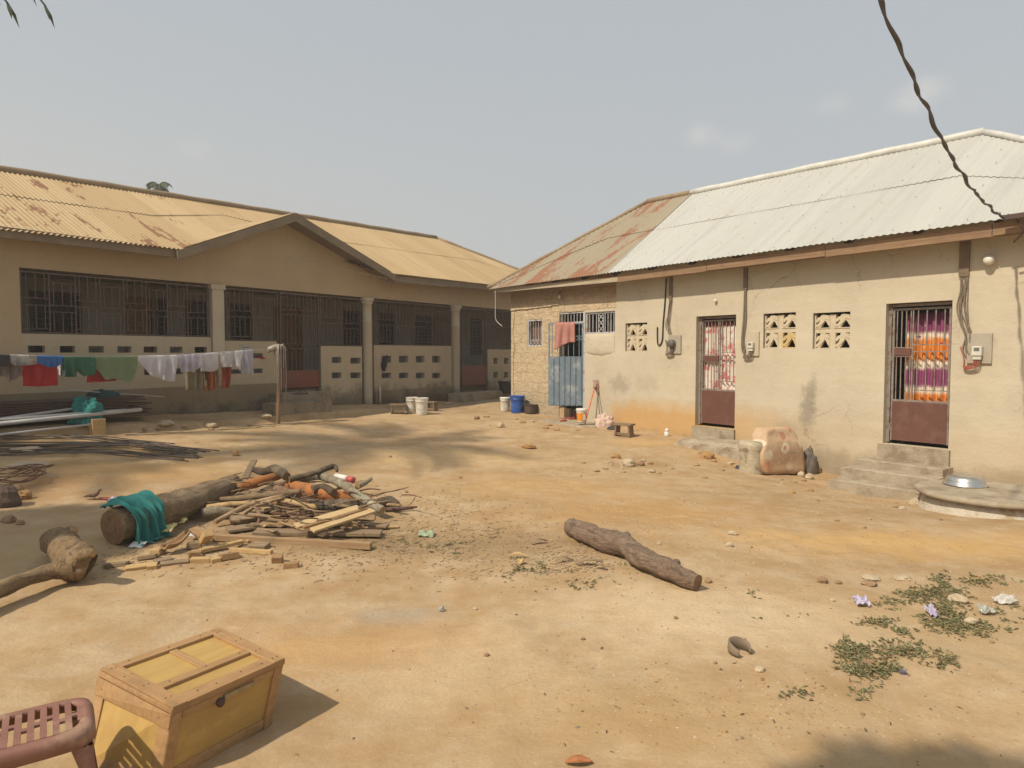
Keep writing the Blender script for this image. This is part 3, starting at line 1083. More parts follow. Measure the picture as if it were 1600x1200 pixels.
def vent(V, odd=None):
    s0, s1, z0, z1 = V
    root = MB()
    t = .022
    # the mortar cross round the four blocks
    w = (s1 - s0); h = (z1 - z0)
    cx, cz = s0 + w / 2, z0 + h / 2
    g = .035
    root.fbox(FR, s0 + .012, s1 - .0005, -.10, -.045, cz - g, cz + g)
    root.fbox(FR, cx - g, cx + g, -.10, -.044, z0 + .0005, cz - g - .0005)
    root.fbox(FR, cx - g, cx + g, -.10, -.044, cz + g + .0005, z1 - .03)
    o = root.build('vent_panel', M_VENT, right)
    for i in (0, 1):
        for j in (0, 1):
            a = s0 + .014 if i == 0 else cx + g + .001
            b = cx - g - .001 if i == 0 else s1 - .002
            c = z0 + .002 if j == 0 else cz + g + .001
            d = cz - g - .001 if j == 0 else z1 - .034
            m2 = MB()
            fw = .02
            o0, o1 = -.10, -.035
            m2.fbox(FR, a, a + fw, o0, o1, c, d); m2.fbox(FR, b - fw * .6, b, o0, o1, c, d)
            m2.fbox(FR, a + fw, b - fw * .6, o0, o1, c, c + fw * .7)
            x0, y0, ww, hh = a + fw, c + fw * .7, (b - a) - fw * 1.6, (d - c) - fw * .7
            q0, q1 = -.095, -.038
            stroke(m2, FR, [(.0, .48), (.2, .7), (.42, .76), (.58, .72)], [.03, .035, .04, .05], q0, q1, x0, y0, ww, hh)
            stroke(m2, FR, [(.0, .12), (.18, .2), (.36, .38), (.48, .6), (.52, .8), (.42, 1.0)], [.03, .03, .04, .055, .06, .03], q0 + .001, q1 + .002, x0, y0, ww, hh)
            stroke(m2, FR, [(.5, .8), (.72, .74), (.88, .5), (1.0, .18)], [.06, .05, .035, .022], q0 + .002, q1 - .002, x0, y0, ww, hh)
            stroke(m2, FR, [(.46, .98), (.62, .84), (.86, .8), (.96, .62)], [.03, .05, .05, .02], q0 + .003, q1 + .004, x0, y0, ww, hh)
            stroke(m2, FR, [(.15, .0), (.3, .18), (.42, .42)], [.035, .03, .03], q0 - .001, q1 - .004, x0, y0, ww, hh)
            m2.build('vent_block', M_VENTY if odd == (i, j) else M_VENT, o)


vent(V1); vent(V2, (1, 0)); vent(V3)


# ------------------------------------------------------------------ doors and gates of the right house
def bars_mb(mb, F, s0, s1, z0, z1, off, n, r=.0065):
    for i in range(n):
        s = s0 + (s1 - s0) * (i + .5) / n
        mb.fbox(F, s - r, s + r, off - r, off + r, z0, z1)


def barred_door(D, panel_top, bolt_z, panel_mat, frame_mat, split, label):
    s0, s1, z0, z1 = D
    dr = MB()
    fo0, fo1 = -.165, -.09
    f = .045
    dr.fbox(FR, s0 + .002, s0 + f, fo0, fo1, z0 + .02, z1 - .05)
    dr.fbox(FR, s1 - f * .6, s1 - .002, fo0, fo1, z0 + .02, z1 - .05)
    dr.fbox(FR, s0 + .002, s1 - .002, fo0, fo1 + .001, z1 - .05 + .0005, z1 - .012)
    door = dr.build('door', frame_mat, right)
    door['label'] = label
    a, b = s0 + f + .012, s1 - f * .6 - .012
    w = b - a
    # leaf frame and bars
    g = MB()
    o = -.11
    zt = z1 - .075
    zp = panel_top
    g.fbox(FR, a, a + .028, o - .015, o + .015, z0 + .05, zt); g.fbox(FR, b - .028, b, o - .015, o + .015, z0 + .05, zt)
    g.fbox(FR, a + .028, b - .028, o - .013, o + .013, zt - .03, zt)
    g.fbox(FR, a + .028, b - .028, o - .013, o + .013, zp, zp + .028)
    sm = a + w * split
    zm = bolt_z
    bars_mb(g, FR, a + .028, sm, zm + .07, zt - .03, o, 4 if split < .5 else 5)
    bars_mb(g, FR, a + .028, sm, zp + .028, zm - .07, o, 4 if split < .5 else 5)
    g.fbox(FR, a + .028, sm, o - .012, o + .012, zm + .055, zm + .07)
    g.fbox(FR, a + .028, sm, o - .012, o + .012, zm - .07, zm - .055)
    g.fbox(FR, sm - .008, sm + .008, o - .011, o + .011, zp + .028, zt - .03)
    r1, r2 = (zm + .11, zm + .0)
    bars_mb(g, FR, sm + .008, b - .028, r1, zt - .03, o, 4)
    bars_mb(g, FR, sm + .008, b - .028, zp + .18, r2 - .0, o, 4)
    g.fbox(FR, sm + .008, b - .028, o - .010, o + .010, r1 - .014, r1)
    g.fbox(FR, sm + .008, b - .028, o - .010, o + .010, r2, r2 + .014)
    g.fbox(FR, sm + .008, b - .028, o - .010, o + .010, zp + .166, zp + .18)
    g.build('door_grille', M_IRONG, door)
    p = MB(); p.fbox(FR, a + .02, b - .02, o - .004, o + .019, z0 + .055, zp - .001)
    p.build('door_panel', panel_mat, door, bevel=.004)
    bt = MB(); bt.fbox(FR, a + .03, sm - .02, o - .006, o + .022, zm - .05, zm + .05)
    bt.build('bolt_plate', M_DOORB, door)
    h = MB()
    for q in (.12, .62, .95):
        zz = z0 + (z1 - z0) * q
        h.tube([FR.P(s0 + f + .004, -.088, zz - .06), FR.P(s0 + f + .004, -.088, zz + .06)], .013, 8)
    h.build('hinge', M_IRONG, door)
    return door


barred_door(D1, FR.un(1120, 611)[1], FR.un(1110, 560)[1], M_DOORB, M_IRONG, .52, 'iron barred door with brown panel below')
barred_door(D3, FR.un(1430, 629)[1], FR.un(1405, 550)[1], M_DOORB, M_IRONG, .36, 'wide iron barred door with brown panel below')

# small window of the mud part
wm = MB()
s0, s1, z0, z1 = W1
wm.fbox(FR, s0 + .002, s0 + .05, -.1, -.02, z0 + .002, z1 - .002); wm.fbox(FR, s1 - .04, s1 - .002, -.1, -.02, z0 + .002, z1 - .002)
wm.fbox(FR, s0 + .05, s1 - .04, -.1, -.021, z1 - .04, z1 - .002); wm.fbox(FR, s0 + .05, s1 - .04, -.1, -.021, z0 + .002, z0 + .03)
wn_ = wm.build('window', M_IRONW, right)
wm = MB(); bars_mb(wm, FR, s0 + .05, s1 - .04, z0 + .16, z1 - .04, -.05, 5, .006)
wm.fbox(FR, s0 + .05, s1 - .04, -.056, -.044, z0 + .15, z0 + .16)
for i in range(4):
    a = s0 + .05 + (s1 - s0 - .09) * i / 4; b = s0 + .05 + (s1 - s0 - .09) * (i + 1) / 4
    wm.bar(FR.P(a, -.05, z0 + .03), FR.P(b, -.05, z0 + .15), .01, .01); wm.bar(FR.P(a, -.052, z0 + .15), FR.P(b, -.052, z0 + .03), .01, .01)
wm.build('grille', M_IRONW, wn_)
wm = MB(); wm.fbox(FR, s0 + .03, s1 - .03, -.16, -.15, z0 + .01, z1 - .01)
wm.build('curtain', mat('brown_window_cloth', (.20, .11, .075), (.16, .085, .06), 12), wn_)

# window beside the blue gate, with a column of crossed bars
s0, s1, z0, z1 = W2
wm = MB()
wm.fbox(FR, s0 + .002, s1 - .002, -.07, -.03, z1 - .04, z1 - .004); wm.fbox(FR, s0 + .002, s1 - .002, -.07, -.03, z0 + .004, z0 + .03)
wm.fbox(FR, s0 + .002, s0 + .03, -.07, -.03, z0 + .031, z1 - .041); wm.fbox(FR, s1 - .03, s1 - .002, -.07, -.03, z0 + .031, z1 - .041)
wn_ = wm.build('window', M_IRONW, right)
wm = MB()
bars_mb(wm, FR, s0 + .03, s0 + .4 * (s1 - s0), z0 + .03, z1 - .04, -.05, 3, .008)
bars_mb(wm, FR, s0 + .58 * (s1 - s0), s1 - .03, z0 + .03, z1 - .04, -.05, 4, .008)
xa, xb = s0 + .41 * (s1 - s0), s0 + .57 * (s1 - s0)
wm.fbox(FR, xa - .008, xa + .008, -.058, -.042, z0 + .03, z1 - .04); wm.fbox(FR, xb - .008, xb + .008, -.058, -.042, z0 + .03, z1 - .04)
hh = (z1 - z0 - .07) / 3
for i in range(3):
    q = z0 + .03 + hh * i
    wm.bar(FR.P(xa, -.05, q), FR.P(xb, -.05, q + hh), .014, .014); wm.bar(FR.P(xa, -.053, q + hh), FR.P(xb, -.053, q), .014, .014)
wm.build('grille', M_IRONW, wn_)

# blue gate: frame, transom bars, and an ajar leaf hinged at the right
s0, s1, z0, z1 = GA
gm = MB()
gm.fbox(FR, s0 + .002, s1 - .03, -.07, -.03, z1 - .04, z1 - .004)
gm.fbox(FR, s1 - .029, s1 + .012, -.07, .004, z0, z1 - .004)
gate = gm.build('gate', M_IRONW, right)
gate['label'] = 'blue grey sheet gate standing ajar below white bars'
gm = MB()
z505 = FR.un(890, 505)[1]
bars_mb(gm, FR, s0 + .01, s1 - .03, z505 + .03, z1 - .04, -.05, 8, .008)
gm.fbox(FR, s0 + .002, s1 - .03, -.062, -.038, z505, z505 + .03)
gm.build('transom_grille', M_IRONW, gate)
hinge = FR.P(s1 - .035, -.01, 0)
wleaf = (s1 - s0) - .06
best = None
for i in range(0, 90):
    a = R(i)
    e = hinge + (FR.d * -math.cos(a) + FR.n * math.sin(a)) * wleaf
    u = 800 + FPX * e.x / e.y
    if best is None or abs(u - 857) < best[0]: best = (abs(u - 857), a)
aL = best[1]
GL = Frame((hinge.x, hinge.y), (-FR.d * math.cos(aL) + FR.n * math.sin(aL))[:2], FR.n[:2])
zl0 = GL.un(880, 634)[1]; zl1 = z505 - .005; zmid = GL.un(880, 558)[1]
lf = MB()
lf.fbox(GL, .012, .04, -.015, .015, zl0, zl1); lf.fbox(GL, wleaf - .03, wleaf, -.015, .015, zl0, zl1)
for (za, zb_) in ((zl0, zl0 + .03), (zmid - .015, zmid + .015), (zl1 - .03, zl1)):
    lf.fbox(GL, .04, wleaf - .03, -.014, .014, za, zb_)
bars_mb(lf, GL, .04, wleaf - .03, zmid + .015, zl1 - .03, 0, 6, .007)
zx = GL.un(905, 528)[1]
lf.fbox(GL, .04, wleaf - .03, -.006, .006, zx - .05, zx - .04); lf.fbox(GL, .04, wleaf - .03, -.006, .006, zx + .04, zx + .05)
for i in range(6):
    a = .04 + (wleaf - .07) * i / 6; b = .04 + (wleaf - .07) * (i + 1) / 6
    lf.bar(GL.P(a, 0, zx - .04), GL.P(b, 0, zx + .04), .01, .01); lf.bar(GL.P(a, .002, zx + .04), GL.P(b, .002, zx - .04), .01, .01)
lf.build('leaf_frame', M_BLUEG, gate)
lf = MB()
prof = []
n = 6
for i in range(n):
    w0 = .03 + (wleaf - .05) * i / n; wp = (wleaf - .05) / n
    prof += [(w0, 0), (w0 + wp * .18, .022), (w0 + wp * .62, .022), (w0 + wp * .8, 0)]
prof.append((wleaf - .02, 0))
for i in range(len(prof) - 1):
    (a, oa), (b, ob) = prof[i], prof[i + 1]
    lf.quad(GL.P(a, oa + .016, zl0 + .02), GL.P(b, ob + .016, zl0 + .02), GL.P(b, ob + .016, zmid), GL.P(a, oa + .016, zmid))
    lf.quad(GL.P(a, oa + .012, zl0 + .02), GL.P(b, ob + .012, zl0 + .02), GL.P(b, ob + .012, zmid), GL.P(a, oa + .012, zmid))
lf.build('leaf_panel', M_BLUEG, gate)
# low red sill panel and brick jamb seen under the leaf
sl = MB(); sl.fbox(FR, s0 + .30 * (s1 - s0) + .1, s1 - .03, -.12, -.09, z0 - .25, z0 + .22)
sl.build('sill_panel', M_DOORB, gate)
sl = MB(); sl.fbox(FR, s0 - .02, s0 + .30 * (s1 - s0) + .08, -.14, -.03, z0 - .25, z0 + .26)
sl.build('jamb_block', mat('tan_block', (.47, .34, .20), (.4, .28, .16), 6), gate)

# cables running down the wall in plastered-over chases
def chase(u, v0, v1, w, name_label):
    s_, _ = FR.un(u, (v0 + v1) / 2)
    z1_ = FR.un(u, v0)[1]; z0_ = FR.un(u, v1)[1]
    m_ = MB()
    m_.fbox(FR, s_ - w / 2, s_ + w / 2, .001, .035, z0_, min(z1_, zTR - .02))
    o = m_.build('cable_chase', mat('chase_board', (.20, .14, .095), (.15, .105, .07), 6), right)
    return o


chase(1508, 378, 432, .12, ''); chase(1166, 418, 452, .07, ''); chase(1049, 428, 470, .07, '')
# ================================================================== LEFT HOUSE
EOL = .50
RL = 3.2
sA2, zA2 = FL.un(30, 361, EOL); sB2, zB2 = FL.un(700, 437, EOL)
zeL = lambda s: zA2 + (zB2 - zA2) * (s - sA2) / (sB2 - sA2)
sEL = FL.un(905, 453, EOL)[0]               # right eave corner, hidden behind the other house
sRL, zRL = FL.un(681, 373, -RL)
sQ, zQ = FL.un(20, 270, -RL)
zrL = lambda s: zQ + (zRL - zQ) * (s - sQ) / (sRL - sQ)
sSt = -6.0
# gable
gA = FL.un(287, 394, EOL + .04); gB = FL.un(612, 427, EOL + .04); gP = FL.un(462, 334, EOL + .04)
gs0, gs1, gsm, gz_top = gA[0], gB[0], gP[0], gP[1]
gdep = (gz_top - zeL(gsm)) / ((zrL(gsm) - zeL(gsm)) / (RL + EOL))      # how far back the gable ridge runs
zLT = (zA2 + zB2) / 2 + .12
left = thing('house', 'long tan bungalow with barred veranda, porch gable and rusty tan roof', 'house', FL.P(6, 0, gz(*FL.P(6, 0, 0).to_2d())))


def lslope(t, q):
    return FL.P(t, EOL - (RL + EOL) * q, zeL(t) + (zrL(t) - zeL(t)) * q)


def lcol(t):
    q1 = 1.0
    if t > sRL: q1 = max(0.0, (sEL - t) / (sEL - sRL))
    q0 = 0.0
    if gs0 < t < gs1:
        k_ = (t - gs0) / (gsm - gs0) if t < gsm else (gs1 - t) / (gs1 - gsm)
        q0 = max(0, k_ * gdep - .35) / (RL + EOL)
    return lslope(t, min(q0, q1)), lslope(t, q1)


nrmL = (lslope(1, 0) - lslope(0, 0)).cross(lslope(0, 1) - lslope(0, 0)).normalized()
if nrmL.z < 0: nrmL = -nrmL
mb = MB(); corr(mb, lcol, sSt, sEL - .02, nrmL, .085, .012, 3, ((0, .56), (.53, 1)), .012)
mb.build('roof', M_TAN, left, True)
# porch gable sheets
mb = MB()
for (sa_, sgn) in ((gs0, 1), (gs1, -1)):
    zE_ = zeL(sa_) + .02
    def gcol(t, sa_=sa_, zE_=zE_):
        k_ = t / gdep
        o = EOL + .04 - t
        hi = FL.P(gsm, o, gz_top + .015)
        lo = FL.P(sa_, o, zE_)
        return lo.lerp(hi, min(1, k_)), hi
    nn = (FL.P(gsm, 0, gz_top) - FL.P(sa_, 0, zE_)).cross(FL.n)
    nn = nn.normalized() * (1 if nn.z > 0 else -1)
    corr(mb, gcol, 0, gdep - .01, nn, .085, .010, 2)
mb.build('gable_roof', M_TAN, left, True)
mb = MB()          # boarded soffit under the porch gable, added to block a sun leak
for (sa_, d_) in ((gs0, 1), (gs1, -1)):
    zE_ = zeL(sa_) - .07
    mb.hexa([FL.P(sa_, -.15, zE_), FL.P(gsm, -.15, gz_top - .09), FL.P(gsm, EOL + .005, gz_top - .09), FL.P(sa_, EOL + .005, zE_),
             FL.P(sa_, -.15, zE_ + .02), FL.P(gsm, -.15, gz_top - .07), FL.P(gsm, EOL + .005, gz_top - .07), FL.P(sa_, EOL + .005, zE_ + .02)])
mb.build('added_soffit', M_FASL, left)
mb = MB()
cap(mb, FL.P(sSt, -RL, zrL(sSt)), FL.P(sRL, -RL, zrL(sRL)), .2); cap(mb, FL.P(sRL, -RL, zrL(sRL)), FL.P(sEL, EOL, zeL(sEL)), .15)
mb.build('ridge_cap', M_RIDGE, left, True)
mb = MB(); cap(mb, FL.P(gsm, EOL + .05, gz_top - .01), FL.P(gsm, EOL - gdep, gz_top - .02), .09, .0)
mb.build('gable_cap', M_RIDGE, left, True)
mb = MB()
mb.quad(FL.P(sSt, -RL, zrL(sSt) - .01), FL.P(sRL, -RL, zrL(sRL) - .01), FL.P(sEL, -2 * RL - EOL, zeL(sEL)), FL.P(sSt, -2 * RL - EOL, zeL(sSt)))
mb.add([FL.P(sRL, -RL, zrL(sRL) - .01), FL.P(sEL, -2 * RL - EOL, zeL(sEL)), FL.P(sEL, EOL, zeL(sEL) - .01)], [(0, 1, 2)])
mb.build('back_roof', M_TAN, left)
# fascia boards and barge boards
zfl = lambda u, v: FL.un(u, v, .44)[1]
zb0 = FL.un(20, 373, .44); zb1 = FL.un(290, 404, .44); zb2 = FL.un(640, 444, .44); zb3 = FL.un(760, 452, .44)
kf = (zb1[1] - zb0[1]) / (zb1[0] - zb0[0])
mb = MB()
slope_box(mb, FL, sSt, gs0 + .05, .41, .45, zb0[1] + kf * (sSt - zb0[0]), zb1[1], .17)
mb.build('fascia_board', M_FASL, left)
mb = MB()
kf2 = (zb3[1] - zb2[1]) / (zb3[0] - zb2[0])
slope_box(mb, FL, gs1 - .05, sEL - .08, .41, .45, zb2[1] + kf2 * (gs1 - zb2[0]), zb2[1] + kf2 * (sEL - .08 - zb2[0]), .17)
mb.build('fascia_board', M_FASL, left)
for (sa_, nm) in ((gs0, 'a'), (gs1, 'b')):
    mb = MB()
    zE_ = zeL(sa_) + .015
    d_ = 1 if sa_ < gsm else -1
    p = []
    for dz in (-.17, 0):
        p += [FL.P(sa_ - d_ * .12, EOL + .01, zE_ - .05 + dz), FL.P(gsm, EOL + .01, gz_top + .008 + dz), FL.P(gsm, EOL + .05, gz_top + .008 + dz), FL.P(sa_ - d_ * .12, EOL + .05, zE_ - .05 + dz)]
    mb.hexa(p)
    mb.build('barge_board', M_FASL, left)

# ---- veranda front
O1 = rect(FL, 34, 431, 328, 522); O2 = rect(FL, 354, 455, 566, 535); O3 = rect(FL, 585, 473, 708, 542)
zOT = (O1[3] + O2[3] + O3[3]) / 3            # top of the openings
sX = lambda u, off=0: FL.un(u, 540, off)[0]
zFl = FL.un(470, 607)[1]                     # veranda floor
zFl2 = FL.un(742, 603)[1]
zGr = -.4
sCorner = sX(34)
sPillar = sX(850)
# beam above the openings and the gable field
mb = MB()
wall(mb, FL, sSt, sEL - EOL, zOT, zLT, 0, .16)
wall(mb, FL, sSt, sCorner, zGr, zOT, 0, .16)
zg = lambda s: zLT
ga = [FL.P(gs0 + .35, 0, zLT), FL.P(gs1 - .35, 0, zLT), FL.P(gsm, 0, gz_top - .1)]
gb = [FL.P(gs0 + .35, -.16, zLT), FL.P(gs1 - .35, -.16, zLT), FL.P(gsm, -.16, gz_top - .1)]
mb.add(ga + gb, [(0, 1, 2), (5, 4, 3), (0, 3, 4, 1), (1, 4, 5, 2), (2, 5, 3, 0)])
mb.build('front_wall', M_PLL, left)

PT = .13
def holes_px(lst):
    return [rect(FL, *h) for h in lst]


# parapet in front of the first bay, and its short piece up to the gate
pz1 = FL.un(180, 524)[1]
up = [(44, 538, 71, 548), (94, 540, 118, 550), (139, 541, 163, 551), (184, 541, 206, 552), (225, 542, 246, 552.5), (266, 544, 286, 553), (305, 545, 324, 554)]
zz0 = FL.un(180, 541)[1]; zz1 = FL.un(180, 551)[1]
h1 = []
for h in up:
    r_ = rect(FL, *h); h1.append((r_[0], r_[1], zz1, zz0)); h1.append((r_[0], r_[1], zz1 - .42, zz0 - .42))
zp1 = FL.un(180, 609)[1]
mb = MB()
wall(mb, FL, sCorner + .002, sX(331), zGr, pz1, -.012, PT, h1)
mb.build('parapet', M_PAR, left)['label'] = 'parapet with a row of slots behind the washing'
mb = MB()
pz2 = FL.un(395, 533)[1]
h2 = [rect(FL, 392, 552, 411, 559.5), rect(FL, 392, 576, 411, 583), rect(FL, 361, 577, 381, 584), rect(FL, 361, 552, 381, 560)]
wall(mb, FL, sX(352), sX(433), zGr, pz2, -.012, PT, h2)
mb.build('parapet', M_PAR, left)['label'] = 'parapet piece left of the main gate'
mb = MB()
pz3 = FL.un(540, 541)[1]
h3 = [rect(FL, 519, 558, 534, 567), rect(FL, 548, 559, 564, 568), rect(FL, 519, 582, 534, 591), rect(FL, 548, 582, 564, 591)]
wall(mb, FL, sX(502), sX(566), zGr, pz3, -.012, PT, h3)
mb.build('parapet', M_PAR, left)['label'] = 'parapet piece right of the main gate'
mb = MB()
pz4 = FL.un(640, 540)[1]
h4 = []
for (a_, b_) in ((597, 611.5), (624, 638.5), (650.5, 664), (676, 689)):
    h4 += [rect(FL, a_, 556, b_, 566.5), rect(FL, a_, 582.5, b_, 591)]
wall(mb, FL, sX(585), sX(706), zGr, pz4, -.012, PT, h4)
mb.build('parapet', M_PAR, left)['label'] = 'parapet with two rows of four slots'
mb = MB()
pz5 = FL.un(780, 546)[1]
h5 = []
for (a_, b_) in ((771.5, 778.5), (788, 795), (806, 813)):
    h5 += [rect(FL, a_, 559, b_, 568.5), rect(FL, a_, 581, b_, 590)]
wall(mb, FL, sX(763), sPillar, zGr, pz5, -.012, PT, h5)
mb.build('parapet', M_PAR, left)['label'] = 'parapet piece beside the small gate'
# plinth ledges under the parapets
mb = MB()
mb.fbox(FL, sSt, sX(436), -.010, .05, zGr, zp1)
mb.build('plinth', M_PLI, left)
mb = MB()
mb.fbox(FL, sX(585), sX(706), -.010, .035, zGr, FL.un(640, 608)[1])
mb.build('plinth', M_PLI, left)
# columns
def column(u, ztop, zbot, r, square=False):
    s = sX(u)
    m_ = MB()
    if square:
        m_.fbox(FL, s - r, s + r, -.15, .035, zbot, ztop - .10)
        m_.fbox(FL, s - r - .03, s + r + .03, -.155, .055, ztop - .10, ztop - .002)
    else:
        c = FL.P(s, -.055, 0)
        prof = [(r * .96, zbot), (r, zbot + .4), (r, ztop - .62), (r * 1.06, ztop - .61), (r * 1.06, ztop - .58), (r * .98, ztop - .57), (r * .98, ztop - .17), (r * 1.15, ztop - .16), (r * 1.22, ztop - .13), (r * 1.1, ztop - .12),
                (r * 1.3, ztop - .09), (r * 1.45, ztop - .07), (r * 1.45, ztop - .002), (0.001, ztop - .002)]
        m_.lathe(prof, c, 28)
    m_.build('column', M_PIL, left, not square)


column(341, zOT, zGr, .125, True)
column(576, zOT, zGr, .125)
column(713.5, zOT, zGr, .135)
column(858, zOT, zGr, .14)
# inside: floor, ceiling, room wall with windows and doors
IN = -1.75
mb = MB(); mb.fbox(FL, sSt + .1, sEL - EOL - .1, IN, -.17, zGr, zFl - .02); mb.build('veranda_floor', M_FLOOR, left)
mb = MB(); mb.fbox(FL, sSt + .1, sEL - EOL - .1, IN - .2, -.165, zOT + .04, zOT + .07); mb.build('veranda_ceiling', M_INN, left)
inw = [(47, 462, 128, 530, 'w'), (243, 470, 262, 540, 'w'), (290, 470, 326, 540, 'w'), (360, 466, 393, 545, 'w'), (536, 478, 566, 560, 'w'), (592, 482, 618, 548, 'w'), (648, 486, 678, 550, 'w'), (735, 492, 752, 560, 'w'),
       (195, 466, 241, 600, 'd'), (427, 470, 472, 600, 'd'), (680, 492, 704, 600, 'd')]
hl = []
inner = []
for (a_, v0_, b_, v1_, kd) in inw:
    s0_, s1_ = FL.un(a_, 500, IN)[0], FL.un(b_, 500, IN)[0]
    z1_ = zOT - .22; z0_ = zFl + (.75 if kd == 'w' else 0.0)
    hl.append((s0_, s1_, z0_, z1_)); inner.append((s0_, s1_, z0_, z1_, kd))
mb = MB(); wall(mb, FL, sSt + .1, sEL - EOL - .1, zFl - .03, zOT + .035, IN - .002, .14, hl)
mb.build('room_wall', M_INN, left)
for (s0_, s1_, z0_, z1_, kd) in inner:
    m_ = MB()
    fw = .05
    m_.fbox(FL, s0_ + .001, s0_ + fw, IN - .1, IN + .015, z0_ + .001, z1_ - .001); m_.fbox(FL, s1_ - fw, s1_ - .001, IN - .1, IN + .015, z0_ + .001, z1_ - .001)
    m_.fbox(FL, s0_ + fw, s1_ - fw, IN - .1, IN + .014, z1_ - fw, z1_ - .001)
    if kd == 'w':
        m_.fbox(FL, s0_ + fw, s1_ - fw, IN - .1, IN + .014, z0_ + .001, z0_ + fw)
        o = m_.build('window', M_IRON, left)
        m_ = MB()
        nn_ = max(4, int((z1_ - z0_ - 2 * fw) / .11))
        for i in range(nn_):
            zc = z0_ + fw + (z1_ - z0_ - 2 * fw) * (i + .5) / nn_
            p = [FL.P(q, o_, zc + dz) for (dz0) in (0,) for (q, o_, dz) in ((s0_ + fw, IN - .09, -.05), (s1_ - fw, IN - .09, -.05), (s1_ - fw, IN - .085, -.05), (s0_ + fw, IN - .085, -.05),
                                                                          (s0_ + fw, IN - .055, .05), (s1_ - fw, IN - .055, .05), (s1_ - fw, IN - .05, .05), (s0_ + fw, IN - .05, .05))]
            m_.hexa(p)
        m_.build('louvre_pane', M_GLASSD, o)
        m_ = MB()
        bars_mb(m_, FL, s0_ + fw, s1_ - fw, z0_ + fw, z1_ - fw, IN + .0, max(3, int((s1_ - s0_) / .13)), .006)
        m_.build('grille', M_IRON, o)
    else:
        o = m_.build('door', M_DOORW, left)
        m_ = MB(); m_.fbox(FL, s0_ + fw, s1_ - fw, IN - .08, IN - .04, z0_, z1_ - fw)
        w_ = s1_ - s0_ - 2 * fw
        for (qa, qb) in ((.08, .46), (.54, .92)):
            for (ra, rb) in ((.05, .38), (.44, .68), (.74, .95)):
                m_.fbox(FL, s0_ + fw + w_ * qa, s0_ + fw + w_ * qb, IN - .041, IN - .025, z0_ + (z1_ - z0_) * ra, z0_ + (z1_ - z0_) * rb)
        m_.build('door_panel', M_DOORW, o, bevel=.008)
mb = MB()
mb.fbox(FL, sSt, sEL - EOL, -2 * RL, -2 * RL + .15, zGr, zLT)
mb.fbox(FL, sEL - EOL - .155, sEL - EOL, -2 * RL + .155, -.17, zGr, zLT)
mb.fbox(FL, sSt, sSt + .09, -2 * RL + .155, -.17, zGr, zLT)
mb.build('outer_wall', M_PLL, left)

# ---- iron grilles of the veranda: cells of upright bars, broken by pairs of cross bars at staggered heights
def veranda_grille(s0, s1, z0, z1, ncell, seed, kind='veranda_grille', skip=()):
    r_ = random.Random(seed)
    g = MB()
    o = -.06
    fr = .016
    g.fbox(FL, s0, s1, o - .014, o + .014, z1 - .07, z1 - .045)
    g.fbox(FL, s0, s1, o - .014, o + .014, z0 + .01, z0 + .03)
    g.fbox(FL, s0, s0 + .02, o - .0135, o + .0135, z0 + .03, z1 - .07); g.fbox(FL, s1 - .02, s1, o - .0135, o + .0135, z0 + .03, z1 - .07)
    for c in range(ncell):
        a = s0 + .02 + (s1 - s0 - .04) * c / ncell; b = s0 + .02 + (s1 - s0 - .04) * (c + 1) / ncell
        if c: g.fbox(FL, a - .009, a + .009, o - .012, o + .012, z0 + .03, z1 - .07)
        H = z1 - z0 - .1
        y = z0 + .03
        if c % 2 == 0: segs = [(.0, .06, 0), (.06, .46, 1), (.46, .58, 0), (.58, 1.0, 1)]
        else: segs = [(.0, .36, 1), (.36, .47, 0), (.47, .86, 1), (.86, 1.0, 0)]
        nb_ = max(3, int(round((b - a) / .115)))
        for (p0, p1, on) in segs:
            za, zb_ = y + H * p0, y + H * p1
            if p0 > 0: g.fbox(FL, a + .009, b - .009, o - .0105, o + .0105, za - .007, za + .007)
            if on:
                for i in range(nb_):
                    s = a + (b - a) * (i + .5) / nb_
                    g.fbox(FL, s - .0065, s + .0065, o - .0065, o + .0065, za + .007, zb_ - .007)
    return g.build(kind, M_GRL, left)


veranda_grille(sX(36), sX(328), pz1, zOT, 8, 1)
veranda_grille(sX(356), sX(437), pz2, zOT, 2, 2)
veranda_grille(sX(503), sX(566), pz3, zOT, 2, 3)
veranda_grille(sX(587), sX(705), pz4, zOT, 4, 4)
veranda_grille(sX(764), sPillar - .02, pz5, zOT, 2, 5)
# main gate: barred upper part with a red sheet below
def iron_gate(s0, s1, z0, z1, zpan, label, seed):
    g = MB()
    o = -.06
    for (a, b) in ((s0, s0 + .03), (s1 - .03, s1)):
        g.fbox(FL, a, b, o - .02, o + .02, z0, z1 - .04)
    g.fbox(FL, s0 + .03, s1 - .03, o - .019, o + .019, z1 - .075, z1 - .04)
    gate_ = g.build('gate', M_GRL, left)
    gate_['label'] = label
    g = MB()
    m_ = (s0 + s1) / 2
    g.fbox(FL, s0 + .03, s1 - .03, o - .012, o + .012, zpan, zpan + .025)
    zt = z1 - .075
    for q in (.3, .36, .74, .8):
        zc = zpan + (zt - zpan) * q
        g.fbox(FL, s0 + .03, s1 - .03, o - .0105, o + .0105, zc - .008, zc + .008)
    n_ = max(6, int((s1 - s0) / .11))
    for i in range(n_):
        s = s0 + .03 + (s1 - s0 - .06) * (i + .5) / n_
        for (a, b) in ((.0, .3), (.36, .74), (.8, 1.0)):
            g.fbox(FL, s - .0065, s + .0065, o - .0065, o + .0065, zpan + .025 + (zt - zpan - .025) * a, zpan + .025 + (zt - zpan - .025) * b)
    g.build('gate_bars', M_GRL, gate_)
    g = MB(); g.fbox(FL, s0 + .032, s1 - .032, o - .004, o + .012, z0 + .02, zpan - .001)
    g.build('gate_panel', M_GATER, gate_)


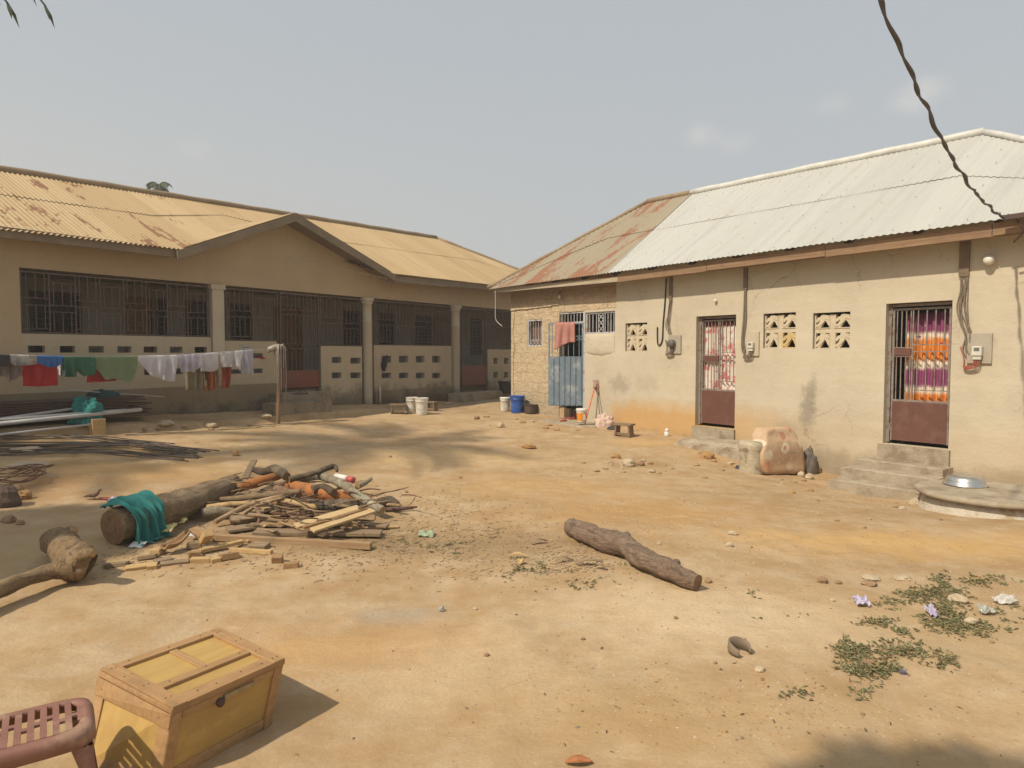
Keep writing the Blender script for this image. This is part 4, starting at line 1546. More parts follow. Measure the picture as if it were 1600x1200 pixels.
iron_gate(sX(440), sX(501), FL.un(470, 607)[1], zOT, FL.un(470, 580)[1], 'main gate with a red sheet at the bottom', 6)
iron_gate(sX(723), sX(762), FL.un(742, 603)[1], zOT, FL.un(742, 572)[1], 'small gate with a red sheet at the bottom', 7)
# ================================================================== YARD: steps, slabs, buckets, washing, furniture
def rough_slab(name, corners, z0, z1, m, label, cat, group=None, n=(16, 8, 4), amp=.02, seed=0, rnd=.06):
    """a worn block: four ground corners (x, y), noise-eroded top edge and faces"""
    c = [Vector((p[0], p[1], 0)) for p in corners]
    cen = (c[0] + c[1] + c[2] + c[3]) / 4
    mb = MB()
    nu, nv, nw = n

    def pt(u, v, w):
        p = (c[0] * (1 - u) + c[1] * u) * (1 - v) + (c[3] * (1 - u) + c[2] * u) * v
        e = min(u, 1 - u) * (c[1] - c[0]).length, min(v, 1 - v) * (c[3] - c[0]).length
        r = min(e)
        z = z0 + (z1 - z0) * w
        if w > .99:
            z -= rnd * .5 * max(0, 1 - r / rnd) ** 2
        q = Vector((p.x, p.y, z))
        d = noise.noise((q.x * 5 + seed, q.y * 5, q.z * 5)) + .5 * noise.noise((q.x * 14 + seed, q.y * 14, q.z * 14))
        dirv = (p - cen)
        if dirv.length > 0 and (r < 1e-6):
            q += dirv.normalized() * (d * amp * 1.4 - (w ** 2) * rnd * .3)
        if w > .99: q.z += d * amp * .5
        return q
    mb.grid(lambda a, b: pt(a, b, 1), nu, nv)
    mb.grid(lambda a, b: pt(a, 0, b), nu, nw); mb.grid(lambda a, b: pt(a, 1, b), nu, nw)
    mb.grid(lambda a, b: pt(0, a, b), nv, nw); mb.grid(lambda a, b: pt(1, a, b), nv, nw)
    mb.grid(lambda a, b: pt(a, b, 0), 1, 1)
    o = mb.build(name, m, smooth=False)
    return tag(o, label, cat, group)


def fslab(name, F, s0, s1, o0, o1, z0, z1, m, label, cat, group=None, **kw):
    cs = [F.P(s0, o1, 0)[:2], F.P(s1, o1, 0)[:2], F.P(s1, o0, 0)[:2], F.P(s0, o0, 0)[:2]]
    return rough_slab(name, cs, z0, z1, m, label, cat, group, **kw)


# steps of the near door: three tiers in one thing
z_t3 = FR.un(1400, 724, .36)[1]; z_m3 = FR.un(1390, 739, .66)[1]; z_b3 = FR.un(1365, 758, .98)[1]
st = thing('door_steps', 'three worn concrete steps below the wide door with purple curtain', 'steps', FR.P((D3[0] + D3[1]) / 2, .5, -.3))
def step_part(F, root, u0, u1, v, o0, o1, z, seed, m=None, zl=-.6):
    s0_, s1_ = F.un(u0, v, o1)[0], F.un(u1, v, o1)[0]
    o = fslab('step', F, s0_, s1_, o0, o1, zl, z, m or M_CONC, None, None, seed=seed, amp=.012, rnd=.03)
    o.parent = root; o.location = o.location - root.location
    return o
step_part(FR, st, 1336, 1474, 726, .003, .36, z_t3, 1)
step_part(FR, st, 1312, 1462, 740, .361, .66, z_m3, 2)
step_part(FR, st, 1293, 1436, 757, .661, .98, z_b3, 3)
# door sill blocks
mb = MB(); mb.fbox(FR, D3[0] - .05, D3[1] + .03, .004, .06, z_t3 - .02, D3[2] - .004); mb.build('sill', M_CONC, right)
mb = MB(); mb.fbox(FR, D1[0] - .04, D1[1] + .02, .004, .05, -.1, D1[2] - .004); mb.build('sill', M_CONC, right)
# middle door: one broken slab
g = at_h(1110, 704)
zs = FR.un(1105, 690, .75)[1]
fslab('doorstep', FR, FR.un(1056, 690, .75)[0], FR.un(1180, 700, .75)[0], .06, .78, -.2, max(.12, zs), M_CONC, 'broken concrete doorstep in front of the door with white curtain', 'doorstep', amp=.05, rnd=.1, seed=9)
# blue gate: low apron
zs = FR.un(870, 662, .95)[1]
fslab('apron_slab', FR, FR.un(818, 655, .95)[0], FR.un(912, 668, .95)[0], .03, .95, -.1, zs, M_CONC, 'low cracked concrete apron in front of the blue gate', 'slab', amp=.06, rnd=.08, seed=4)
# left house steps
st = thing('door_steps', 'two crumbling concrete steps in front of the red main gate', 'steps', FL.P(sX(470), .6, .4))
step_part(FL, st, 440, 506, 614, .06, .52, FL.un(470, 613, .52)[1], 11, M_CONCD)
step_part(FL, st, 428, 519, 627, .521, .95, FL.un(470, 628, .95)[1], 12, M_CONCD)
st = thing('door_steps', 'two rough concrete steps at the small gate behind the buckets', 'steps', FL.P(sX(750), .6, .3))
step_part(FL, st, 722, 796, 612, .06, .6, FL.un(750, 613, .6)[1], 13, M_CONC)
step_part(FL, st, 733, 800, 628, .601, 1.05, FL.un(760, 628, 1.05)[1], 14, M_CONC)

# ------------------------------------------------------------------ buckets and tubs
M_PWHITE = mat('white_bucket_plastic', (.72, .70, .64), (.64, .61, .54), 5, .45, .05, c3=(.5, .43, .33), s3=4)
M_PBLUE = mat('blue_bucket_plastic', (.028, .105, .42), (.025, .09, .36), 5, .4, .05)
M_PBLACK = mat('black_tub_rubber', (.03, .03, .032), (.045, .04, .038), 6, .55, .1)
M_PORANGE = mat('orange_label', (.72, .28, .03), (.66, .22, .02), 5, .5, .05)
M_WIRE = mat('bucket_wire', (.25, .24, .22), None, 10, .4, 0, metal=.8)
M_POT = mat('sooty_brown_pot', (.095, .065, .05), (.07, .05, .04), 14, .6, .2)


def bucket(u, v, rpx, hpx, m, label, group=None, h0=0.0, taper=.84, lid=None, name='bucket', handle='side', cat='bucket', p=None, ribs=True, fill=None):
    p = p or at_h(u, v, h0)
    k_ = p.y / FPX
    r, h = rpx * k_, hpx * k_
    t = thing(name, label, cat, p, group)
    rb = r * taper
    prof = [(.001, .004), (rb * .96, .0), (rb, .008)]
    prof += [(rb + (r * .96 - rb) * q, h * q) for q in (.25, .5, .78)]
    if ribs: prof += [(r * 1.0, h * .80), (r * 1.0, h * .83), (r * .96, h * .84), (r * .97, h * .9), (r * 1.02, h * .905), (r * 1.02, h * .93)]
    prof += [(r * .98, h * .97), (r * 1.03, h * .975), (r * 1.03, h), (r * .96, h), (r * .93, h * .97), (rb * .93, .03), (.001, .03)]
    b = MB(); b.lathe(prof, p, 30); b.build('body', m, t, True)
    if handle:
        hb = MB(); pts = []
        for i in range(15):
            a = math.pi * i / 14
            side = Vector((math.cos(a) * r * 1.04, -math.sin(a) * r * .55 - .0 * r, h * .88 - math.sin(a) * h * (.55 if handle == 'side' else -.4)))
            pts.append(p + side + Vector((0, -math.sin(a) * r * .5, 0)))
        hb.tube(pts, .004, 6); hb.build('handle', M_WIRE, t, True)
    if lid:
        lb = MB(); lb.lathe([(r * 1.05, h * .93), (r * 1.06, h * 1.0), (r * 1.0, h * 1.02), (.001, h * 1.02)], p, 30); lb.build('lid', lid, t, True)
    if fill:
        fb = MB()
        for i in range(14):
            a = rng.random() * 6.28; rr = r * .7 * rng.random()
            c = p + Vector((math.cos(a) * rr, math.sin(a) * rr, h * (.9 + .18 * (1 - rr / r))))
            fb.lathe([(.001, .03), (.03, .02), (.045, 0), (.03, -.03), (.001, -.04)], c, 8)
        fb.build('contents', fill, t, True)
    return t


bucket(644, 645.5, 9.5, 25, M_PWHITE, 'left white plastic bucket of the pair beside the low wooden stools', 'pair of white buckets')
bucket(659, 648, 10.5, 26.5, M_PWHITE, 'right white plastic bucket of the pair, wire handle hanging down in front', 'pair of white buckets')
bucket(789.5, 642.5, 8.3, 21.5, M_PWHITE, 'stained white bucket standing against the blue bucket', lid=M_PWHITE, handle=None)
bucket(808.5, 645, 11.8, 27, M_PBLUE, 'bright blue plastic bucket by the crumbling wall corner')
bucket(795, 619, 15.5, 18.5, M_PBLACK, 'black rubber tub heaped with pale laundry on the small gate steps', name='tub', cat='tub', handle=None, taper=.72, ribs=False,
       p=FL.P(FL.un(793, 619, .62)[0], .62, FL.un(760, 613, .6)[1] - .06), fill=mat('pale_laundry', (.5, .42, .33), (.42, .34, .26), 8))
bucket(829, 646, 10.5, 14.5, M_POT, 'low sooty brown pot to the right of the blue bucket', name='pot', cat='pot', handle=None, taper=.9, ribs=False)

# paint bucket with an orange label on the apron
s_, z_ = FR.un(909, 660, .7)
p = FR.P(s_, .7, z_)
t = thing('paint_bucket', 'small white paint bucket with orange label beside the mop', 'bucket', p)
k_ = p.y / FPX; r = 8.6 * k_; h = 22 * k_
b = MB(); b.lathe([(.001, .003), (r * .84, 0), (r * .85, h * .13), (r * .96, h * .72), (r * 1.0, h * .75), (r * 1.0, h * .80), (r * .97, h * .82)], p, 28); b.build('body', M_PWHITE, t, True)
b = MB(); b.lathe([(r * .853 + .002, h * .14), (r * .958 + .002, h * .68)], p, 28); b.build('label_band', M_PORANGE, t, True)
b = MB(); b.lathe([(r * 1.03, h * .82), (r * 1.08, h * .84), (r * 1.08, h * .97), (r * .98, h), (.001, h)], p, 28); b.build('lid', M_PWHITE, t, True)
b = MB()
b.box(p + Vector((r * .35, -r * .9, h * .4)), r * .5, .004, h * .42, Matrix.Rotation(.35, 3, 'Z'))
b.build('label_panel', M_PWHITE, t)

# mop leaning on the wall, and a plain stick beside it
M_MOPS = mat('orange_mop_handle', (.75, .16, .05), None, 8, .45, 0)
M_MOPH = mat('grey_pink_mop_strands', (.42, .28, .22), (.32, .21, .17), 60, .95, .4)
s_, z_ = FR.un(912, 669, .62); a = FR.P(s_, .62, z_)
s2_, z2_ = FR.un(929, 606, .10); b_ = FR.P(s2_, .10, z2_)
t = thing('mop', 'orange handled mop leaning head up on the cream wall', 'mop', a)
m_ = MB(); m_.tube([a, a.lerp(b_, .5), b_], .014, 8); m_.build('handle', M_MOPS, t, True)
m_ = MB()
top = b_ + (b_ - a).normalized() * .16
for i in range(34):
    aa = rng.random() * 6.28
    o_ = Vector((math.cos(aa), math.sin(aa) * .5, 0)) * (.03 + .05 * rng.random())
    e = top + o_ * 1.0 + Vector((.05 + .03 * rng.random(), -.02, -.06 - .25 * rng.random()))
    m_.tube([b_ + o_ * .3, top + o_ * .7, top + o_ * 1.1 + Vector((.02, 0, .01)), e], .015, 5, rings=3)
m_.build('mop_head', M_MOPH, t, True)
a2 = FR.P(FR.un(930, 662, .35)[0], .35, FR.un(930, 662, .35)[1]); b2 = FR.P(FR.un(934, 610, .03)[0], .03, FR.un(934, 610, .03)[1])
m_ = MB(); m_.tube([a2, a2.lerp(b2, .5) + Vector((.01, 0, 0)), b2], [.014, .012, .010], 7, wob=.2)
M_STICK = wood_mat('brown_stick_bark', (.24, .16, .095), (.16, .105, .06), (0, 0, 1))
tag(m_.build('stick', M_STICK, smooth=True), 'thin brown stick upright against the wall beside the mop', 'stick')

# red slippers on the apron, dark slippers on the main gate steps
def slipper_pair(pts, m, label, cat='slippers'):
    t = thing('slippers', label, cat, pts[0][0])
    for (p, ang) in pts:
        M = Matrix.Rotation(ang, 3, 'Z')
        s = MB(); n = 18
        L, Wd = .26, .09
        out = []
        for i in range(n):
            a = 2 * math.pi * i / n
            x = math.cos(a) * L / 2; y = math.sin(a) * Wd / 2 * (1 + .25 * math.cos(a))
            out.append((x, y))
        vs = [p + M @ Vector((x, y, 0.0)) for (x, y) in out] + [p + M @ Vector((x * .98, y * .96, .025)) for (x, y) in out]
        fs = [tuple(range(n))[::-1], tuple(range(n, 2 * n))] + [(i, (i + 1) % n, n + (i + 1) % n, n + i) for i in range(n)]
        s.add(vs, fs); so = s.build('sole', m, t)
        s = MB()
        s.tube([p + M @ Vector((.02, .045, .02)), p + M @ Vector((.06, .02, .06)), p + M @ Vector((.09, 0, .028))], .009, 6, rings=3)
        s.tube([p + M @ Vector((.02, -.045, .02)), p + M @ Vector((.06, -.02, .06)), p + M @ Vector((.09, 0, .028))], .009, 6, rings=3)
        s.build('strap', m, so, True)


def fp(F, u, v, off, dz=0):
    s, z = F.un(u, v, off)
    return F.P(s, off, z + dz)
M_RED = mat('red_rubber', (.55, .10, .09), None, 10, .55, 0)
zap = FR.un(870, 662, .95)[1] + .012
def on_plane(u, v, z):
    d = cam_ray(u, v); t = (z - CAMZ) / d.z
    return Vector((0, 0, CAMZ)) + d * t
slipper_pair([(on_plane(880, 658, zap), .9), (on_plane(893, 654, zap), .3)], M_RED, 'red rubber slippers lying on the apron at the blue gate')
zst = FL.un(470, 613, .52)[1] + .008
slipper_pair([(on_plane(464, 616, zst), .9), (on_plane(474, 616, zst), 1.1)], mat('dark_rubber', (.04, .03, .028), None, 10, .6, 0), 'dark slippers left on the main gate steps')

# low wooden stools
M_STOOLW = wood_mat('old_stool_wood', (.25, .17, .105), (.17, .115, .07), (1, 0, 0), .85, .4, 3, 45, (.10, .07, .045))


def low_stool(u, v, wpx, hpx, ang, label, group):
    p = at_h(u, v)
    k_ = p.y / FPX
    w, h = wpx * k_, hpx * k_
    M = Matrix.Rotation(ang, 3, 'Z')
    t = thing('wooden_stool', label, 'stool', p, group)
    dd = w * .62
    s = MB(); s.box(p + M @ Vector((0, 0, h - .018)), w, dd, .035, M); s.build('seat', M_STOOLW, t, bevel=.005)
    for sx in (-1, 1):
        s = MB()
        x = sx * w * .36
        q = [M @ Vector((x * 1.12 + dx, dy, 0)) + p for (dx, dy) in ((-.016, -dd * .46), (.016, -dd * .46), (.016, dd * .46), (-.016, dd * .46))]
        q += [M @ Vector((x + dx, dy, h - .036)) + p for (dx, dy) in ((-.016, -dd * .42), (.016, -dd * .42), (.016, dd * .42), (-.016, dd * .42))]
        s.hexa(q); s.build('side_board', M_STOOLW, t, bevel=.004)
    s = MB(); s.box(p + M @ Vector((0, -dd * .3, h * .22)), w * .68, .03, .05, M); s.build('stretcher', M_STOOLW, t, bevel=.004)
    return t


low_stool(975, 682, 30, 20.5, -.6, 'low wooden stool on bare soil near the middle of the cream wall', 'low wooden stools')
low_stool(622, 646, 25, 15, .15, 'low wooden stool to the left of the white buckets', 'low wooden stools')
low_stool(674, 642, 20, 15, -.5, 'low wooden stool half hidden to the right of the white buckets', 'low wooden stools')


# lumpy cloth heap
def heap(name, c, rx, ry, rz, m, label, cat, seed=0, amp=.28, n=18, group=None, fq=2.3):
    mb = MB()
    b0 = []
    for i in range(n + 1):
        th = math.pi * .52 * i / n
        for j in range(n * 2):
            ph = 2 * math.pi * j / (n * 2)
            d = Vector((math.sin(th) * math.cos(ph), math.sin(th) * math.sin(ph), math.cos(th)))
            k_ = 1 + amp * (noise.noise(d * fq + Vector((seed, 0, 0))) + .6 * noise.noise(d * fq * 2.4 + Vector((seed, 4, 0))) + .35 * abs(noise.noise(d * fq * 5 + Vector((seed, 9, 0)))))
            b0.append(Vector((c[0] + d.x * rx * k_, c[1] + d.y * ry * k_, c[2] - .03 + d.z * rz * k_)))
    mb.v = b0
    w = n * 2
    for i in range(n):
        for j in range(w):
            a = i * w + j; b = i * w + (j + 1) % w
            mb.f.append((a, b, b + w, a + w)); mb.m.append(0)
    return tag(mb.build(name, m, smooth=True), label, cat, group)


M_BUNDLE = mat('pink_white_cloth', (.62, .50, .42), (.52, .32, .27), 14, .95, .4, 30, c3=(.42, .33, .16), s3=9)
p = at_h(945, 667)
heap('cloth_bundle', p, .22, .18, .26, M_BUNDLE, 'crumpled pink and white cloth bundle at the foot of the cream wall', 'cloth', 3, .35)
p = at_h(957, 671)
heap('dark_sandal', p, .12, .09, .09, M_PBLACK, 'dark worn shoe beside the pink cloth bundle', 'shoe', 5, .3)
p = at_h(1042, 681)
b = MB(); b.lathe([(.05, 0), (.055, .07), (.03, .085), (.045, .1), (.03, .14), (.001, .15)], p, 14)
tag(b.build('plastic_jar', M_PWHITE, smooth=True), 'small white jar on the soil near the middle door', 'jar')

# ------------------------------------------------------------------ concrete drum, foam cushion, dark bag
p = at_h(1174, 737)
k_ = p.y / FPX; r = 19 * k_; h = 50 * k_
M_DRUM = mat('lime_washed_concrete', (.50, .43, .31), (.41, .34, .23), 7, .95, .8, 28, .02, c3=(.25, .20, .13), s3=6)
b = MB()
prof = [(r * .97, -.1), (r * 1.0, h * .2), (r * .99, h * .62), (r * 1.0, h * .7), (r * 1.06, h * .74), (r * 1.05, h * .86), (r * .98, h * .93), (r * .8, h * .97), (r * .4, h * .98), (.001, h * .97)]
b.lathe(prof, p, 30)
for q in b.v:
    dn = noise.noise((q.x * 9, q.y * 9, q.z * 9)) * .022
    q.x += dn; q.y += dn * .5; q.z += noise.noise((q.x * 7, q.y * 7, 3)) * .02
tag(b.build('concrete_drum', M_DRUM, smooth=True), 'short rough concrete cylinder left of the spotted cushion', 'concrete block')


def foam_material():
    m, nt, bs = _nodes('peach_spotted_foam_cover')
    k = NT(nt)
    v = k.frame(FCU, 1, 0, 1)
    col = k.mix(k.rng(k.noise(4, 5, .65), .35, .7), (.53, .385, .25), (.44, .30, .185))
    wob = k.math('MULTIPLY', k.math('SUBTRACT', k.noise(9, 4, .6, v), .5), .05)
    for (u, w, r, c) in ((1206, 712, 8, 0), (1236, 729, 7, 0), (1230, 701, 9, 0), (1255, 693, 6, 0), (1199, 692, 7, 0), (1203, 729, 7.5, 1), (1262, 725, 7, 1), (1231, 682, 6, 1), (1229, 700, 3.5, 1), (1240, 717, 2.5, 0), (1220, 723, 2.5, 0), (1250, 706, 2.5, 0), (1245, 672, 4, 1)):
        s_, z_ = FCU.un(u, w, 0)
        kk = FCU.P(s_, 0, z_).y / FPX
        n = nt.nodes.new('ShaderNodeVectorMath'); n.operation = 'DISTANCE'
        k.link(v, n.inputs[0]); n.inputs[1].default_value = (s_, 0, z_)
        d = k.math('ADD', n.outputs['Value'], wob)
        col = k.mix(k.rng(d, r * kk * 1.12, r * kk * .92, 0, .85), col, (.66, .57, .43) if c == 0 else (.45, .20, .13))
    col = k.mix(k.rng(k.z()[2], .22, .0, 0, .5), col, (.34, .19, .09))
    k.link(col, bs.inputs['Base Color']); bs.inputs['Roughness'].default_value = .95
    k.bump(bs, k.noise(14, 4, .6), .35, .03)
    return m


# a folded foam mattress propped on the wall
pL = at_h(1199, 744); pR = at_h(1262, 742)
cF = (pL + pR) / 2
wd = (pR - pL).length
k_ = cF.y / FPX
hF = 74 * k_
ax = (pR - pL).normalized(); ay = Vector((0, 0, 1)).cross(ax).normalized()
FCU = Frame((cF.x, cF.y), ax[:2], (-ay)[:2])
mb = MB()
def cushion(u, v):
    th = 2 * math.pi * u
    ph = math.pi * (v - .5)
    def sp(c_, e): return math.copysign(abs(c_) ** e, c_)
    x = sp(math.cos(ph), .2) * sp(math.cos(th), .22) * wd / 2
    y = sp(math.cos(ph), .22) * sp(math.sin(th), .3) * .17
    z = sp(math.sin(ph), .34) * hF / 2
    kz_ = (z / hF + .5)
    slump = 1 - .28 * max(0, kz_ - .62) / .38 + .05 * math.sin(kz_ * 5)
    x = x * slump - .03 * kz_ + (.08 * max(0, kz_ - .7))
    y = y * (1 - .2 * max(0, kz_ - .6)) + .10 * kz_
    d = noise.noise((x * 4, y * 4, z * 4)) * .035 + noise.noise((x * 9, y * 9, z * 9 + 3)) * .012 - .035 * math.exp(-((kz_ - .71) / .05) ** 2)
    q = cF + ax * (x * (1 + d)) + ay * (.17 + y + d) + Vector((0, 0, hF / 2 + z + d * .6))
    return q
mb.grid(cushion, 64, 40)
tag(mb.build('foam_cushion', foam_material(), smooth=True), 'peach foam cushion with white and red spots propped on the cream wall', 'cushion')
p = at_h(1273, 741)
heap('dark_bag', p + ay * .12, .15, .13, .40, mat('dark_plastic_bag', (.14, .11, .09), (.10, .08, .065), 9, .6, .4), 'dark plastic bag slumped behind the spotted cushion', 'bag', 8, .22)
p = at_h(1161, 733)
heap('blue_rag', p, .16, .09, .07, mat('navy_rag', (.06, .06, .085), (.04, .04, .06), 14, .95, .5), 'small dark blue rag on the soil in front of the concrete cylinder', 'rag', 2, .5)

# ------------------------------------------------------------------ round concrete well cover with an upturned basin
zc = .14
cW = on_plane(1546, 767, zc)
t = thing('well_cover', 'round concrete well cover on a flaking white collar below the near wall', 'well', Vector((cW.x, cW.y, 0)))
rW = .70
b = MB(); b.lathe([(rW * .3, zc), (.001, zc + .004)], (cW.x, cW.y, 0), 4)
b = MB()
prof = [(.001, zc)] + [(rW * q, zc + .004 * math.sin(q * 9)) for q in (.2, .4, .6, .8, .95)] + [(rW, zc - .012), (rW * 1.005, zc - .04), (rW * .98, zc - .055), (rW * .8, zc - .06)]
b.lathe(prof, (cW.x, cW.y, 0), 64)
for q in b.v:
    rr = math.hypot(q.x - cW.x, q.y - cW.y)
    if rr > rW * .9:
        d = 1 + .02 * noise.noise((q.x * 5, q.y * 5, q.z * 3)) + .008 * noise.noise((q.x * 21, q.y * 21, 3))
        q.x = cW.x + (q.x - cW.x) * d; q.y = cW.y + (q.y - cW.y) * d
b.build('cover_slab', M_CONC, t, True)
b = MB()
rc = rW * .90
b.lathe([(rc * .8, zc - .062), (rc * .98, zc - .061), (rc * 1.0, zc - .12), (rc * 1.03, -.05), (rc * 1.1, -.3)], (cW.x, cW.y, 0), 64)
for q in b.v:
    d = 1 + .02 * noise.noise((q.x * 5, q.y * 5, q.z * 6)); q.x = cW.x + (q.x - cW.x) * d; q.y = cW.y + (q.y - cW.y) * d
b.build('collar', mat('flaking_white_wash', (.57, .52, .43), (.50, .44, .34), 12, .9, .7, 24, .02, c3=(.40, .28, .14), s3=5), t, True)
pB = on_plane(1508, 757, zc + .006)
M_ALU = mat('dull_aluminium', (.62, .61, .58), (.52, .51, .48), 9, .32, .05, metal=.9)
b = MB(); k_ = pB.y / FPX; rb = 28 * k_
b.lathe([(rb * 1.08, 0), (rb * 1.1, .008), (rb * .99, .016), (rb * .96, .05), (rb * .88, .085), (rb * .78, .10), (rb * .70, .105), (.001, .105)], pB, 40)
tag(b.build('basin', M_ALU, smooth=True), 'upturned aluminium basin on the round concrete well cover', 'basin')

# ------------------------------------------------------------------ curtains and towel
def curtain_mat_white():
    m, nt, bs = _nodes('white_curtain_red_print')
    k = NT(nt)
    v = k.frame(FR, 1, 0, 1)
    n = k.noise(7, 5, .7, v)
    blot = k.math('MULTIPLY', k.rng(n, .49, .57), k.rng(k.noise(2.2, 3, .5, v), .36, .5))
    col = k.mix(k.math('MULTIPLY', blot, .85), (.74, .68, .60), (.60, .10, .10))
    z = k.z()[2]
    zt = D1[3] - .22
    col = k.mix(k.rng(z, zt, zt + .04), col, (.23, .05, .055))
    k.link(col, bs.inputs['Base Color']); bs.inputs['Roughness'].default_value = .9
    return m


def curtain_mat_purple():
    m, nt, bs = _nodes('purple_orange_banded_curtain')
    k = NT(nt)
    v = k.frame(FR, 1, 0, 1)
    z = k.math('ADD', k.z()[2], k.math('MULTIPLY', k.math('SUBTRACT', k.noise(5, 4, .7, v), .5), .14))
    Z = lambda q: FR.un(1445, q, -.2)[1]
    PU, OR, WH = (.25, .055, .145), (.66, .235, .04), (.72, .64, .52)
    col = k.mix(k.rng(z, Z(632), Z(631)), OR, OR)
    for (q, c) in ((613, WH), (603, PU), (575, WH), (563, OR), (528, WH), (519, PU)):
        col = k.mix(k.rng(z, Z(q) - .045, Z(q) + .03), col, c)
    n = k.noise(11, 4, .7, v)
    col = k.mix(k.rng(n, .62, .68, 0, .7), col, (.80, .68, .55))
    fl = k.voro(7, v)
    col = k.mix(k.math('MULTIPLY', k.rng(fl, .2, .12), k.rng(k.noise(3, 2, .5, v), .5, .55)), col, (.27, .04, .12))
    k.link(col, bs.inputs['Base Color']); bs.inputs['Roughness'].default_value = .85
    return m


def curtain(F, s0, s1, zfun, zlo, off, m, label, folds, depth, seed):
    mb = MB()
    def fn(u, v):
        s = s0 + (s1 - s0) * u
        zt = zfun(u)
        z = zlo + (zt - zlo) * v
        o = off + depth * math.sin(u * folds * 2 * math.pi + .6 * math.sin(v * 3 + seed)) * (1 - .35 * v) + .012 * noise.noise((s * 4, z * 2, seed))
        return F.P(s, o, z)
    mb.grid(fn, folds * 10, 14)
    o = mb.build('curtain', m, solid=.003, smooth=True)
    return tag(o, label, 'curtain')


curtain(FR, D1[0] + .03, D1[1] - .02, lambda u: D1[3] - .07, D1[2] + .2, -.165, curtain_mat_white(), 'white curtain with red print behind the middle barred door', 9, .022, 1)
sc0 = FR.un(1414, 560, -.24)[0]
zc1, zc2 = FR.un(1420, 491, -.24)[1], FR.un(1473, 484, -.24)[1]
curtain(FR, sc0, D3[1] - .02, lambda u: zc1 + (zc2 - zc1) * u, D3[2] + .2, -.26, curtain_mat_purple(), 'purple and orange banded curtain behind the near barred door', 6, .05, 2)

# towel over the blue gate leaf
def sGL(u, v): return GL.un(u, v, .03)
tw0 = sGL(898, 506)[0]; tw1 = sGL(868, 506)[0]
zt_ = zl1 + .012
M_TOWEL = mat('dusty_pink_towel', (.46, .215, .175), (.41, .185, .15), 8, .97, .35, 120)
mb = MB()
def towel(u, v):
    a = u
    s = tw0 + (tw1 - tw0) * a
    Lf = .46 + .16 * a - .10 * math.sin(a * 3.1) * (1 - a)
    d = v * (Lf + .3)
    fold = .018 * math.sin(a * 17 + .8) + .012 * noise.noise((a * 5, v * 3, 1))
    if d < Lf:
        z = zt_ - (Lf - d); o = .028 + fold * min(1, (Lf - d) * 5) + .01
        s = s + (.05 * (Lf - d)) * (1 if a > .5 else -.5)
    else:
        z = zt_ - (d - Lf); o = -.03 + fold * .3
    if abs(d - Lf) < .03: z = zt_ + .004; o = 0
    return GL.P(s, o, z)
mb.grid(towel, 40, 34)
tag(mb.build('towel', M_TOWEL, smooth=True, solid=.004), 'dusty pink towel hung over the blue gate', 'towel')

# ------------------------------------------------------------------ meters, cables, lamps on the cream wall
M_BOARD = mat('grey_meter_board', (.40, .355, .285), (.35, .305, .24), 4, .85, .15)
M_BOARDC = mat('cream_meter_board', (.52, .45, .33), (.47, .40, .29), 4, .85, .15)
M_MTR = mat('pale_meter_case', (.62, .60, .53), (.56, .53, .46), 8, .5, .05)
M_MTRD = mat('dark_meter_case', (.13, .115, .10), (.10, .09, .08), 8, .5, .1)
M_SCR = mat('meter_window', (.16, .17, .14), None, 8, .25, 0)
M_CABLE = mat('dusty_wall_cable', (.24, .19, .135), (.16, .125, .09), 20, .8, .1)
M_REDW = mat('red_wire', (.42, .11, .07), None, 10, .5, 0)


def meter(box, mbox, m, label, kind):
    s0, s1, z0, z1 = rect(FR, *box)
    t = thing('electric_meter', label, 'meter', FR.P((s0 + s1) / 2, .0, z0), 'electric meters on the cream wall')
    b = MB(); b.fbox(FR, s0, s1, .002, .032, z0, z1); b.build('mounting_board', m, t, bevel=.004)
    a0, a1, b0, b1 = rect(FR, *mbox)
    if kind == 'round':
        b = MB(); c = FR.P((a0 + a1) / 2, .033, (b0 + b1) / 2)
        M = Matrix((FR.d, Vector((0, 0, 1)), FR.n)).transposed()
        b.lathe([(.001, .1), (.05, .1), (.075, .08), (.08, .0)], c, 24, axis=M); b.build('meter_case', M_MTRD, t, True)
        b = MB(); b.fbox(FR, (a0 + a1) / 2 - .03, (a0 + a1) / 2 + .03, .034, .08, b0 - .13, b0 - .03); b.build('terminal_cover', M_MTRD, t, bevel=.004)
    else:
        b = MB(); b.fbox(FR, a0, a1, .033, .10, b0, b1); b.build('meter_case', M_MTR, t, bevel=.008)
        b = MB(); b.fbox(FR, a0 + .25 * (a1 - a0), a1 - .22 * (a1 - a0), .099, .104, b0 + .5 * (b1 - b0), b1 - .15 * (b1 - b0)); b.build('display', M_SCR, t)
        b = MB(); b.fbox(FR, a0 + .1 * (a1 - a0), a1 - .1 * (a1 - a0), .034, .085, b0 - .05, b0 - .001); b.build('terminal_cover', M_MTR, t, bevel=.004)
    b = MB()
    cs = (a0 + a1) / 2
    for i in range(4):
        x = cs + (i - 1.5) * .018
        b.tube([FR.P(x, .06, b0 - .03), FR.P(x - .02, .07, b0 - .11 - .01 * i), FR.P(x - .12 - .02 * i, .05, b0 - .14 - .012 * i), FR.P(s0 - .03, .03, b0 - .06 + .01 * i), FR.P(s0 - .06 - .008 * i, .015, b0 + .12)], .007, 6, rings=4)
    b.build('wires', M_REDW if kind == 'red' else M_CABLE, t, True)


meter((1512, 521, 1551, 568), (1522, 541, 1538, 556), M_BOARD, 'grey meter board with a pale meter and red wires right of the near door', 'red')
meter((1168, 518, 1187, 556), (1172, 535, 1181, 544), M_BOARDC, 'cream meter board with a small pale meter between door and vent', 'pale')
meter((1045.5, 524, 1065, 552.5), (1049, 533, 1057, 541), M_BOARD, 'weathered board with a round dark meter left of the middle door', 'round')


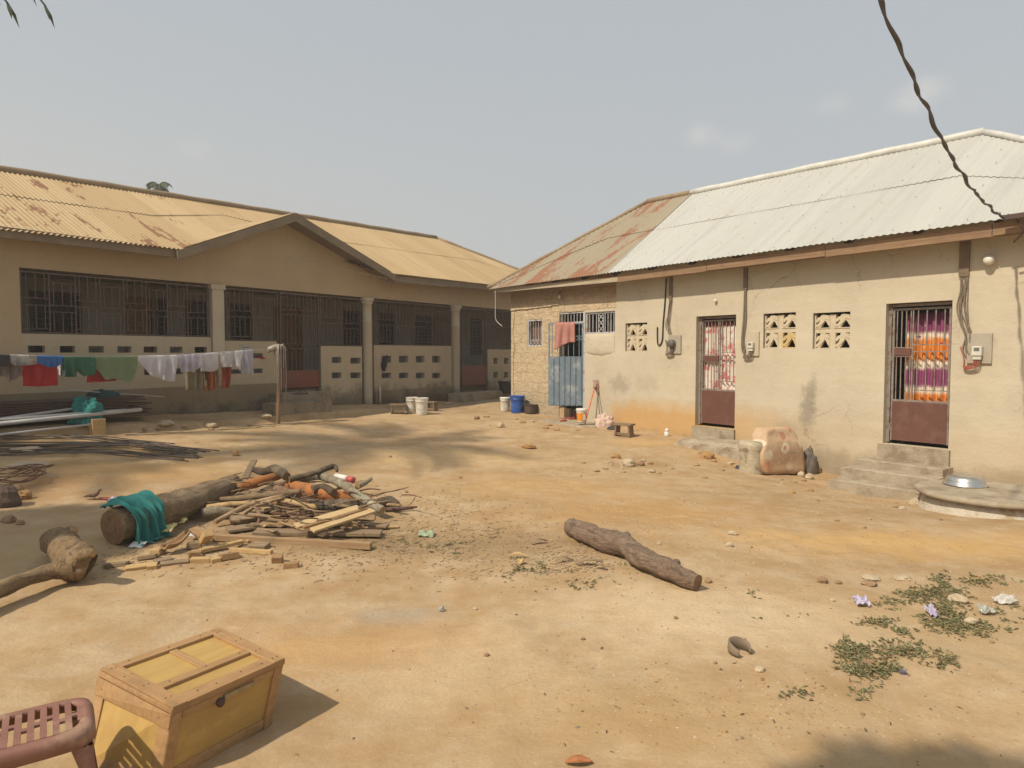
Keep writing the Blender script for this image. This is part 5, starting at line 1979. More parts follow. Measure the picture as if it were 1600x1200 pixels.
def cable_run(pts, n, label, spread=.05, seed=0):
    r_ = random.Random(seed)
    P = [FR.un(u, v) for (u, v) in pts]
    p0 = FR.P(P[-1][0], 0, P[-1][1])
    b = MB()
    for i in range(n):
        ph = r_.random() * 6
        q = []
        for j, (s, z) in enumerate(P):
            kk = (i / max(1, n - 1) - .5) * spread
            q.append(FR.P(s + kk + .012 * math.sin(j * 1.9 + ph), .018 + .012 * math.sin(j * 2.3 + ph * 2) + .010 * (i % 2), z))
        b.tube(q, .0075, 6, rings=4)
    tag(b.build('cable_run', M_CABLE, smooth=True), label, 'cables', 'cable runs down the cream wall')


cable_run([(1508, 434), (1507, 455), (1504, 480), (1508, 505), (1514, 525), (1513, 545), (1519, 560)], 7, 'thick run of cables bending to the grey meter board by the near door', .10, 1)
cable_run([(1166, 452), (1165, 475), (1164, 500), (1162, 530), (1163, 550), (1170, 559)], 6, 'straight run of cables down to the cream meter board', .05, 2)
cable_run([(1049, 468), (1047, 490), (1044, 508), (1048, 522)], 4, 'short bowed run of cables down to the round dark meter', .07, 3)
b = MB()
b.tube([FR.X(u, v, .02) for (u, v) in ((1041, 434), (1039, 470), (1036, 505), (1035, 528), (1032, 538), (1028, 538), (1027, 528), (1027, 511))], .013, 7, rings=4)
tag(b.build('loose_cable', M_BLACK, smooth=True), 'single dark cable ending in an upward hook beside the pierced vent', 'cable')
M_LAMP = mat('white_lamp_shell', (.74, .70, .62), (.68, .64, .56), 6, .4, .03)
def wall_lamp(u, v, r, label, name='wall_lamp'):
    c = FR.X(u, v, .002)
    M = Matrix((FR.d, Vector((0, 0, 1)), FR.n)).transposed()
    t = thing(name, label, 'lamp', c)
    b = MB(); b.lathe([(r * .8, 0), (r * .8, r * .5), (r * .7, r * .55)], c, 20, axis=M); b.build('base', M_LAMP, t, True)
    b = MB(); b.lathe([(r * .72, r * .5), (r, r * .8), (r * 1.02, r * 1.5), (r * .8, r * 2.0), (r * .35, r * 2.2), (.001, r * 2.22)], c, 24, axis=M); b.build('globe', M_LAMP, t, True)
wall_lamp(1548.5, 407, .062, 'round white lamp under the eave near the right edge')
wall_lamp(1119.5, 470, .028, 'tiny white lamp holder above the middle door')
s_, z_ = FR.un(877, 461)
c = FR.P(s_, 0, z_)
t = thing('bulb_holder', 'small white bulb hanging under the rusty eave above the blue gate', 'lamp', c)
b = MB(); b.tube([c + FR.n * .01 + Vector((0, 0, .06)), c + FR.n * .05 + Vector((0, 0, .05)), c + FR.n * .06], .012, 8); b.build('holder', M_MTRD, t, True)
b = MB(); b.lathe([(.001, -.09), (.025, -.08), (.03, -.055), (.018, -.02), (.014, 0)], c + FR.n * .06, 16); b.build('bulb', M_LAMP, t, True)

# ------------------------------------------------------------------ service cable from the pole outside to the eave
pE = FR.X(1572, 343, .44)
pS = at_d(1362, -30, 4.6)
b = MB()
N = 90
for st_ in (0, 1):
    q = []
    for i in range(N + 1):
        f = i / N
        c = pS.lerp(pE, f) + Vector((0, 0, -.30 * math.sin(math.pi * f)))
        ph = i * .62 + st_ * math.pi + .9 * math.sin(i * .31)
        q.append(c + Vector((math.cos(ph) * .012 + .010 * math.sin(i * .8), math.sin(ph) * .010, math.sin(ph) * .012 + .014 * math.sin(i * .55))))
    b.tube(q, .0095, 6)
tag(b.build('service_cable', mat('grey_twisted_cable', (.11, .11, .112), (.085, .085, .085), 20, .6, 0), smooth=True), 'twisted overhead cable running from the sky to the eave', 'cable')
b = MB()
b.bar(pE + Vector((-.05, 0, .02)), pE + FR.d * .55 + Vector((0, 0, .03)), .03, .06)
b.tube([pE + FR.d * .1, pE + FR.d * .16 + Vector((0, 0, -.16)) - FR.n * .05, pE + FR.d * .05 + Vector((0, 0, -.27)) - FR.n * .12], .012, 6, rings=4)
b.tube([pE + FR.d * .2, pE + FR.d * .28 + Vector((0, 0, -.12)) - FR.n * .05, pE + FR.d * .36 + Vector((0, 0, -.02))], .010, 6, rings=4)
b.lathe([(.001, .0), (.035, .01), (.03, .03), (.04, .05), (.001, .07)], pE + FR.d * .42, 12)
tag(b.build('cable_bracket', M_IRON), 'dark iron bracket with loose wires at the near eave', 'bracket')
# thin line strung along the porch gable, loose wires under the far eave
b = MB(); b.tube([FL.X(450, 402, .1), FL.X(520, 416, .3), FL.X(590, 432, .45), FL.X(640, 440, .5), FL.X(700, 447, .5)], .008, 5, rings=4)
tag(b.build('string', mat('pale_string', (.45, .38, .28), None, 10, .9, 0), smooth=True), 'pale string sagging from the porch gable along the eave', 'string')
b = MB(); b.tube([FR.X(774, 452, .36), FR.X(774, 485, .37), FR.X(775, 500, .36), FR.X(785, 510, .30)], .008, 5, rings=4)
tag(b.build('loose_wire', M_MTR, smooth=True), 'loose pale wire dangling from the far eave corner', 'wire')

# ------------------------------------------------------------------ clothes line
pPole = at_h(435, 661)
FC = Frame((pPole.x, pPole.y), (0.594, 0.8045), (0.8045, -0.594))
lineP = [(437, 546), (394, 546.5), (340, 551), (280, 555), (214, 556.5), (100, 557), (0, 554), (-90, 548)]
M_POLE = wood_mat('clothes_pole_wood', (.27, .16, .085), (.19, .11, .055), (0, 0, 1))
zt = FC.un(437, 543)[1]
b = MB(); b.tube([pPole + Vector((0, 0, -.2)), pPole + Vector((.01, 0, .5)), FC.P(FC.un(438, 543)[0], 0, zt)], [.04, .037, .03], 10, wob=.15, rings=4)
tag(b.build('clothes_pole', M_POLE, smooth=True), 'brown wooden pole holding the end of the clothes line', 'pole')
# plastic bag tied on its top
M_BAG = mat('torn_clear_plastic', (.36, .32, .27), (.24, .20, .165), 30, .35, .5)
b = MB(); top = FC.P(FC.un(438, 546)[0], 0, zt)
for i in range(16):
    a = rng.random() * 6.28
    L = rng.choice((.25, .4, .8, 1.0)) * (.7 + .5 * rng.random())
    o_ = Vector((math.cos(a), math.sin(a), 0)) * (.05 + .04 * rng.random())
    w_ = .005 + .009 * rng.random()
    pts = [top + Vector((0, 0, .03)), top + o_ * 1.2 + Vector((0, 0, .02)), top + o_ * (1.3 + .3 * rng.random()) + Vector((0, 0, -L * .5)), top + o_ * 1.2 + Vector((0, 0, -L))]
    b.tube(pts, [w_, w_ * 1.3, w_, w_ * .4], 5, rings=3, wob=.9, seed=i)
b.tube([top + Vector((.02, 0, 0)), top + Vector((-.1, -.05, .01)), top + Vector((-.22, -.1, -.1))], [.05, .06, .02], 8, rings=4, wob=1.0)
tag(b.build('plastic_bag', M_BAG, smooth=True), 'torn pale plastic bag tied to the top of the clothes pole', 'bag')
for (off, nm) in ((0.0, 'front'), (-.16, 'back')):
    b = MB()
    b.tube([FC.X(u, v, off) for (u, v) in lineP], .006, 5)
    tag(b.build('clothes_line', mat('clothes_line_cord', (.5, .46, .4), None, 10, .8, 0), smooth=True), '%s cord of the clothes line hung with washing' % nm, 'line')


def line_z(u, off):
    for (a, b_) in zip(lineP[:-1], lineP[1:]):
        if b_[0] <= u <= a[0]:
            f = (u - a[0]) / (b_[0] - a[0])
            return FC.un(u, a[1] + (b_[1] - a[1]) * f, off)[1]
    return FC.un(u, 556, off)[1]


def wash(u0, u1, bot, off, col, label, cat='washing', name='hung_cloth', folds=4, depth=.03, back=.7, seed=0, shine=.7, col2=None, sheer=0):
    """cloth folded over the cord: bot is the lower outline (pixel u, v) from left to right"""
    m = mat(name + '_cloth_%d' % seed, col, col2 or tuple(x * .85 for x in col), 9, shine, .25, 25, .01)
    if sheer:      # thin cotton lets the sun through
        pb = [n for n in m.node_tree.nodes if n.type == 'BSDF_PRINCIPLED'][0]
        tr = m.node_tree.nodes.new('ShaderNodeBsdfTranslucent')
        tr.inputs['Color'].default_value = tuple(min(.92, x * 1.12) for x in col) + (1,)
        mx = m.node_tree.nodes.new('ShaderNodeMixShader'); mx.inputs[0].default_value = sheer
        outn = [n for n in m.node_tree.nodes if n.type == 'OUTPUT_MATERIAL'][0]
        m.node_tree.links.new(pb.outputs[0], mx.inputs[1]); m.node_tree.links.new(tr.outputs[0], mx.inputs[2]); m.node_tree.links.new(mx.outputs[0], outn.inputs['Surface'])
    mb = MB()
    def low(u):
        for (a, b_) in zip(bot[:-1], bot[1:]):
            if a[0] <= u <= b_[0]:
                f = (u - a[0]) / max(1e-6, b_[0] - a[0]); return a[1] + (b_[1] - a[1]) * f
        return bot[-1][1] if u > bot[-1][0] else bot[0][1]
    ph = seed * 1.7
    def fn(a, v):
        u = u0 + (u1 - u0) * a
        ztop = line_z(u, off)
        s, zb_ = FC.un(u, low(u), off)
        Lf = ztop - zb_
        Lb = Lf * back
        d = v * (Lf + Lb)
        k_ = abs(d - Lf)
        amp = depth * 1.5 * min(1, k_ * 4) * (.6 + .4 * math.sin(a * 3 + ph))
        fold = amp * math.sin(a * folds * 2 * math.pi + ph + .9 * math.sin(k_ * 4 + ph)) + (.05 * noise.noise((a * 3, k_ * 2, ph)) + .02 * noise.noise((a * 8, k_ * 7, ph))) * min(1, k_ * 3)
        if d < Lf: o = off + .012 + fold; z = ztop - (Lf - d)
        else: o = off - .012 + fold * .6 - .02 * min(1, k_ * 3); z = ztop - (d - Lf)
        if k_ < .012: o = off; z = ztop + .008
        return FC.P(s + .012 * noise.noise((k_ * 5, a * 4, ph)), o, z)
    mb.grid(fn, 34, 30)
    return tag(mb.build(name, m, smooth=True, solid=.003), label, cat, 'washing on the clothes line')


WH = (.80, .79, .81)
# rear cord
wash(36, 89, [(36, 603), (60, 604), (89, 602)], -.16, (.42, .012, .016), 'large bright red cloth hanging lowest at the left of the line', seed=1, folds=2, depth=.02)
wash(135, 182, [(135, 598), (182, 595)], -.16, (.33, .015, .015), 'dark red cloth showing below the light green shirt', seed=2, folds=2)
wash(290, 320, [(290, 611), (305, 606), (320, 612)], -.16, (.23, .19, .115), 'olive brown cloth behind the small white shirts', seed=3, folds=3)
wash(321, 337, [(321, 612), (337, 608)], -.16, (.37, .13, .04), 'orange brown trouser leg behind the white shirts', seed=4, folds=2)
wash(338, 346, [(338, 604), (346, 602)], -.16, (.47, .40, .29), 'narrow cream cloth between orange and rust trousers', seed=5, folds=2)
wash(345, 360, [(345, 607), (360, 606)], -.16, (.30, .065, .03), 'rust red trouser leg left of the last white shirts', seed=6, folds=2)
wash(-30, 34, [(-30, 588), (5, 588), (15, 597), (33, 586), (34, 585)], -.10, (.52, .44, .43), 'off white shirt hanging low at the left end of the line', seed=7, folds=4, name='hung_shirt', sheer=.65)
# front cord
wash(-40, 15, [(-40, 573), (15, 572)], 0, (.03, .025, .03), 'black garment at the far left end of the line', seed=8, folds=3)
wash(16, 58, [(16, 566), (24, 572), (40, 571), (58, 569)], 0, (.42, .39, .35), 'grey and white garment between black and blue ones', seed=9, folds=5, col2=(.2, .18, .16))
wash(58, 98, [(58, 567), (75, 574), (90, 573), (98, 566)], 0, (.05, .20, .55), 'bright blue garment above the red cloth', seed=10, folds=4, sheer=.35)
wash(91, 100, [(91, 586), (96, 590), (100, 588)], -.05, (.60, .57, .56), 'narrow white strip between blue and dark green', seed=11, folds=1)
wash(99, 148, [(99, 588), (120, 589), (123, 580), (130, 588), (146, 586), (148, 580)], 0, (.025, .12, .065), 'dark green shorts hanging on the line', seed=12, folds=3, name='hung_shorts')
wash(144, 214, [(144, 572), (155, 580), (164, 594), (180, 592), (205, 597), (214, 570)], 0, (.44, .54, .34), 'light green shirt on the line', seed=13, folds=3, depth=.05, name='hung_shirt', sheer=.65)
wash(217, 280, [(217, 566), (230, 583), (240, 589), (262, 596), (272, 596), (280, 568)], 0, WH, 'largest white shirt drooping right of the green one', seed=14, folds=3, depth=.05, name='hung_shirt', sheer=.65)
wash(279, 311, [(279, 575), (284, 582), (298, 581), (303, 583), (311, 574)], 0, (.74, .72, .78), 'small white shirt second from the large one', seed=15, folds=3, name='hung_shirt', sheer=.65)
wash(312, 341, [(312, 580), (330, 581), (338, 578), (341, 576)], 0, WH, 'square white cloth in the middle of the white group', seed=16, folds=2, sheer=.65)
wash(346, 374, [(346, 574), (374, 573)], 0, (.78, .78, .79), 'short white cloth left of the long towel', seed=17, folds=2, sheer=.65)
wash(368, 380, [(368, 572), (373, 580), (380, 572)], .06, (.82, .81, .82), 'white collar piece folded over the line end', seed=18, folds=1, sheer=.65)
wash(375, 395, [(375, 584), (395, 586)], .0, (.72, .71, .77), 'long white towel nearest the clothes pole', seed=19, folds=2, name='hung_towel', sheer=.6)

# notice on the parapet, red cloth stuffed into a slot, dark rag hanging from another slot
s0, s1, z0, z1 = rect(FL, 375.5, 538, 393, 556, 0)
t = thing('notice', 'small grey paper notice on the parapet above the washing', 'notice', FL.P((s0 + s1) / 2, .0, z0))
b = MB(); b.fbox(FL, s0, s1, -.011, -.006, z0, z1); b.build('sheet', mat('grey_paper', (.45, .41, .35), None, 5, .9, 0), t)
b = MB()
for (zz, wds) in ((.74, (.5, .5)), (.52, (.72,)), (.34, (.6,))):
    x = s0 + (s1 - s0) * .18
    while x < s0 + (s1 - s0) * (.18 + .64):
        w_ = (s1 - s0) * .07
        b.fbox(FL, x, x + w_ * .3, -.0062, -.0045, z0 + (z1 - z0) * zz - .012, z0 + (z1 - z0) * zz + .016)
        b.fbox(FL, x + w_ * .3, x + w_, -.0062, -.0045, z0 + (z1 - z0) * zz + .004 * (int(x * 1000) % 3) - .004, z0 + (z1 - z0) * zz + .004 * (int(x * 1000) % 3) + .004)
        x += w_ * 1.35
b.build('lettering', mat('notice_ink', (.05, .05, .06), None, 5, .8, 0), t)
p = FL.X(406, 558, -.07)
heap('red_cloth', p, .09, .06, .05, mat('red_slot_cloth', (.40, .03, .025), None, 10, .9, .2), 'small red cloth stuffed in a parapet slot left of the main gate', 'cloth', 4, .4)
b = MB()
b.tube([FL.X(604, 557, -.05), FL.X(602, 562, .01), FL.X(600, 570, .02), FL.X(600, 580, .015)], [.05, .07, .08, .03], 9, rings=4, wob=.35)
tag(b.build('dark_rag', mat('black_rag', (.03, .028, .028), None, 10, .95, .3), smooth=True), 'black rag hanging out of a parapet slot', 'rag')
b = MB(); b.tube([FL.X(594, 634, .1) + Vector((0, 0, -.02)), FL.X(594, 604, .06)], .028, 8)
tag(b.build('drain_pipe', M_PIL, smooth=True), 'short grey drain pipe at the foot of the slotted parapet', 'pipe')

# ------------------------------------------------------------------ wooden chest
zT = .31
cA, cB, cC, cD = [on_plane(u, v, zT + gz(-1.1, 2.9)) for (u, v) in ((156.5, 1045), (342.5, 980.3), (445.5, 1028.4), (270, 1106.5))]
bC = at_h(425, 1132); bD = at_h(249, 1231)
off_ = ((cA - cD) + (cB - cC)) / 2
bA = at_h(124, 1196); bB = bC + (bA - bD)
bB.z = bC.z
dT = -.008
chest_m1 = wood_mat('chest_frame_timber', (.38, .225, .10), (.30, .17, .07), (cB - cA), .7, .35, 3, 40, (.19, .105, .05))
chest_m1b = wood_mat('chest_cross_timber', (.41, .245, .11), (.33, .19, .08), (cD - cA), .7, .35, 3, 40, (.20, .115, .05))
chest_m2 = wood_mat('chest_yellow_ply', (.46, .30, .095), (.39, .245, .075), (cB - cA), .6, .15, 1.2, 14, (.30, .18, .06))
chest_m3 = mat('chest_shadow_gap', (.10, .055, .025), None, 5, .9, 0)
t = thing('wooden_chest', 'yellow brown wooden chest with framed lid standing beside the plastic stool', 'chest', (bA + bB + bC + bD) / 4)


class Face:
    def __init__(self, a, b, c, d):     # a-b along u, a-d along v
        self.p = (a, b, c, d)
        n = (b - a).cross(d - a).normalized()
        self.n = n

    def at(self, u, v, o=0):
        a, b, c, d = self.p
        return (a * (1 - u) + b * u) * (1 - v) + (d * (1 - u) + c * u) * v + self.n * o

    def strip(self, mb, u0, u1, v0, v1, o0, o1):
        mb.hexa([self.at(u, v, o) for o in (o0, o1) for (u, v) in ((u0, v0), (u1, v0), (u1, v1), (u0, v1))])


def fflip(f, target):
    if f.n.dot(target) < 0: f.n = -f.n
    return f
cenT = (cA + cB + cC + cD) / 4; cen = (cenT + (bA + bB + bC + bD) / 4) / 2
fT = fflip(Face(cA, cB, cC, cD), Vector((0, 0, 1)))            # lid: u along A-B, v from back to front
fF = fflip(Face(bD, bC, cC, cD), (cC + bD) / 2 - cen)          # front face
fS = fflip(Face(bA, bD, cD, cA), (cA + bD) / 2 - cen)          # left side
fK = fflip(Face(bB, bA, cA, cB), (cA + bB) / 2 - cen)
fR_ = fflip(Face(bC, bB, cB, cC), (cB + bC) / 2 - cen)
lift = 1.0
b = MB()
ins = .012
for f in (fF, fS, fK, fR_):
    f.strip(b, .02, .98, .02, .93, -ins - .012, -ins)
b.hexa([fF.at(0.02, .02, -.02), fF.at(.98, .02, -.02), fK.at(.02, .02, -.02), fK.at(.98, .02, -.02), fF.at(0.02, .05, -.02), fF.at(.98, .05, -.02), fK.at(.02, .05, -.02), fK.at(.98, .05, -.02)])
b.build('panels', chest_m2, t)
b = MB()
for f, top_h in ((fF, .12), (fS, .0), (fK, .1), (fR_, .1)):
    f.strip(b, .004, .09 if f is not fS else .12, .0, .9, -ins - .004, 0)
    f.strip(b, .91 if f is not fS else .86, .996, .0, .9, -ins - .004, 0)
    f.strip(b, .095 if f is not fS else .125, .905 if f is not fS else .855, .0, .15, -ins - .004, -.001)
fF.strip(b, .095, .905, .80, .9, -ins - .004, -.001)
b.build('frame', chest_m1b, t, bevel=.003)
b = MB()
fS.strip(b, -.002, 1.002, .72, .915, -ins, .006)
fK.strip(b, .09, .91, .78, .9, -ins, -.001)
b.build('end_rail', chest_m1, t, bevel=.003)
# lid: frame boards laid round recessed panels
b = MB()
fT.strip(b, .004, .996, .004, .996, -.022, -.014)
b.build('lid_panel', chest_m2, t)
b = MB()
fT.strip(b, .0, .115, .0, 1.0, -.026, .004)
fT.strip(b, .885, 1.0, .0, 1.0, -.026, .003)
b.build('lid_board', chest_m1b, t, bevel=.003)
b = MB()
fT.strip(b, .117, .883, .0, .10, -.025, .002)
fT.strip(b, .117, .883, .585, .675, -.025, .0015)
fT.strip(b, .117, .883, .86, 1.004, -.025, .0025)
b.build('lid_rail', chest_m1, t, bevel=.003)
b = MB(); fT.strip(b, .49, .555, .103, .582, -.025, -.004); b.build('lid_rail', chest_m1b, t, bevel=.003)
b = MB()
fF.strip(b, .0, 1.0, .905, .985, -ins, .002); fR_.strip(b, .0, 1.0, .905, .985, -ins, .002); fK.strip(b, .0, 1.0, .905, .985, -ins, .002)
fS.strip(b, .0, 1.0, .92, .985, -ins, .003)
b.build('lid_rim', chest_m1, t, bevel=.002)
b = MB(); fF.strip(b, .43, .70, .80, .875, .002, .014); b.build('latch', mat('brass_latch', (.40, .29, .14), (.3, .2, .1), 30, .6, .2, metal=.2), t, bevel=.002)
b = MB(); M = Matrix(((cC - cD).normalized(), Vector((0, 0, 1)), fF.n)).transposed()
b.lathe([(.017, .0), (.018, .012), (.012, .018), (.001, .018)], fF.at(.40, .79, .002), 16, axis=M); b.build('latch_knob', M_IRON, t, True)
b = MB()
for (f, us, vs) in ((fT, (.04, .08), (.08, .3, .55, .85)), (fT, (.25, .4, .62, .8), (.93,)), (fS, (.1, .35, .6, .88), (.82,)), (fT, (.92, .96), (.1, .4, .7, .94)), (fT, (.2, .5, .8), (.05, .63))):
    for u in us:
        for v in vs:
            c = f.at(u + rng.uniform(-.01, .01), v + rng.uniform(-.01, .01), .0045 if f is fT else .0065)
            x_ = (f.at(1, 0) - f.at(0, 0)).normalized() * .0022; y_ = f.n.cross(x_).normalized() * .0022
            b.hexa([c - x_ - y_, c + x_ - y_, c + x_ + y_, c - x_ + y_] + [q + f.n * .0015 for q in (c - x_ - y_, c + x_ - y_, c + x_ + y_, c - x_ + y_)])
b.build('nail_heads', M_IRON, t)['kind'] = 'stuff'

# ------------------------------------------------------------------ mauve plastic stool
M_MAUVE = mat('mauve_plastic', (.25, .118, .085), (.215, .10, .072), 9, .55, .06, c3=(.33, .20, .135), s3=6)
zS = .30
c0 = on_plane(138, 1112, zS)
axS = (on_plane(120, 1140, zS) - on_plane(0, 1172, zS)); axS.z = 0; axS.normalize()
ayS = Vector((0, 0, 1)).cross(axS)
LH, WHf = .235, .165
cS = c0 - axS * (LH - .02) + ayS * .01
zg_ = gz(cS.x, cS.y)
t = thing('plastic_stool', 'mauve plastic stool with a slotted oblong seat at the bottom left', 'stool', (cS.x, cS.y, zg_))
MS = Matrix((axS, ayS, Vector((0, 0, 1)))).transposed()


def stad(a, hl, hw, z, rr=.11):
    """rounded oblong outline point"""
    x, y = math.cos(a), math.sin(a)
    e = .42
    return Vector((cS.x, cS.y, 0)) + MS @ Vector((math.copysign(abs(x) ** e, x) * hl, math.copysign(abs(y) ** e, y) * hw, z))
NS = 56
rings_ = [(LH * .80, WHf * .74, zS - .012), (LH * .80, WHf * .74, zS - .001), (LH * .90, WHf * .87, zS + .002), (LH * .97, WHf * .96, zS - .004), (LH, WHf, zS - .018), (LH * 1.01, WHf * 1.015, zS - .058), (LH * .995, WHf * .995, zS - .059), (LH * .98, WHf * .98, zS - .02), (LH * .80, WHf * .74, zS - .012)]
b = MB()
for (hl, hw, z) in rings_:
    for i in range(NS): b.v.append(stad(2 * math.pi * i / NS, hl, hw, z))
for j in range(len(rings_) - 1):
    for i in range(NS):
        i2 = (i + 1) % NS
        b.f.append((j * NS + i, j * NS + i2, (j + 1) * NS + i2, (j + 1) * NS + i)); b.m.append(0)
b.build('seat_rim', M_MAUVE, t, True)
b = MB()
ns = 10
hl, hw = LH * .81, WHf * .75
def sbox(x0, x1, y0, y1, z0=zS - .010, z1=zS + .0005):
    q = [Vector((cS.x, cS.y, 0)) + MS @ Vector((x, y, z)) for z in (z0, z1) for (x, y) in ((x0, y0), (x1, y0), (x1, y1), (x0, y1))]
    b.hexa(q)
for i in range(ns + 1):
    xc = -hl + 2 * hl * i / ns
    yy = hw * (1 - .55 * max(0, (abs(xc) / hl - .72) / .28) ** 2)
    sbox(xc - .0105, xc + .0105, -yy, yy)
for i in range(ns):
    xc = -hl + 2 * hl * (i + .5) / ns
    yc = (.0, .22, -.18)[i % 3] * hw
    sbox(xc - .0115, xc + .0115, yc - .012, yc + .012, zS - .0098, zS + .0002)
b.build('seat_slats', M_MAUVE, t)
for (sx, sy) in ((1, 1), (1, -1), (-1, 1), (-1, -1)):
    b = MB()
    secs = []
    for (z, kx, ky, w) in ((zS - .06, .80, .72, .066), (zS * .55, .86, .80, .048), (zg_ - .0, .98, .95, .038)):
        secs.append((Vector((sx * LH * kx, sy * WHf * ky, z)), w))
    base = len(b.v)
    for (c, w) in secs:
        for (dx, dy) in ((-1, -1), (0, -1.05), (1, -1), (1.05, 0), (1, 1), (0, 1.05), (-1, 1), (-1.05, 0)):
            b.v.append(Vector((cS.x, cS.y, 0)) + MS @ (c + Vector((dx * w * .5, dy * w * .5, 0))))
    for j in range(2):
        for i in range(8):
            i2 = (i + 1) % 8
            b.f.append((j * 8 + i, j * 8 + i2, (j + 1) * 8 + i2, (j + 1) * 8 + i)); b.m.append(0)
    b.f.append(tuple(range(16, 24))); b.m.append(0)
    b.build('leg', M_MAUVE, t, True)
b = MB()
for (sy) in (1, -1):
    q = [Vector((cS.x, cS.y, 0)) + MS @ Vector((x, sy * WHf * .9 + dy, z)) for dy in (-.006, .006) for (x, z) in ((-LH * .7, zS * .40), (LH * .7, zS * .40), (LH * .7, zS * .5), (-LH * .7, zS * .5))]
    b.hexa(q)
b.build('side_stretcher', M_MAUVE, t)
# ================================================================== LOGS, FIREWOOD PILE, PLANKS, PIPES, RODS
def bark(name, c1, c2, c3, sc=9, vs=22, strength=.8, axis=None):
    m, nt, bs = _nodes(name)
    k = NT(nt)
    n = k.noise(sc, 6, .7)
    v = k.noise(vs * 1.6, 6, .75, None, 1.2)
    col = k.mix(k.rng(n, .3, .7), c1, c2)
    col = k.mix(k.rng(k.noise(3.3, 5, .7), .5, .68), col, c3)
    col = k.mix(k.rng(v, .5, .36, 0, .65), col, tuple(x * .45 for x in c1))
    k.link(col, bs.inputs['Base Color']); bs.inputs['Roughness'].default_value = .95
    hgt = k.math('ADD', k.math('MULTIPLY', n, 1.2), v)
    if axis is not None:          # splits and ridges running along the log
        a = Vector(axis).normalized(); b = a.cross(Vector((0, 0, 1))).normalized(); c = a.cross(b)
        vec = k.comb(k.math('MULTIPLY', k.dot(a), 2.2), k.math('MULTIPLY', k.dot(b), 22.0), k.math('MULTIPLY', k.dot(c), 22.0))
        r_ = k.noise(1.0, 6, .7, vec, 1.0)
        col2 = k.mix(k.rng(r_, .47, .36, 0, .8), col, tuple(x * .35 for x in c1))
        col2 = k.mix(k.rng(r_, .58, .75, 0, .4), col2, tuple(min(1, x * 1.35) for x in c3))
        k.link(col2, bs.inputs['Base Color'])
        hgt = k.math('ADD', hgt, k.math('MULTIPLY', r_, 2.4))
    k.bump(bs, hgt, strength, .025)
    return m


def endgrain(name, c1, c2):
    return mat(name, c1, c2, 30, .85, .5, 60, .01, c3=tuple(x * .6 for x in c1), s3=14)


B_GREY = bark('grey_brown_bark', (.27, .185, .105), (.20, .13, .07), (.33, .24, .145))
B_RED = bark('dry_red_brown_bark', (.25, .145, .09), (.17, .095, .06), (.33, .225, .15), 11, 16)
B_ORANGE = bark('orange_bare_wood', (.42, .17, .05), (.33, .12, .035), (.22, .105, .05), 8, 6, .4)
B_DARK = bark('dark_mossy_bark', (.13, .095, .06), (.09, .062, .04), (.24, .19, .12), 12, 26)
B_LICH = bark('lichen_grey_bark', (.33, .28, .20), (.20, .155, .10), (.46, .42, .32), 14, 20)
B_PALE = bark('pale_peeled_stick', (.46, .31, .15), (.37, .24, .11), (.26, .16, .08), 9, 4, .3)
B_SMOOTH = bark('smooth_tan_bark', (.34, .23, .13), (.27, .175, .095), (.40, .28, .17), 7, 5, .35)
E_PALE = endgrain('pale_cut_end', (.44, .29, .14), (.34, .21, .09))
E_DARK = endgrain('brown_cut_end', (.26, .15, .075), (.19, .105, .05))


def pile_log(name, pts, rad, m, me_, label, cat, group=None, seg=14, rings=6, wob=.22, seed=0.0, knobs=()):
    """pts: (pixel u, pixel v, height above the soil)"""
    P = [at_h(u, v, h) for (u, v, h) in pts]
    b = MB()
    b.tube(P, rad, seg, True, 0, 1, wob=wob, seed=seed, rings=rings)
    for (i, f, d, r0, L) in knobs:
        a = P[i].lerp(P[i + 1], f)
        d = Vector(d).normalized()
        b.tube([a, a + d * L * .5, a + d * L], [r0 * 1.3, r0, r0 * .8], 9, True, 0, 1, wob=wob, seed=seed + 3, rings=3)
    o = b.build(name, [m, me_], smooth=True)
    for p in o.data.polygons:
        if p.material_index == 1: p.use_smooth = False
    return tag(o, label, cat, group)


# lone log on the open soil
pile_log('log', [(892, 824, .085), (930, 838, .095), (975, 853, .10), (1005, 873, .09), (1040, 889, .08), (1090, 911, .055)], [.078, .088, .094, .074, .07, .054], bark('split_red_brown_bark', (.35, .24, .165), (.25, .165, .11), (.42, .315, .23), 11, 16, 1.0, at_h(1087, 909) - at_h(893, 823)), E_DARK,
         'lone red brown log lying apart on the open soil', 'log', rings=14, seg=30, wob=.26, seed=2.0,
         knobs=((1, .7, (.75, .45, .25), .045, .15), (3, .9, (.7, .5, .08), .035, .15)))
# thick trunk on the left with the teal cloth
pile_log('log', [(176, 823, .16), (230, 806, .17), (300, 783, .165), (340, 768, .15), (362, 757, .13)], [.15, .155, .145, .128, .105], bark('split_grey_bark', (.33, .235, .14), (.25, .17, .095), (.38, .28, .175), 9, 20, .9, at_h(362, 757) - at_h(176, 823)), E_DARK,
         'thick grey brown trunk lying left of the firewood pile with a teal cloth over it', 'log', seg=30, rings=12, wob=.13, seed=5.0)
pile_log('log', [(345, 764, .16), (366, 750, .18), (352, 756, .13)], [.075, .06, .05], B_GREY, E_DARK, 'short stump end poking out beyond the thick trunk', 'log', seg=14, wob=.2)
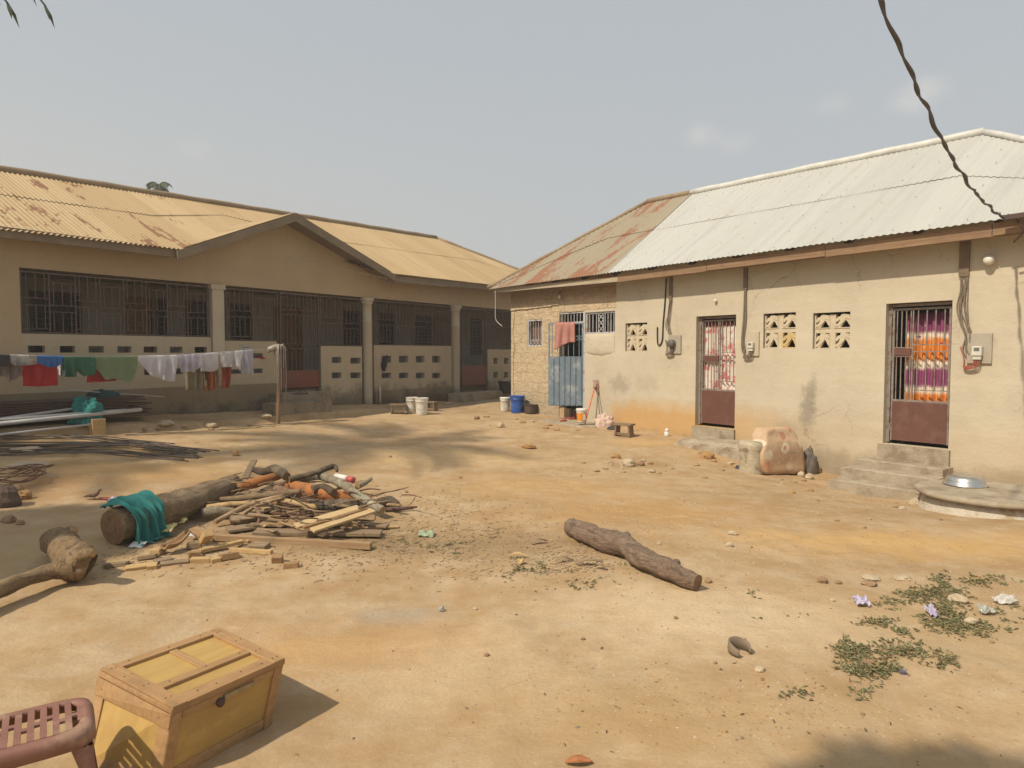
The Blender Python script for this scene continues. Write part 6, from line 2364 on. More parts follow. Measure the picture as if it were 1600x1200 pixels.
# forked stump at the lower left: stem going back, limb reaching to the left edge
t0 = at_h(122, 888, .13)
b = MB()
b.tube([at_h(134, 888, .10), at_h(118, 882, .13), at_h(103, 862, .15), at_h(90, 846, .15)], [.105, .135, .105, .11], 26, True, 0, 1, wob=.34, seed=8, rings=8)
b.tube([at_h(112, 885, .13), at_h(80, 893, .12), at_h(40, 905, .12), at_h(-10, 926, .11), at_h(-60, 950, .1)], [.10, .058, .05, .055, .05], 16, True, 0, 1, wob=.18, seed=11, rings=8)
b.tube([at_h(122, 876, .18), at_h(133, 866, .24), at_h(146, 864, .26)], [.07, .05, .03], 10, True, 0, 1, wob=.3, seed=13, rings=4)
b.tube([at_h(95, 850, .16), at_h(108, 832, .22), at_h(116, 829, .24)], [.07, .05, .04], 10, True, 0, 1, wob=.4, seed=15, rings=4)
b.tube([at_h(90, 848, .12), at_h(72, 856, .06)], [.06, .05], 10, True, 0, 1, wob=.4, seed=17, rings=4)
tag(b.build('forked_log', [bark('weathered_tan_bark', (.36, .245, .13), (.28, .18, .09), (.42, .30, .17), 9, 20, .9, at_h(-60, 950) - at_h(112, 885)), E_PALE], smooth=True), 'forked tan log with a limb reaching out to the left edge', 'log')

# ---- the pile: one object per stick
G = 'sticks of the firewood pile'
PL = [
    ('branch', [(372, 762, .16), (400, 754, .19), (440, 742, .24)], [.062, .064, .045], B_ORANGE, E_PALE, 'orange peeled branch on the upper left of the firewood pile'),
    ('branch', [(394, 733, .22), (412, 737, .26), (430, 733, .30), (448, 745, .26)], [.03, .05, .06, .055], B_DARK, E_DARK, 'gnarled dark branch curling over the back of the firewood pile'),
    ('branch', [(452, 749, .24), (485, 741, .28), (520, 729, .33), (527, 736, .30)], [.038, .036, .034, .018], B_DARK, E_DARK, 'dark forked branch sticking up highest from the firewood pile'),
    ('branch', [(460, 752, .2), (498, 744, .24), (535, 757, .22), (560, 775, .18), (598, 797, .10)], [.045, .05, .052, .05, .045], B_LICH, E_PALE, 'long lichen covered branch along the right of the firewood pile'),
    ('branch', [(452, 757, .16), (490, 768, .16), (530, 776, .14), (580, 782, .10)], [.07, .078, .07, .045], B_ORANGE, E_PALE, 'thick orange split log in the middle of the firewood pile'),
    ('branch', [(432, 763, .19), (467, 776, .17)], [.055, .05], B_RED, E_DARK, 'short brown log with its cut end facing right in the firewood pile'),
    ('branch', [(335, 816, .05), (362, 802, .10), (397, 786, .16), (444, 774, .20)], [.031, .028, .027, .025], B_SMOOTH, E_PALE, 'slender curved stick with a round cut end at the front left of the firewood pile'),
    ('branch', [(376, 805, .08), (405, 789, .14), (440, 778, .18)], [.022, .023, .02], B_SMOOTH, E_PALE, 'second slender stick beside the curved one'),
    ('branch', [(430, 784, .12), (456, 786, .13), (478, 792, .12), (496, 792, .13)], [.042, .045, .045, .03], B_PALE, E_PALE, 'pale yellow peeled branch in the middle front of the firewood pile'),
    ('branch', [(494, 795, .08), (530, 790, .10), (560, 790, .08)], [.075, .08, .06], B_DARK, E_DARK, 'thick dark stump above the pair of light planks'),
    ('branch', [(324, 793, .12), (358, 788, .15), (392, 786, .15)], [.03, .033, .03], B_PALE, E_PALE, 'yellowish stick behind the slender curved one'),
    ('branch', [(316, 802, .08), (340, 798, .09), (366, 799, .08)], [.058, .06, .05], B_LICH, E_DARK, 'short mossy log beside the thick trunk'),
    ('branch', [(345, 780, .14), (385, 777, .18), (432, 772, .2), (470, 768, .22)], [.028, .035, .035, .03], B_GREY, E_DARK, 'grey curved branch under the orange peeled one'),
    ('branch', [(362, 812, .05), (386, 811, .06), (402, 808, .07)], [.05, .052, .045], B_GREY, E_DARK, 'grey split log low in the front of the firewood pile'),
    ('branch', [(402, 796, .13), (406, 808, .08), (402, 822, .02)], [.03, .025, .02], B_RED, E_DARK, 'short red brown stick standing at the front of the firewood pile'),
    ('branch', [(558, 760, .14), (572, 754, .16), (580, 748, .18)], [.04, .03, .02], B_LICH, E_PALE, 'split pale branch tip at the right rear of the firewood pile'),
    ('branch', [(552, 770, .08), (575, 764, .07), (594, 765, .05)], [.012, .010, .006], B_GREY, E_DARK, 'thin twig pointing right from the firewood pile'),
    ('branch', [(590, 787, .06), (610, 783, .07), (622, 788, .06)], [.055, .065, .035], B_DARK, E_DARK, 'dark knobbly chunk at the right end of the firewood pile'),
    ('branch', [(600, 796, .03), (625, 795, .03), (652, 792, .04)], [.022, .028, .012], bark('purple_brown_bark', (.16, .085, .075), (.11, .06, .055), (.2, .13, .1)), E_DARK, 'purplish curved stick lying right of the firewood pile'),
    ('branch', [(488, 766, .20), (505, 762, .22), (522, 770, .2)], [.05, .055, .04], B_DARK, E_DARK, 'dark bark covered chunk under the lichen branch'),
    ('branch', [(384, 770, .12), (420, 780, .10), (455, 796, .05)], [.04, .045, .04], B_GREY, E_DARK, 'grey brown branch buried low in the firewood pile'),
    ('branch', [(470, 800, .05), (510, 806, .06), (548, 800, .05)], [.045, .05, .04], B_RED, E_DARK, 'reddish log under the pair of light planks'),
    ('branch', [(415, 800, .04), (440, 800, .05), (480, 808, .04)], [.04, .05, .04], B_RED, E_DARK, 'red brown log low in the centre of the firewood pile'),
]
for i, (nm, pts, rad, m, e, lab) in enumerate(PL):
    pile_log(nm, pts, [x * .86 for x in rad], m, e, lab, 'branch', G, seg=14, rings=7, wob=.24, seed=i * 3.1)
# thin twigs poking between
for i in range(85):
    u = rng.gauss(455, 65); v = 778 + (u - 460) * .06 + rng.uniform(-24, 34)
    a = rng.uniform(-.5, .3); L = rng.uniform(22, 60)
    du, dv = math.cos(a) * L, math.sin(a) * L * .6
    h = rng.uniform(.05, .22)
    P_ = [at_h(u, v, h), at_h(u + du * .5, v + dv * .5 + rng.uniform(-3, 3), h + rng.uniform(.0, .05)), at_h(u + du, v + dv, h + rng.uniform(-.04, .05))]
    b = MB(); b.tube(P_, [rng.uniform(.006, .013), .008, .004], 6, rings=4, wob=.3, seed=i)
    tag(b.build('twig', rng.choice([B_DARK, B_GREY, B_RED, B_SMOOTH]), smooth=True), 'thin twig poking out between the logs of the firewood pile', 'twig', 'twigs in the firewood pile')


M_SPL = [B_GREY, B_RED, B_SMOOTH, B_DARK, B_PALE]
for i in range(60):
    u = rng.gauss(450, 70); v = 790 + (u - 460) * .08 + rng.uniform(-28, 42)
    if u < 330: v += 16
    a = rng.gauss(.05, .35); L = rng.uniform(18, 62)
    h0 = rng.uniform(.01, .16) * max(0, 1 - abs(v - 785) / 50)
    A_ = at_h(u, v, h0 + .01); B_ = at_h(u + math.cos(a) * L, v + math.sin(a) * L * .5, h0 + rng.uniform(.0, .03) + .005)
    b = MB(); b.bar(A_, B_, rng.uniform(.02, .05), rng.uniform(.006, .014), Vector((rng.uniform(-.3, .3), rng.uniform(-.3, .3), 1)))
    tag(b.build('splintered_slat', rng.choice(M_SPL)), 'thin splintered slat strewn through the firewood pile', 'slat', 'splintered slats in the firewood pile')


# ---- planks and beams
W_LIGHT = wood_mat('fresh_sawn_pine', (.56, .41, .215), (.48, .33, .16), (1, .25, 0), .7, .2, 3, 40)
W_GREY = wood_mat('weathered_grey_plank', (.27, .19, .115), (.20, .14, .08), (1, -.1, 0), .85, .4, 2.5, 45, (.13, .09, .055))
W_BEAM = wood_mat('dry_brown_beam', (.36, .235, .125), (.28, .175, .09), (1, -.15, 0), .85, .4, 2.5, 40, (.2, .13, .07))
W_OFF = wood_mat('yellow_offcut_wood', (.50, .34, .155), (.40, .26, .11), (1, .3, 0), .8, .3, 4, 30, (.3, .2, .1))
W_OFFD = wood_mat('brown_offcut_wood', (.33, .195, .09), (.25, .145, .065), (1, -.4, 0), .8, .3, 4, 30)


def plank(a, b, w, th, m, label, cat='plank', name='plank', group=None, tilt=0.0, bevel=.003):
    A, Bq = at_h(*a), at_h(*b)
    mb = MB()
    d = (Bq - A).normalized()
    up = Vector((0, 0, 1))
    side = d.cross(up).normalized()
    up2 = (up * math.cos(tilt) + side * math.sin(tilt))
    n = 6
    for i in range(n):
        pass
    mb.bar(A, Bq, w, th, up2)
    return tag(mb.build(name, m, bevel=bevel), label, cat, group)


plank((462, 822, .13), (561, 793, .19), .085, .022, W_LIGHT, 'light sawn plank, the rear of the pair resting on the pile', tilt=.25)
plank((486, 828, .12), (582, 797, .17), .095, .022, W_LIGHT, 'light sawn plank, the front of the pair resting on the pile', tilt=.25)
plank((474, 824, .145), (572, 795, .19), .03, .02, W_OFFD, 'brown strip between the two light planks', 'strip', 'wood_strip', tilt=.25)
plank((398, 831, .03), (596, 833, .035), .15, .03, W_GREY, 'long wide grey plank behind the front beam')
plank((334, 839, .035), (580, 853, .04), .055, .055, W_BEAM, 'long square beam along the front of the firewood pile', 'beam', 'beam')
plank((355, 828, .03), (410, 820, .03), .16, .025, W_GREY, 'short grey board among the debris left of the long plank')
plank((410, 816, .03), (505, 814, .03), .26, .025, W_BEAM, 'wide dusty board lying flat below the firewood pile')
plank((560, 818, .03), (606, 822, .03), .10, .02, W_GREY, 'thin grey board right of the pair of light planks')
plank((379, 755, .14), (397, 719, .30), .075, .022, W_GREY, 'grey slat leaning upright behind the thick trunk', 'slat', 'slat')
plank((548, 816, .06), (538, 825, .02), .04, .04, B_PALE, 'stubby cut branch end under the front light plank', 'branch', 'branch_stub')
# small offcuts in front
OFF = [
    ((312, 861, .03), (379, 846, .035), .055, .03, W_OFF, 'long yellow offcut pointing right in front of the thick trunk'),
    ((344, 871, .02), (371, 867, .02), .10, .05, W_OFFD, 'chunky brown offcut below the long yellow one'),
    ((360, 859, .015), (425, 863, .015), .045, .035, W_OFF, 'thin light slat lying level in front of the square beam'),
    ((294, 867, .02), (313, 866, .02), .07, .05, W_OFFD, 'small brown block left of the long yellow offcut'),
    ((298, 876, .015), (329, 875, .015), .06, .045, W_OFF, 'flat yellow block at the front edge of the offcuts'),
    ((329, 877, .015), (345, 874, .015), .05, .04, W_OFF, 'small square block at the front edge of the offcuts'),
    ((394, 852, .02), (418, 854, .02), .09, .04, W_GREY, 'grey block between the beam and the light slat'),
    ((425, 874, .03), (442, 873, .03), .07, .065, W_OFFD, 'upright brown cube alone in front of the beam'),
    ((443, 884, .02), (467, 882, .02), .06, .045, W_OFFD, 'wedge shaped brown block farthest front right of the offcuts'),
    ((241, 864, .03), (252, 858, .03), .08, .05, W_OFF, 'small yellow block left of the curved bark piece'),
    ((240, 878, .015), (268, 873, .015), .07, .025, W_GREY, 'thin grey chip board at the left front of the offcuts'),
    ((250, 882, .012), (296, 877, .012), .05, .03, W_GREY, 'long grey slat along the front edge of the offcuts'),
    ((292, 853, .03), (315, 852, .03), .05, .05, W_GREY, 'grey square offcut behind the long yellow one'),
    ((318, 846, .06), (326, 833, .16), .075, .055, W_OFF, 'pale yellow block tilted upright among the offcuts'),
    ((302, 826, .13), (318, 838, .09), .085, .03, W_OFFD, 'brown curved offcut leaning on the pale upright block'),
    ((216, 872, .015), (245, 868, .02), .07, .03, W_GREY, 'weathered offcut below the teal cloth'),
    ((165, 884, .01), (200, 880, .012), .08, .03, W_GREY, 'grey offcut in the shade beside the forked log'),
    ((196, 889, .01), (232, 884, .012), .06, .035, W_OFF, 'yellowish offcut in front of the teal cloth'),
    ((230, 886, .015), (246, 884, .015), .07, .04, W_OFF, 'stubby yellow offcut at the far left of the front row'),
    ((380, 838, .02), (392, 845, .02), .06, .02, W_OFF, 'small light chip below the square beam end'),
]
for (a, b_, w_, th, m, lab) in OFF:
    plank(a, b_, w_, th, m, lab, 'offcut', 'offcut', 'wood offcuts', rng.uniform(-.25, .25), .004)
# curved bark piece
mb = MB()
pb0, pb1 = at_h(256, 858, .05), at_h(293, 836, .10)
dB = (pb1 - pb0); sB_ = dB.normalized().cross(Vector((0, 0, 1))).normalized()
mb.grid(lambda u, v: pb0 + dB * u + sB_ * ((v - .5) * .11 * (1 - .8 * abs(u - .4))) + Vector((0, 0, -.03 * math.sin(math.pi * u) + .02 * (v - .5) ** 2 * 8)), 14, 8)
tag(mb.build('bark_piece', W_OFFD, smooth=True, solid=.014), 'curved orange bark slab at the foot of the thick trunk', 'bark')
# papers and rubbish in the pile
def crumple(u, v, w, h, m, label, cat, name, seed=0, hh=.02, amp=.03):
    c = at_h(u, v)
    k_ = c.y / FPX
    W_, H_ = w * k_, h * k_
    mb = MB()
    mb.grid(lambda a, b_: c + Vector(((a - .5) * W_ + .01 * noise.noise((a * 4, b_ * 4, seed)), (b_ - .5) * H_ * 1.6, hh + amp * (noise.noise((a * 3 + seed, b_ * 3, 1)) + .6 * abs(noise.noise((a * 7 + seed, b_ * 7, 5)))) + H_ * .5 * b_)), 12, 12)
    return tag(mb.build(name, m, smooth=False, solid=.002), label, cat)


M_YEL = mat('yellow_wrapper', (.64, .54, .22), None, 12, .5, .1)
M_BLUEP = mat('pale_blue_wrapper', (.42, .50, .62), (.55, .55, .58), 12, .5, .1)
M_PAPER = mat('white_paper', (.58, .58, .58), None, 8, .85, .1)
M_LILAC = mat('lilac_sachet', (.36, .30, .46), (.50, .47, .55), 30, .35, .2)
crumple(266, 838, 14, 14, M_YEL, 'yellow wrapper crumpled beside the orange bark slab', 'wrapper', 'wrapper', 1, .06)
crumple(287, 829, 8, 8, M_YEL, 'small yellow scrap above the orange bark slab', 'wrapper', 'wrapper', 2, .08)
crumple(305, 843, 20, 11, M_BLUEP, 'pale blue and white wrapper among the offcuts', 'wrapper', 'wrapper', 3, .04)
crumple(215, 855, 22, 10, M_PAPER, 'white paper sheet under the edge of the teal cloth', 'paper', 'paper_sheet', 4, .01, .008)
crumple(178, 786, 16, 9, M_LILAC, 'lilac plastic sachet behind the thick trunk', 'sachet', 'plastic_sachet', 5, .02)
crumple(162, 781, 15, 4, mat('red_net', (.40, .08, .05), None, 20, .8, .2), 'small red scrap on the soil near the dove', 'scrap', 'plastic_scrap', 6, .01, .01)
crumple(1346, 946, 22, 13, M_LILAC, 'lilac plastic sachet left of the larger weed patch', 'sachet', 'plastic_sachet', 7, .02, .035)
crumple(1455, 963, 14, 13, M_LILAC, 'pale lilac sachet inside the larger weed patch', 'sachet', 'plastic_sachet', 8, .02, .035)
crumple(1571, 944, 34, 10, mat('clear_sachet', (.50, .47, .42), (.58, .55, .5), 20, .3, .2), 'flattened clear sachet at the right of the weeds', 'sachet', 'plastic_sachet', 9, .02)
crumple(1541, 960, 22, 9, mat('grey_sachet', (.42, .42, .36), None, 20, .4, .2), 'grey sachet below the clear one among the weeds', 'sachet', 'plastic_sachet', 10, .02)
crumple(666, 838, 24, 10, mat('pale_green_scrap', (.31, .38, .24), None, 12, .7, .2), 'pale green plastic scrap on the wood litter', 'scrap', 'plastic_scrap', 11, .01)
p = at_h(1411, 1052); b = MB(); b.lathe([(.016, 0), (.017, .012), (.012, .016), (.001, .016)], p, 16)
tag(b.build('bottle_cap', mat('violet_cap', (.13, .11, .42), None, 10, .4, 0), smooth=True), 'tiny violet bottle cap below the smaller weed patch', 'cap')
# tin can on the pile
a = at_h(525, 744, .26); b_ = at_h(552, 750, .26)
t = thing('tin_can', 'white can with a red end on top of the firewood pile', 'can', a)
mb = MB(); mb.tube([a, a.lerp(b_, .7)], .032, 20); mb.build('body', M_PWHITE, t, True)
mb = MB(); mb.tube([a.lerp(b_, .702), b_], .033, 20); mb.build('lid', M_RED, t, True)


# ---- teal cloths
M_TEAL = mat('teal_cloth', (.028, .215, .20), (.022, .16, .15), 9, .9, .4, 35, .012)
A0, A1 = at_h(176, 823, .16), at_h(300, 783, .165)
dA = (A1 - A0).normalized(); sA_ = dA.cross(Vector((0, 0, 1))).normalized()      # towards the camera side
if sA_.y > 0: sA_ = -sA_
fpos = (at_h(207, 815, .16) - A0).dot(dA)
mb = MB()
def teal(u, v):
    rr = .19
    w = .34 + .05 * math.sin(v * 6)
    along = fpos + (u - .5) * w * (1 + .25 * abs(v - .35))
    ang = (v * 1.45 - .32) * math.pi * .75
    c = A0 + dA * along
    wr = .022 * math.sin(u * 19 + v * 2.2 + 2 * noise.noise((u * 3, v * 2, 8))) * (.3 + v) + .03 * noise.noise((u * 5, v * 4, 2)) + .016 * math.sin(u * 41 - v * 7 + 3 * noise.noise((u * 2, v * 3, 4)))
    if ang < math.pi * .5:
        p = c + sA_ * math.sin(ang) * (rr + wr + .012) + Vector((0, 0, math.cos(ang) * (rr + wr + .012)))
    else:
        d = (ang - math.pi * .5) * .17
        g_ = gz(c.x + sA_.x * .2, c.y + sA_.y * .2) + .015
        z = c.z - d * 1.0
        out = rr + wr + .012 + .25 * max(0, d - .1)
        p = c + sA_ * out + Vector((0, 0, -d))
        if p.z < g_: p.z = g_ + .02 * abs(noise.noise((u * 6, v * 6, 1))) + .004; p += sA_ * (.10 * (ang - 2.2))
    return p
mb.grid(teal, 64, 48)
tag(mb.build('teal_cloth', M_TEAL, smooth=True, solid=.004), 'teal cloth draped over the near end of the thick trunk', 'cloth')

# ---- stacked boards, pipes and props along the left house wall
W_STACK = wood_mat('dark_stacked_board', (.105, .06, .045), (.07, .042, .032), FL.d, .8, .3, 1.5, 40, (.05, .035, .03))
zs0 = FL.un(60, 653, .75)[1]; zs1 = FL.un(100, 622, .5)[1]
nb = 9
for i in range(nb):
    f = i / (nb - 1)
    z = zs0 - .05 + (zs1 - zs0) * f
    for col in range(2):
        o_ = .22 + col * .30 + rng.uniform(-.03, .03) + .06 * (1 - f)
        b = MB()
        e = FL.un(222, 630, o_)[0] + rng.uniform(-.45, .05)
        b.fbox(FL, -4.6 + rng.uniform(-.3, .3), e, o_, o_ + .27, z, z + (zs1 - zs0) / nb * .82)
        tag(b.build('board', W_STACK, bevel=.004), 'long dark board in the stack along the left house wall', 'board', 'dark boards stacked at the left house')
M_PIPE = mat('grey_plastic_pipe', (.47, .46, .45), (.40, .39, .38), 5, .4, .03)
def fl_tube(name, pts, r, m, label, cat, group=None):
    b = MB(); b.tube([FL.X(u, v, o) for (u, v, o) in pts], r, 12)
    return tag(b.build(name, m, smooth=True), label, cat, group)
GP = 'pale pipes by the left house'
fl_tube('pipe', [(-60, 668, 1.15), (221, 640, 1.15)], .032, M_PIPE, 'longest grey pipe, its end reaching farthest right past the block', 'pipe', GP)
fl_tube('pipe', [(-60, 660, 1.06), (196, 641, 1.06)], .026, M_PIPE, 'grey pipe lying just behind the longest pipe', 'pipe', GP)
fl_tube('pipe', [(-60, 663, .95), (112, 639, .95)], .022, M_PIPE, 'thin grey pipe rising behind the teal bundle', 'pipe', GP)
fl_tube('pipe', [(-60, 686, 1.3), (142, 663, 1.3)], .018, M_PIPE, 'lowest thin pipe touching the soil under the others', 'pipe', GP)
fl_tube('rod', [(100, 609, .7), (258, 620, .7)], .008, M_PIPE, 'thin pale rod sticking out over the dark boards', 'rod')
sb_, zb_ = FL.un(150, 662, 1.12)
b = MB(); b.fbox(FL, sb_ - .10, sb_ + .10, 1.02, 1.24, gz(*FL.P(sb_, 1.1, 0).to_2d()) - .05, FL.un(150, 651, 1.15)[1] - .035)
tag(b.build('wooden_block', W_OFF, bevel=.006), 'yellowish wooden block propping the grey pipes', 'block')
sb_, zb_ = FL.un(-30, 672, 1.12)
b = MB(); b.fbox(FL, sb_ - .10, sb_ + .10, 1.0, 1.24, gz(*FL.P(sb_, 1.1, 0).to_2d()) - .05, FL.un(-30, 664, 1.15)[1] - .035)
tag(b.build('wooden_block', W_OFFD, bevel=.006), 'brown wooden block under the left ends of the grey pipes', 'block')
cT = FL.X(132, 640, .95)
heap('teal_bundle', cT - Vector((0, 0, .16)), .25, .17, .36, M_TEAL, 'crumpled teal fabric heaped on the pipes and boards', 'cloth', 21, .34, 30, None, 2.1)
heap('dark_teal_bundle', FL.X(160, 616, .6), .22, .15, .10, mat('dark_teal_cloth', (.015, .085, .10), None, 9, .9, .4), 'darker teal fabric spread on top of the dark boards', 'cloth', 14, .4)

# ---- steel rods
M_ROD = mat('dark_steel_rod', (.10, .082, .066), (.075, .06, .05), 20, .7, .1, c3=(.16, .085, .05), s3=5)
for i in range(30):
    if i < 16: u0, v0, um, vm, u1, v1 = rng.uniform(-160, 60), rng.uniform(692, 706), rng.uniform(180, 240), rng.uniform(690, 697), rng.uniform(290, 345), rng.uniform(701, 716)
    elif i < 24: u0, v0, um, vm, u1, v1 = rng.uniform(-160, 20), rng.uniform(700, 716), rng.uniform(140, 180), rng.uniform(701, 708), rng.uniform(270, 328), rng.uniform(712, 721)
    else: u0, v0, um, vm, u1, v1 = rng.uniform(-120, 0), rng.uniform(676, 690), rng.uniform(100, 160), rng.uniform(680, 692), rng.uniform(200, 330), rng.uniform(688, 704)
    hh = rng.uniform(.015, .07)
    b = MB(); b.tube([at_h(u0, v0, .02), at_h((u0 + um) / 2, (v0 + vm) / 2 + rng.uniform(-3, 3), hh), at_h(um, vm, hh), at_h((u1 + um) / 2, (v1 + vm) / 2, hh), at_h(u1, v1, .012)], .0085, 6, rings=4)
    tag(b.build('steel_rod', M_ROD, smooth=True), 'thin dark steel rod in the flat bundle on the soil at the left', 'rod', 'steel rods on the soil')
# rusty wire coil at the left edge
b = MB()
c = at_h(8, 752)
q = []
for i in range(160):
    a = i * .21; rr = .34 + .05 * math.sin(i * .13) + .02 * math.sin(i * .7)
    q.append(c + Vector((math.cos(a) * rr, math.sin(a) * rr * 1.0, .03 + .05 * (1 + math.sin(i * .37)) + .02 * math.sin(a * 2))))
b.tube(q, .007, 5)
tag(b.build('wire_coil', mat('rusty_wire', (.20, .095, .05), (.13, .065, .04), 20, .8, .1), smooth=True), 'loose coil of rusty wire at the left edge', 'wire')
# broken ring of an old tyre
c = at_h(1156, 1022)
k_ = c.y / FPX
b = MB()
M_RING = mat('dusty_grey_rubber', (.24, .18, .12), (.17, .13, .09), 14, .85, .3)
def ringp(a, r, z): return c + Vector((math.cos(a) * r, math.sin(a) * r * 1.0, z))
Rr = 17.5 * k_
n = 40
prof = [(1.0, .008), (1.06, .03), (1.0, .075), (.9, .078), (.80, .05), (.82, .01)]
a0, a1 = R(-12), R(250)
for i in range(n + 1):
    a = a0 + (a1 - a0) * i / n
    for (rr, z) in prof: b.v.append(ringp(a, Rr * rr * (1 + .03 * math.sin(a * 3)), z * (.55 + .45 * math.sin(math.pi * min(1, max(0, (i / n)))) )))
m_ = len(prof)
for i in range(n):
    for j in range(m_):
        j2 = (j + 1) % m_
        b.f.append((i * m_ + j, i * m_ + j2, (i + 1) * m_ + j2, (i + 1) * m_ + j)); b.m.append(0)
b.f.append(tuple(range(m_))); b.m.append(0); b.f.append(tuple(range(n * m_, n * m_ + m_))); b.m.append(0)
tag(b.build('broken_ring', M_RING, smooth=True), 'broken grey ring of old rubber on the near soil', 'ring')
# ================================================================== STONES, LITTER, WEEDS, TREES, DOVE
def stone_mesh(mb, c, sx, sy, sz, seed, mi=0, n=6, m=9):
    b = len(mb.v)
    for i in range(n + 1):
        th = math.pi * i / n
        for j in range(m):
            ph = 2 * math.pi * j / m
            d = Vector((math.sin(th) * math.cos(ph), math.sin(th) * math.sin(ph), math.cos(th)))
            k_ = 1 + .34 * noise.noise(d * 1.5 + Vector((seed, 0, 0))) + .15 * noise.noise(d * 4 + Vector((seed, 3, 0)))
            mb.v.append(Vector((c[0] + d.x * sx * k_, c[1] + d.y * sy * k_, c[2] + d.z * sz * k_)))
    for i in range(n):
        for j in range(m):
            j2 = (j + 1) % m
            mb.f.append((b + i * m + j, b + i * m + j2, b + (i + 1) * m + j2, b + (i + 1) * m + j)); mb.m.append(mi)


M_ST1 = mat('brown_stone', (.34, .21, .12), (.25, .155, .09), 12, .95, .6, 40, .01)
M_ST2 = mat('pale_stone', (.50, .40, .27), (.41, .32, .21), 12, .95, .6, 40, .01)
M_ST3 = mat('grey_stone', (.36, .34, .31), (.29, .27, .24), 12, .95, .6, 40, .01)
M_SOIL = mat('yard_soil_clod', (.40, .27, .14), (.33, .215, .105), 12, .95, .7, 30, .015)
M_CLOD = mat('orange_soil_clod', (.42, .25, .10), (.33, .19, .075), 12, .95, .7, 30, .015)


def stone(u, v, wpx, hpx, m, label, name='stone', seed=None, cat='stone', group=None):
    p = at_h(u, v)
    k_ = p.y / FPX
    mb = MB()
    s = seed if seed is not None else u * .37
    stone_mesh(mb, p + Vector((0, 0, hpx * k_ * .32)), wpx * k_ / 2, wpx * k_ / 2 * .8, hpx * k_ * .62, s, n=9, m=14)
    return tag(mb.build(name, m), label, cat, group)


stone(825, 700, 22, 8, M_CLOD, 'flat clod of soil in the far middle of the yard')
stone(981, 728, 27, 12, M_ST2, 'rounded tan stone in the rubble below the middle door slab')
stone(1000, 727, 14, 7, M_ST1, 'small stone right of the rounded tan one')
stone(962, 716, 16, 7, M_CLOD, 'low soil clod left of the rounded tan stone')
stone(1018, 738, 12, 5, M_ST2, 'pale chip of rubble below the rounded tan stone')
stone(1105, 716, 22, 12, M_CLOD, 'soil clod in front of the broken doorstep')
stone(1285, 910, 17, 10, M_ST1, 'angular brown stone left of the larger weed patch')
stone(1310, 912, 11, 6, M_ST1, 'smaller dark brown stone beside the angular one')
stone(1358, 914, 24, 7, M_ST1, 'flat brown stone just above the larger weed patch')
stone(1362, 905, 28, 6, M_ST2, 'pale flat stone above the flat brown one')
stone(1410, 905, 26, 7, M_ST2, 'pale slab stone nearest the top of the weed patch')
stone(1497, 941, 30, 13, M_ST2, 'large pale stone half sunk in the weeds')
stone(1518, 972, 22, 8, M_ST2, 'pale stone at the lower edge of the larger weed patch')
stone(1357, 1037, 17, 7, M_ST1, 'pinkish stone inside the smaller weed patch')
stone(690, 955, 10, 9, M_ST3, 'single grey stone alone on the near soil')
stone(1107, 910, 12, 7, M_ST1, 'brown stone just right of the lone log end')
stone(1140, 854, 12, 8, M_ST2, 'tan pebble right of the lone log')
stone(1030, 851, 9, 6, M_ST2, 'tan pebble just above the lone log')
stone(1145, 835, 14, 6, M_ST2, 'pale pebble above the tan one right of the lone log')
stone(1187, 1048, 17, 8, M_ST2, 'pale shard just below the broken ring')
stone(1276, 738, 14, 10, M_CLOD, 'orange stone below the dark plastic bag')
stone(1265, 748, 13, 9, M_ST2, 'tan stone below the orange one by the cushion')
stone(1252, 745, 12, 9, M_ST2, 'tan stone at the lower right corner of the cushion')
stone(1303, 738, 15, 10, M_ST1, 'brown stone between the dark bag and the steps')
stone(1432, 789, 22, 12, M_ST2, 'pale stone at the foot of the steps')
stone(1447, 780, 14, 16, M_ST1, 'brown lump between the steps and the round well cover')
stone(1410, 796, 12, 6, M_ST2, 'small pale stone in front of the steps')
stone(40, 704, 50, 6, M_ST2, 'wide flat pale stone below the steel rods', seed=3)
stone(45, 728, 62, 6, M_ST2, 'pale flat mound of cement at the left', seed=4, name='cement_lump', cat='lump')
stone(10, 790, 40, 36, bark('dark_root_stump', (.13, .085, .06), (.09, .06, .045), (.17, .12, .09)), 'dark root stump at the left edge', 'stump', 6, 'stump')
stone(25, 776, 26, 22, M_ST1, 'brown clod behind the dark root stump')
stone(38, 779, 24, 15, M_CLOD, 'orange clod right of the dark root stump')
stone(14, 816, 20, 12, M_ST1, 'brown clod below the dark root stump')
stone(32, 819, 12, 7, M_ST1, 'small clod beside the brown one at the left edge')
stone(225, 672, 9, 4, M_ST1, 'small stone on the eroded lip at the left')
stone(258, 664, 26, 8, M_ST2, 'crumbled concrete lump on the eroded lip')
stone(330, 667, 20, 7, M_ST2, 'concrete crumb farther right on the eroded lip')
stone(368, 712, 12, 9, M_CLOD, 'earth clod near the right ends of the steel rods')
stone(415, 652, 22, 6, M_ST2, 'flat stone left of the clothes pole')
stone(700, 632, 12, 4, M_ST2, 'pale stone behind the right wooden stool', seed=2)
stone(782, 668, 13, 8, M_ST2, 'pale clod in front of the blue bucket')
stone(745, 655, 9, 6, M_ST1, 'dark clod in the open soil before the small gate')
CL = [(1000, 722, 40, 8, 10), (1090, 722, 45, 10, 8), (1150, 726, 25, 8, 5), (880, 668, 40, 5, 7), (800, 662, 40, 5, 4), (1330, 782, 60, 10, 8), (940, 725, 30, 8, 5), (1240, 750, 20, 4, 4), (330, 670, 60, 4, 6)]
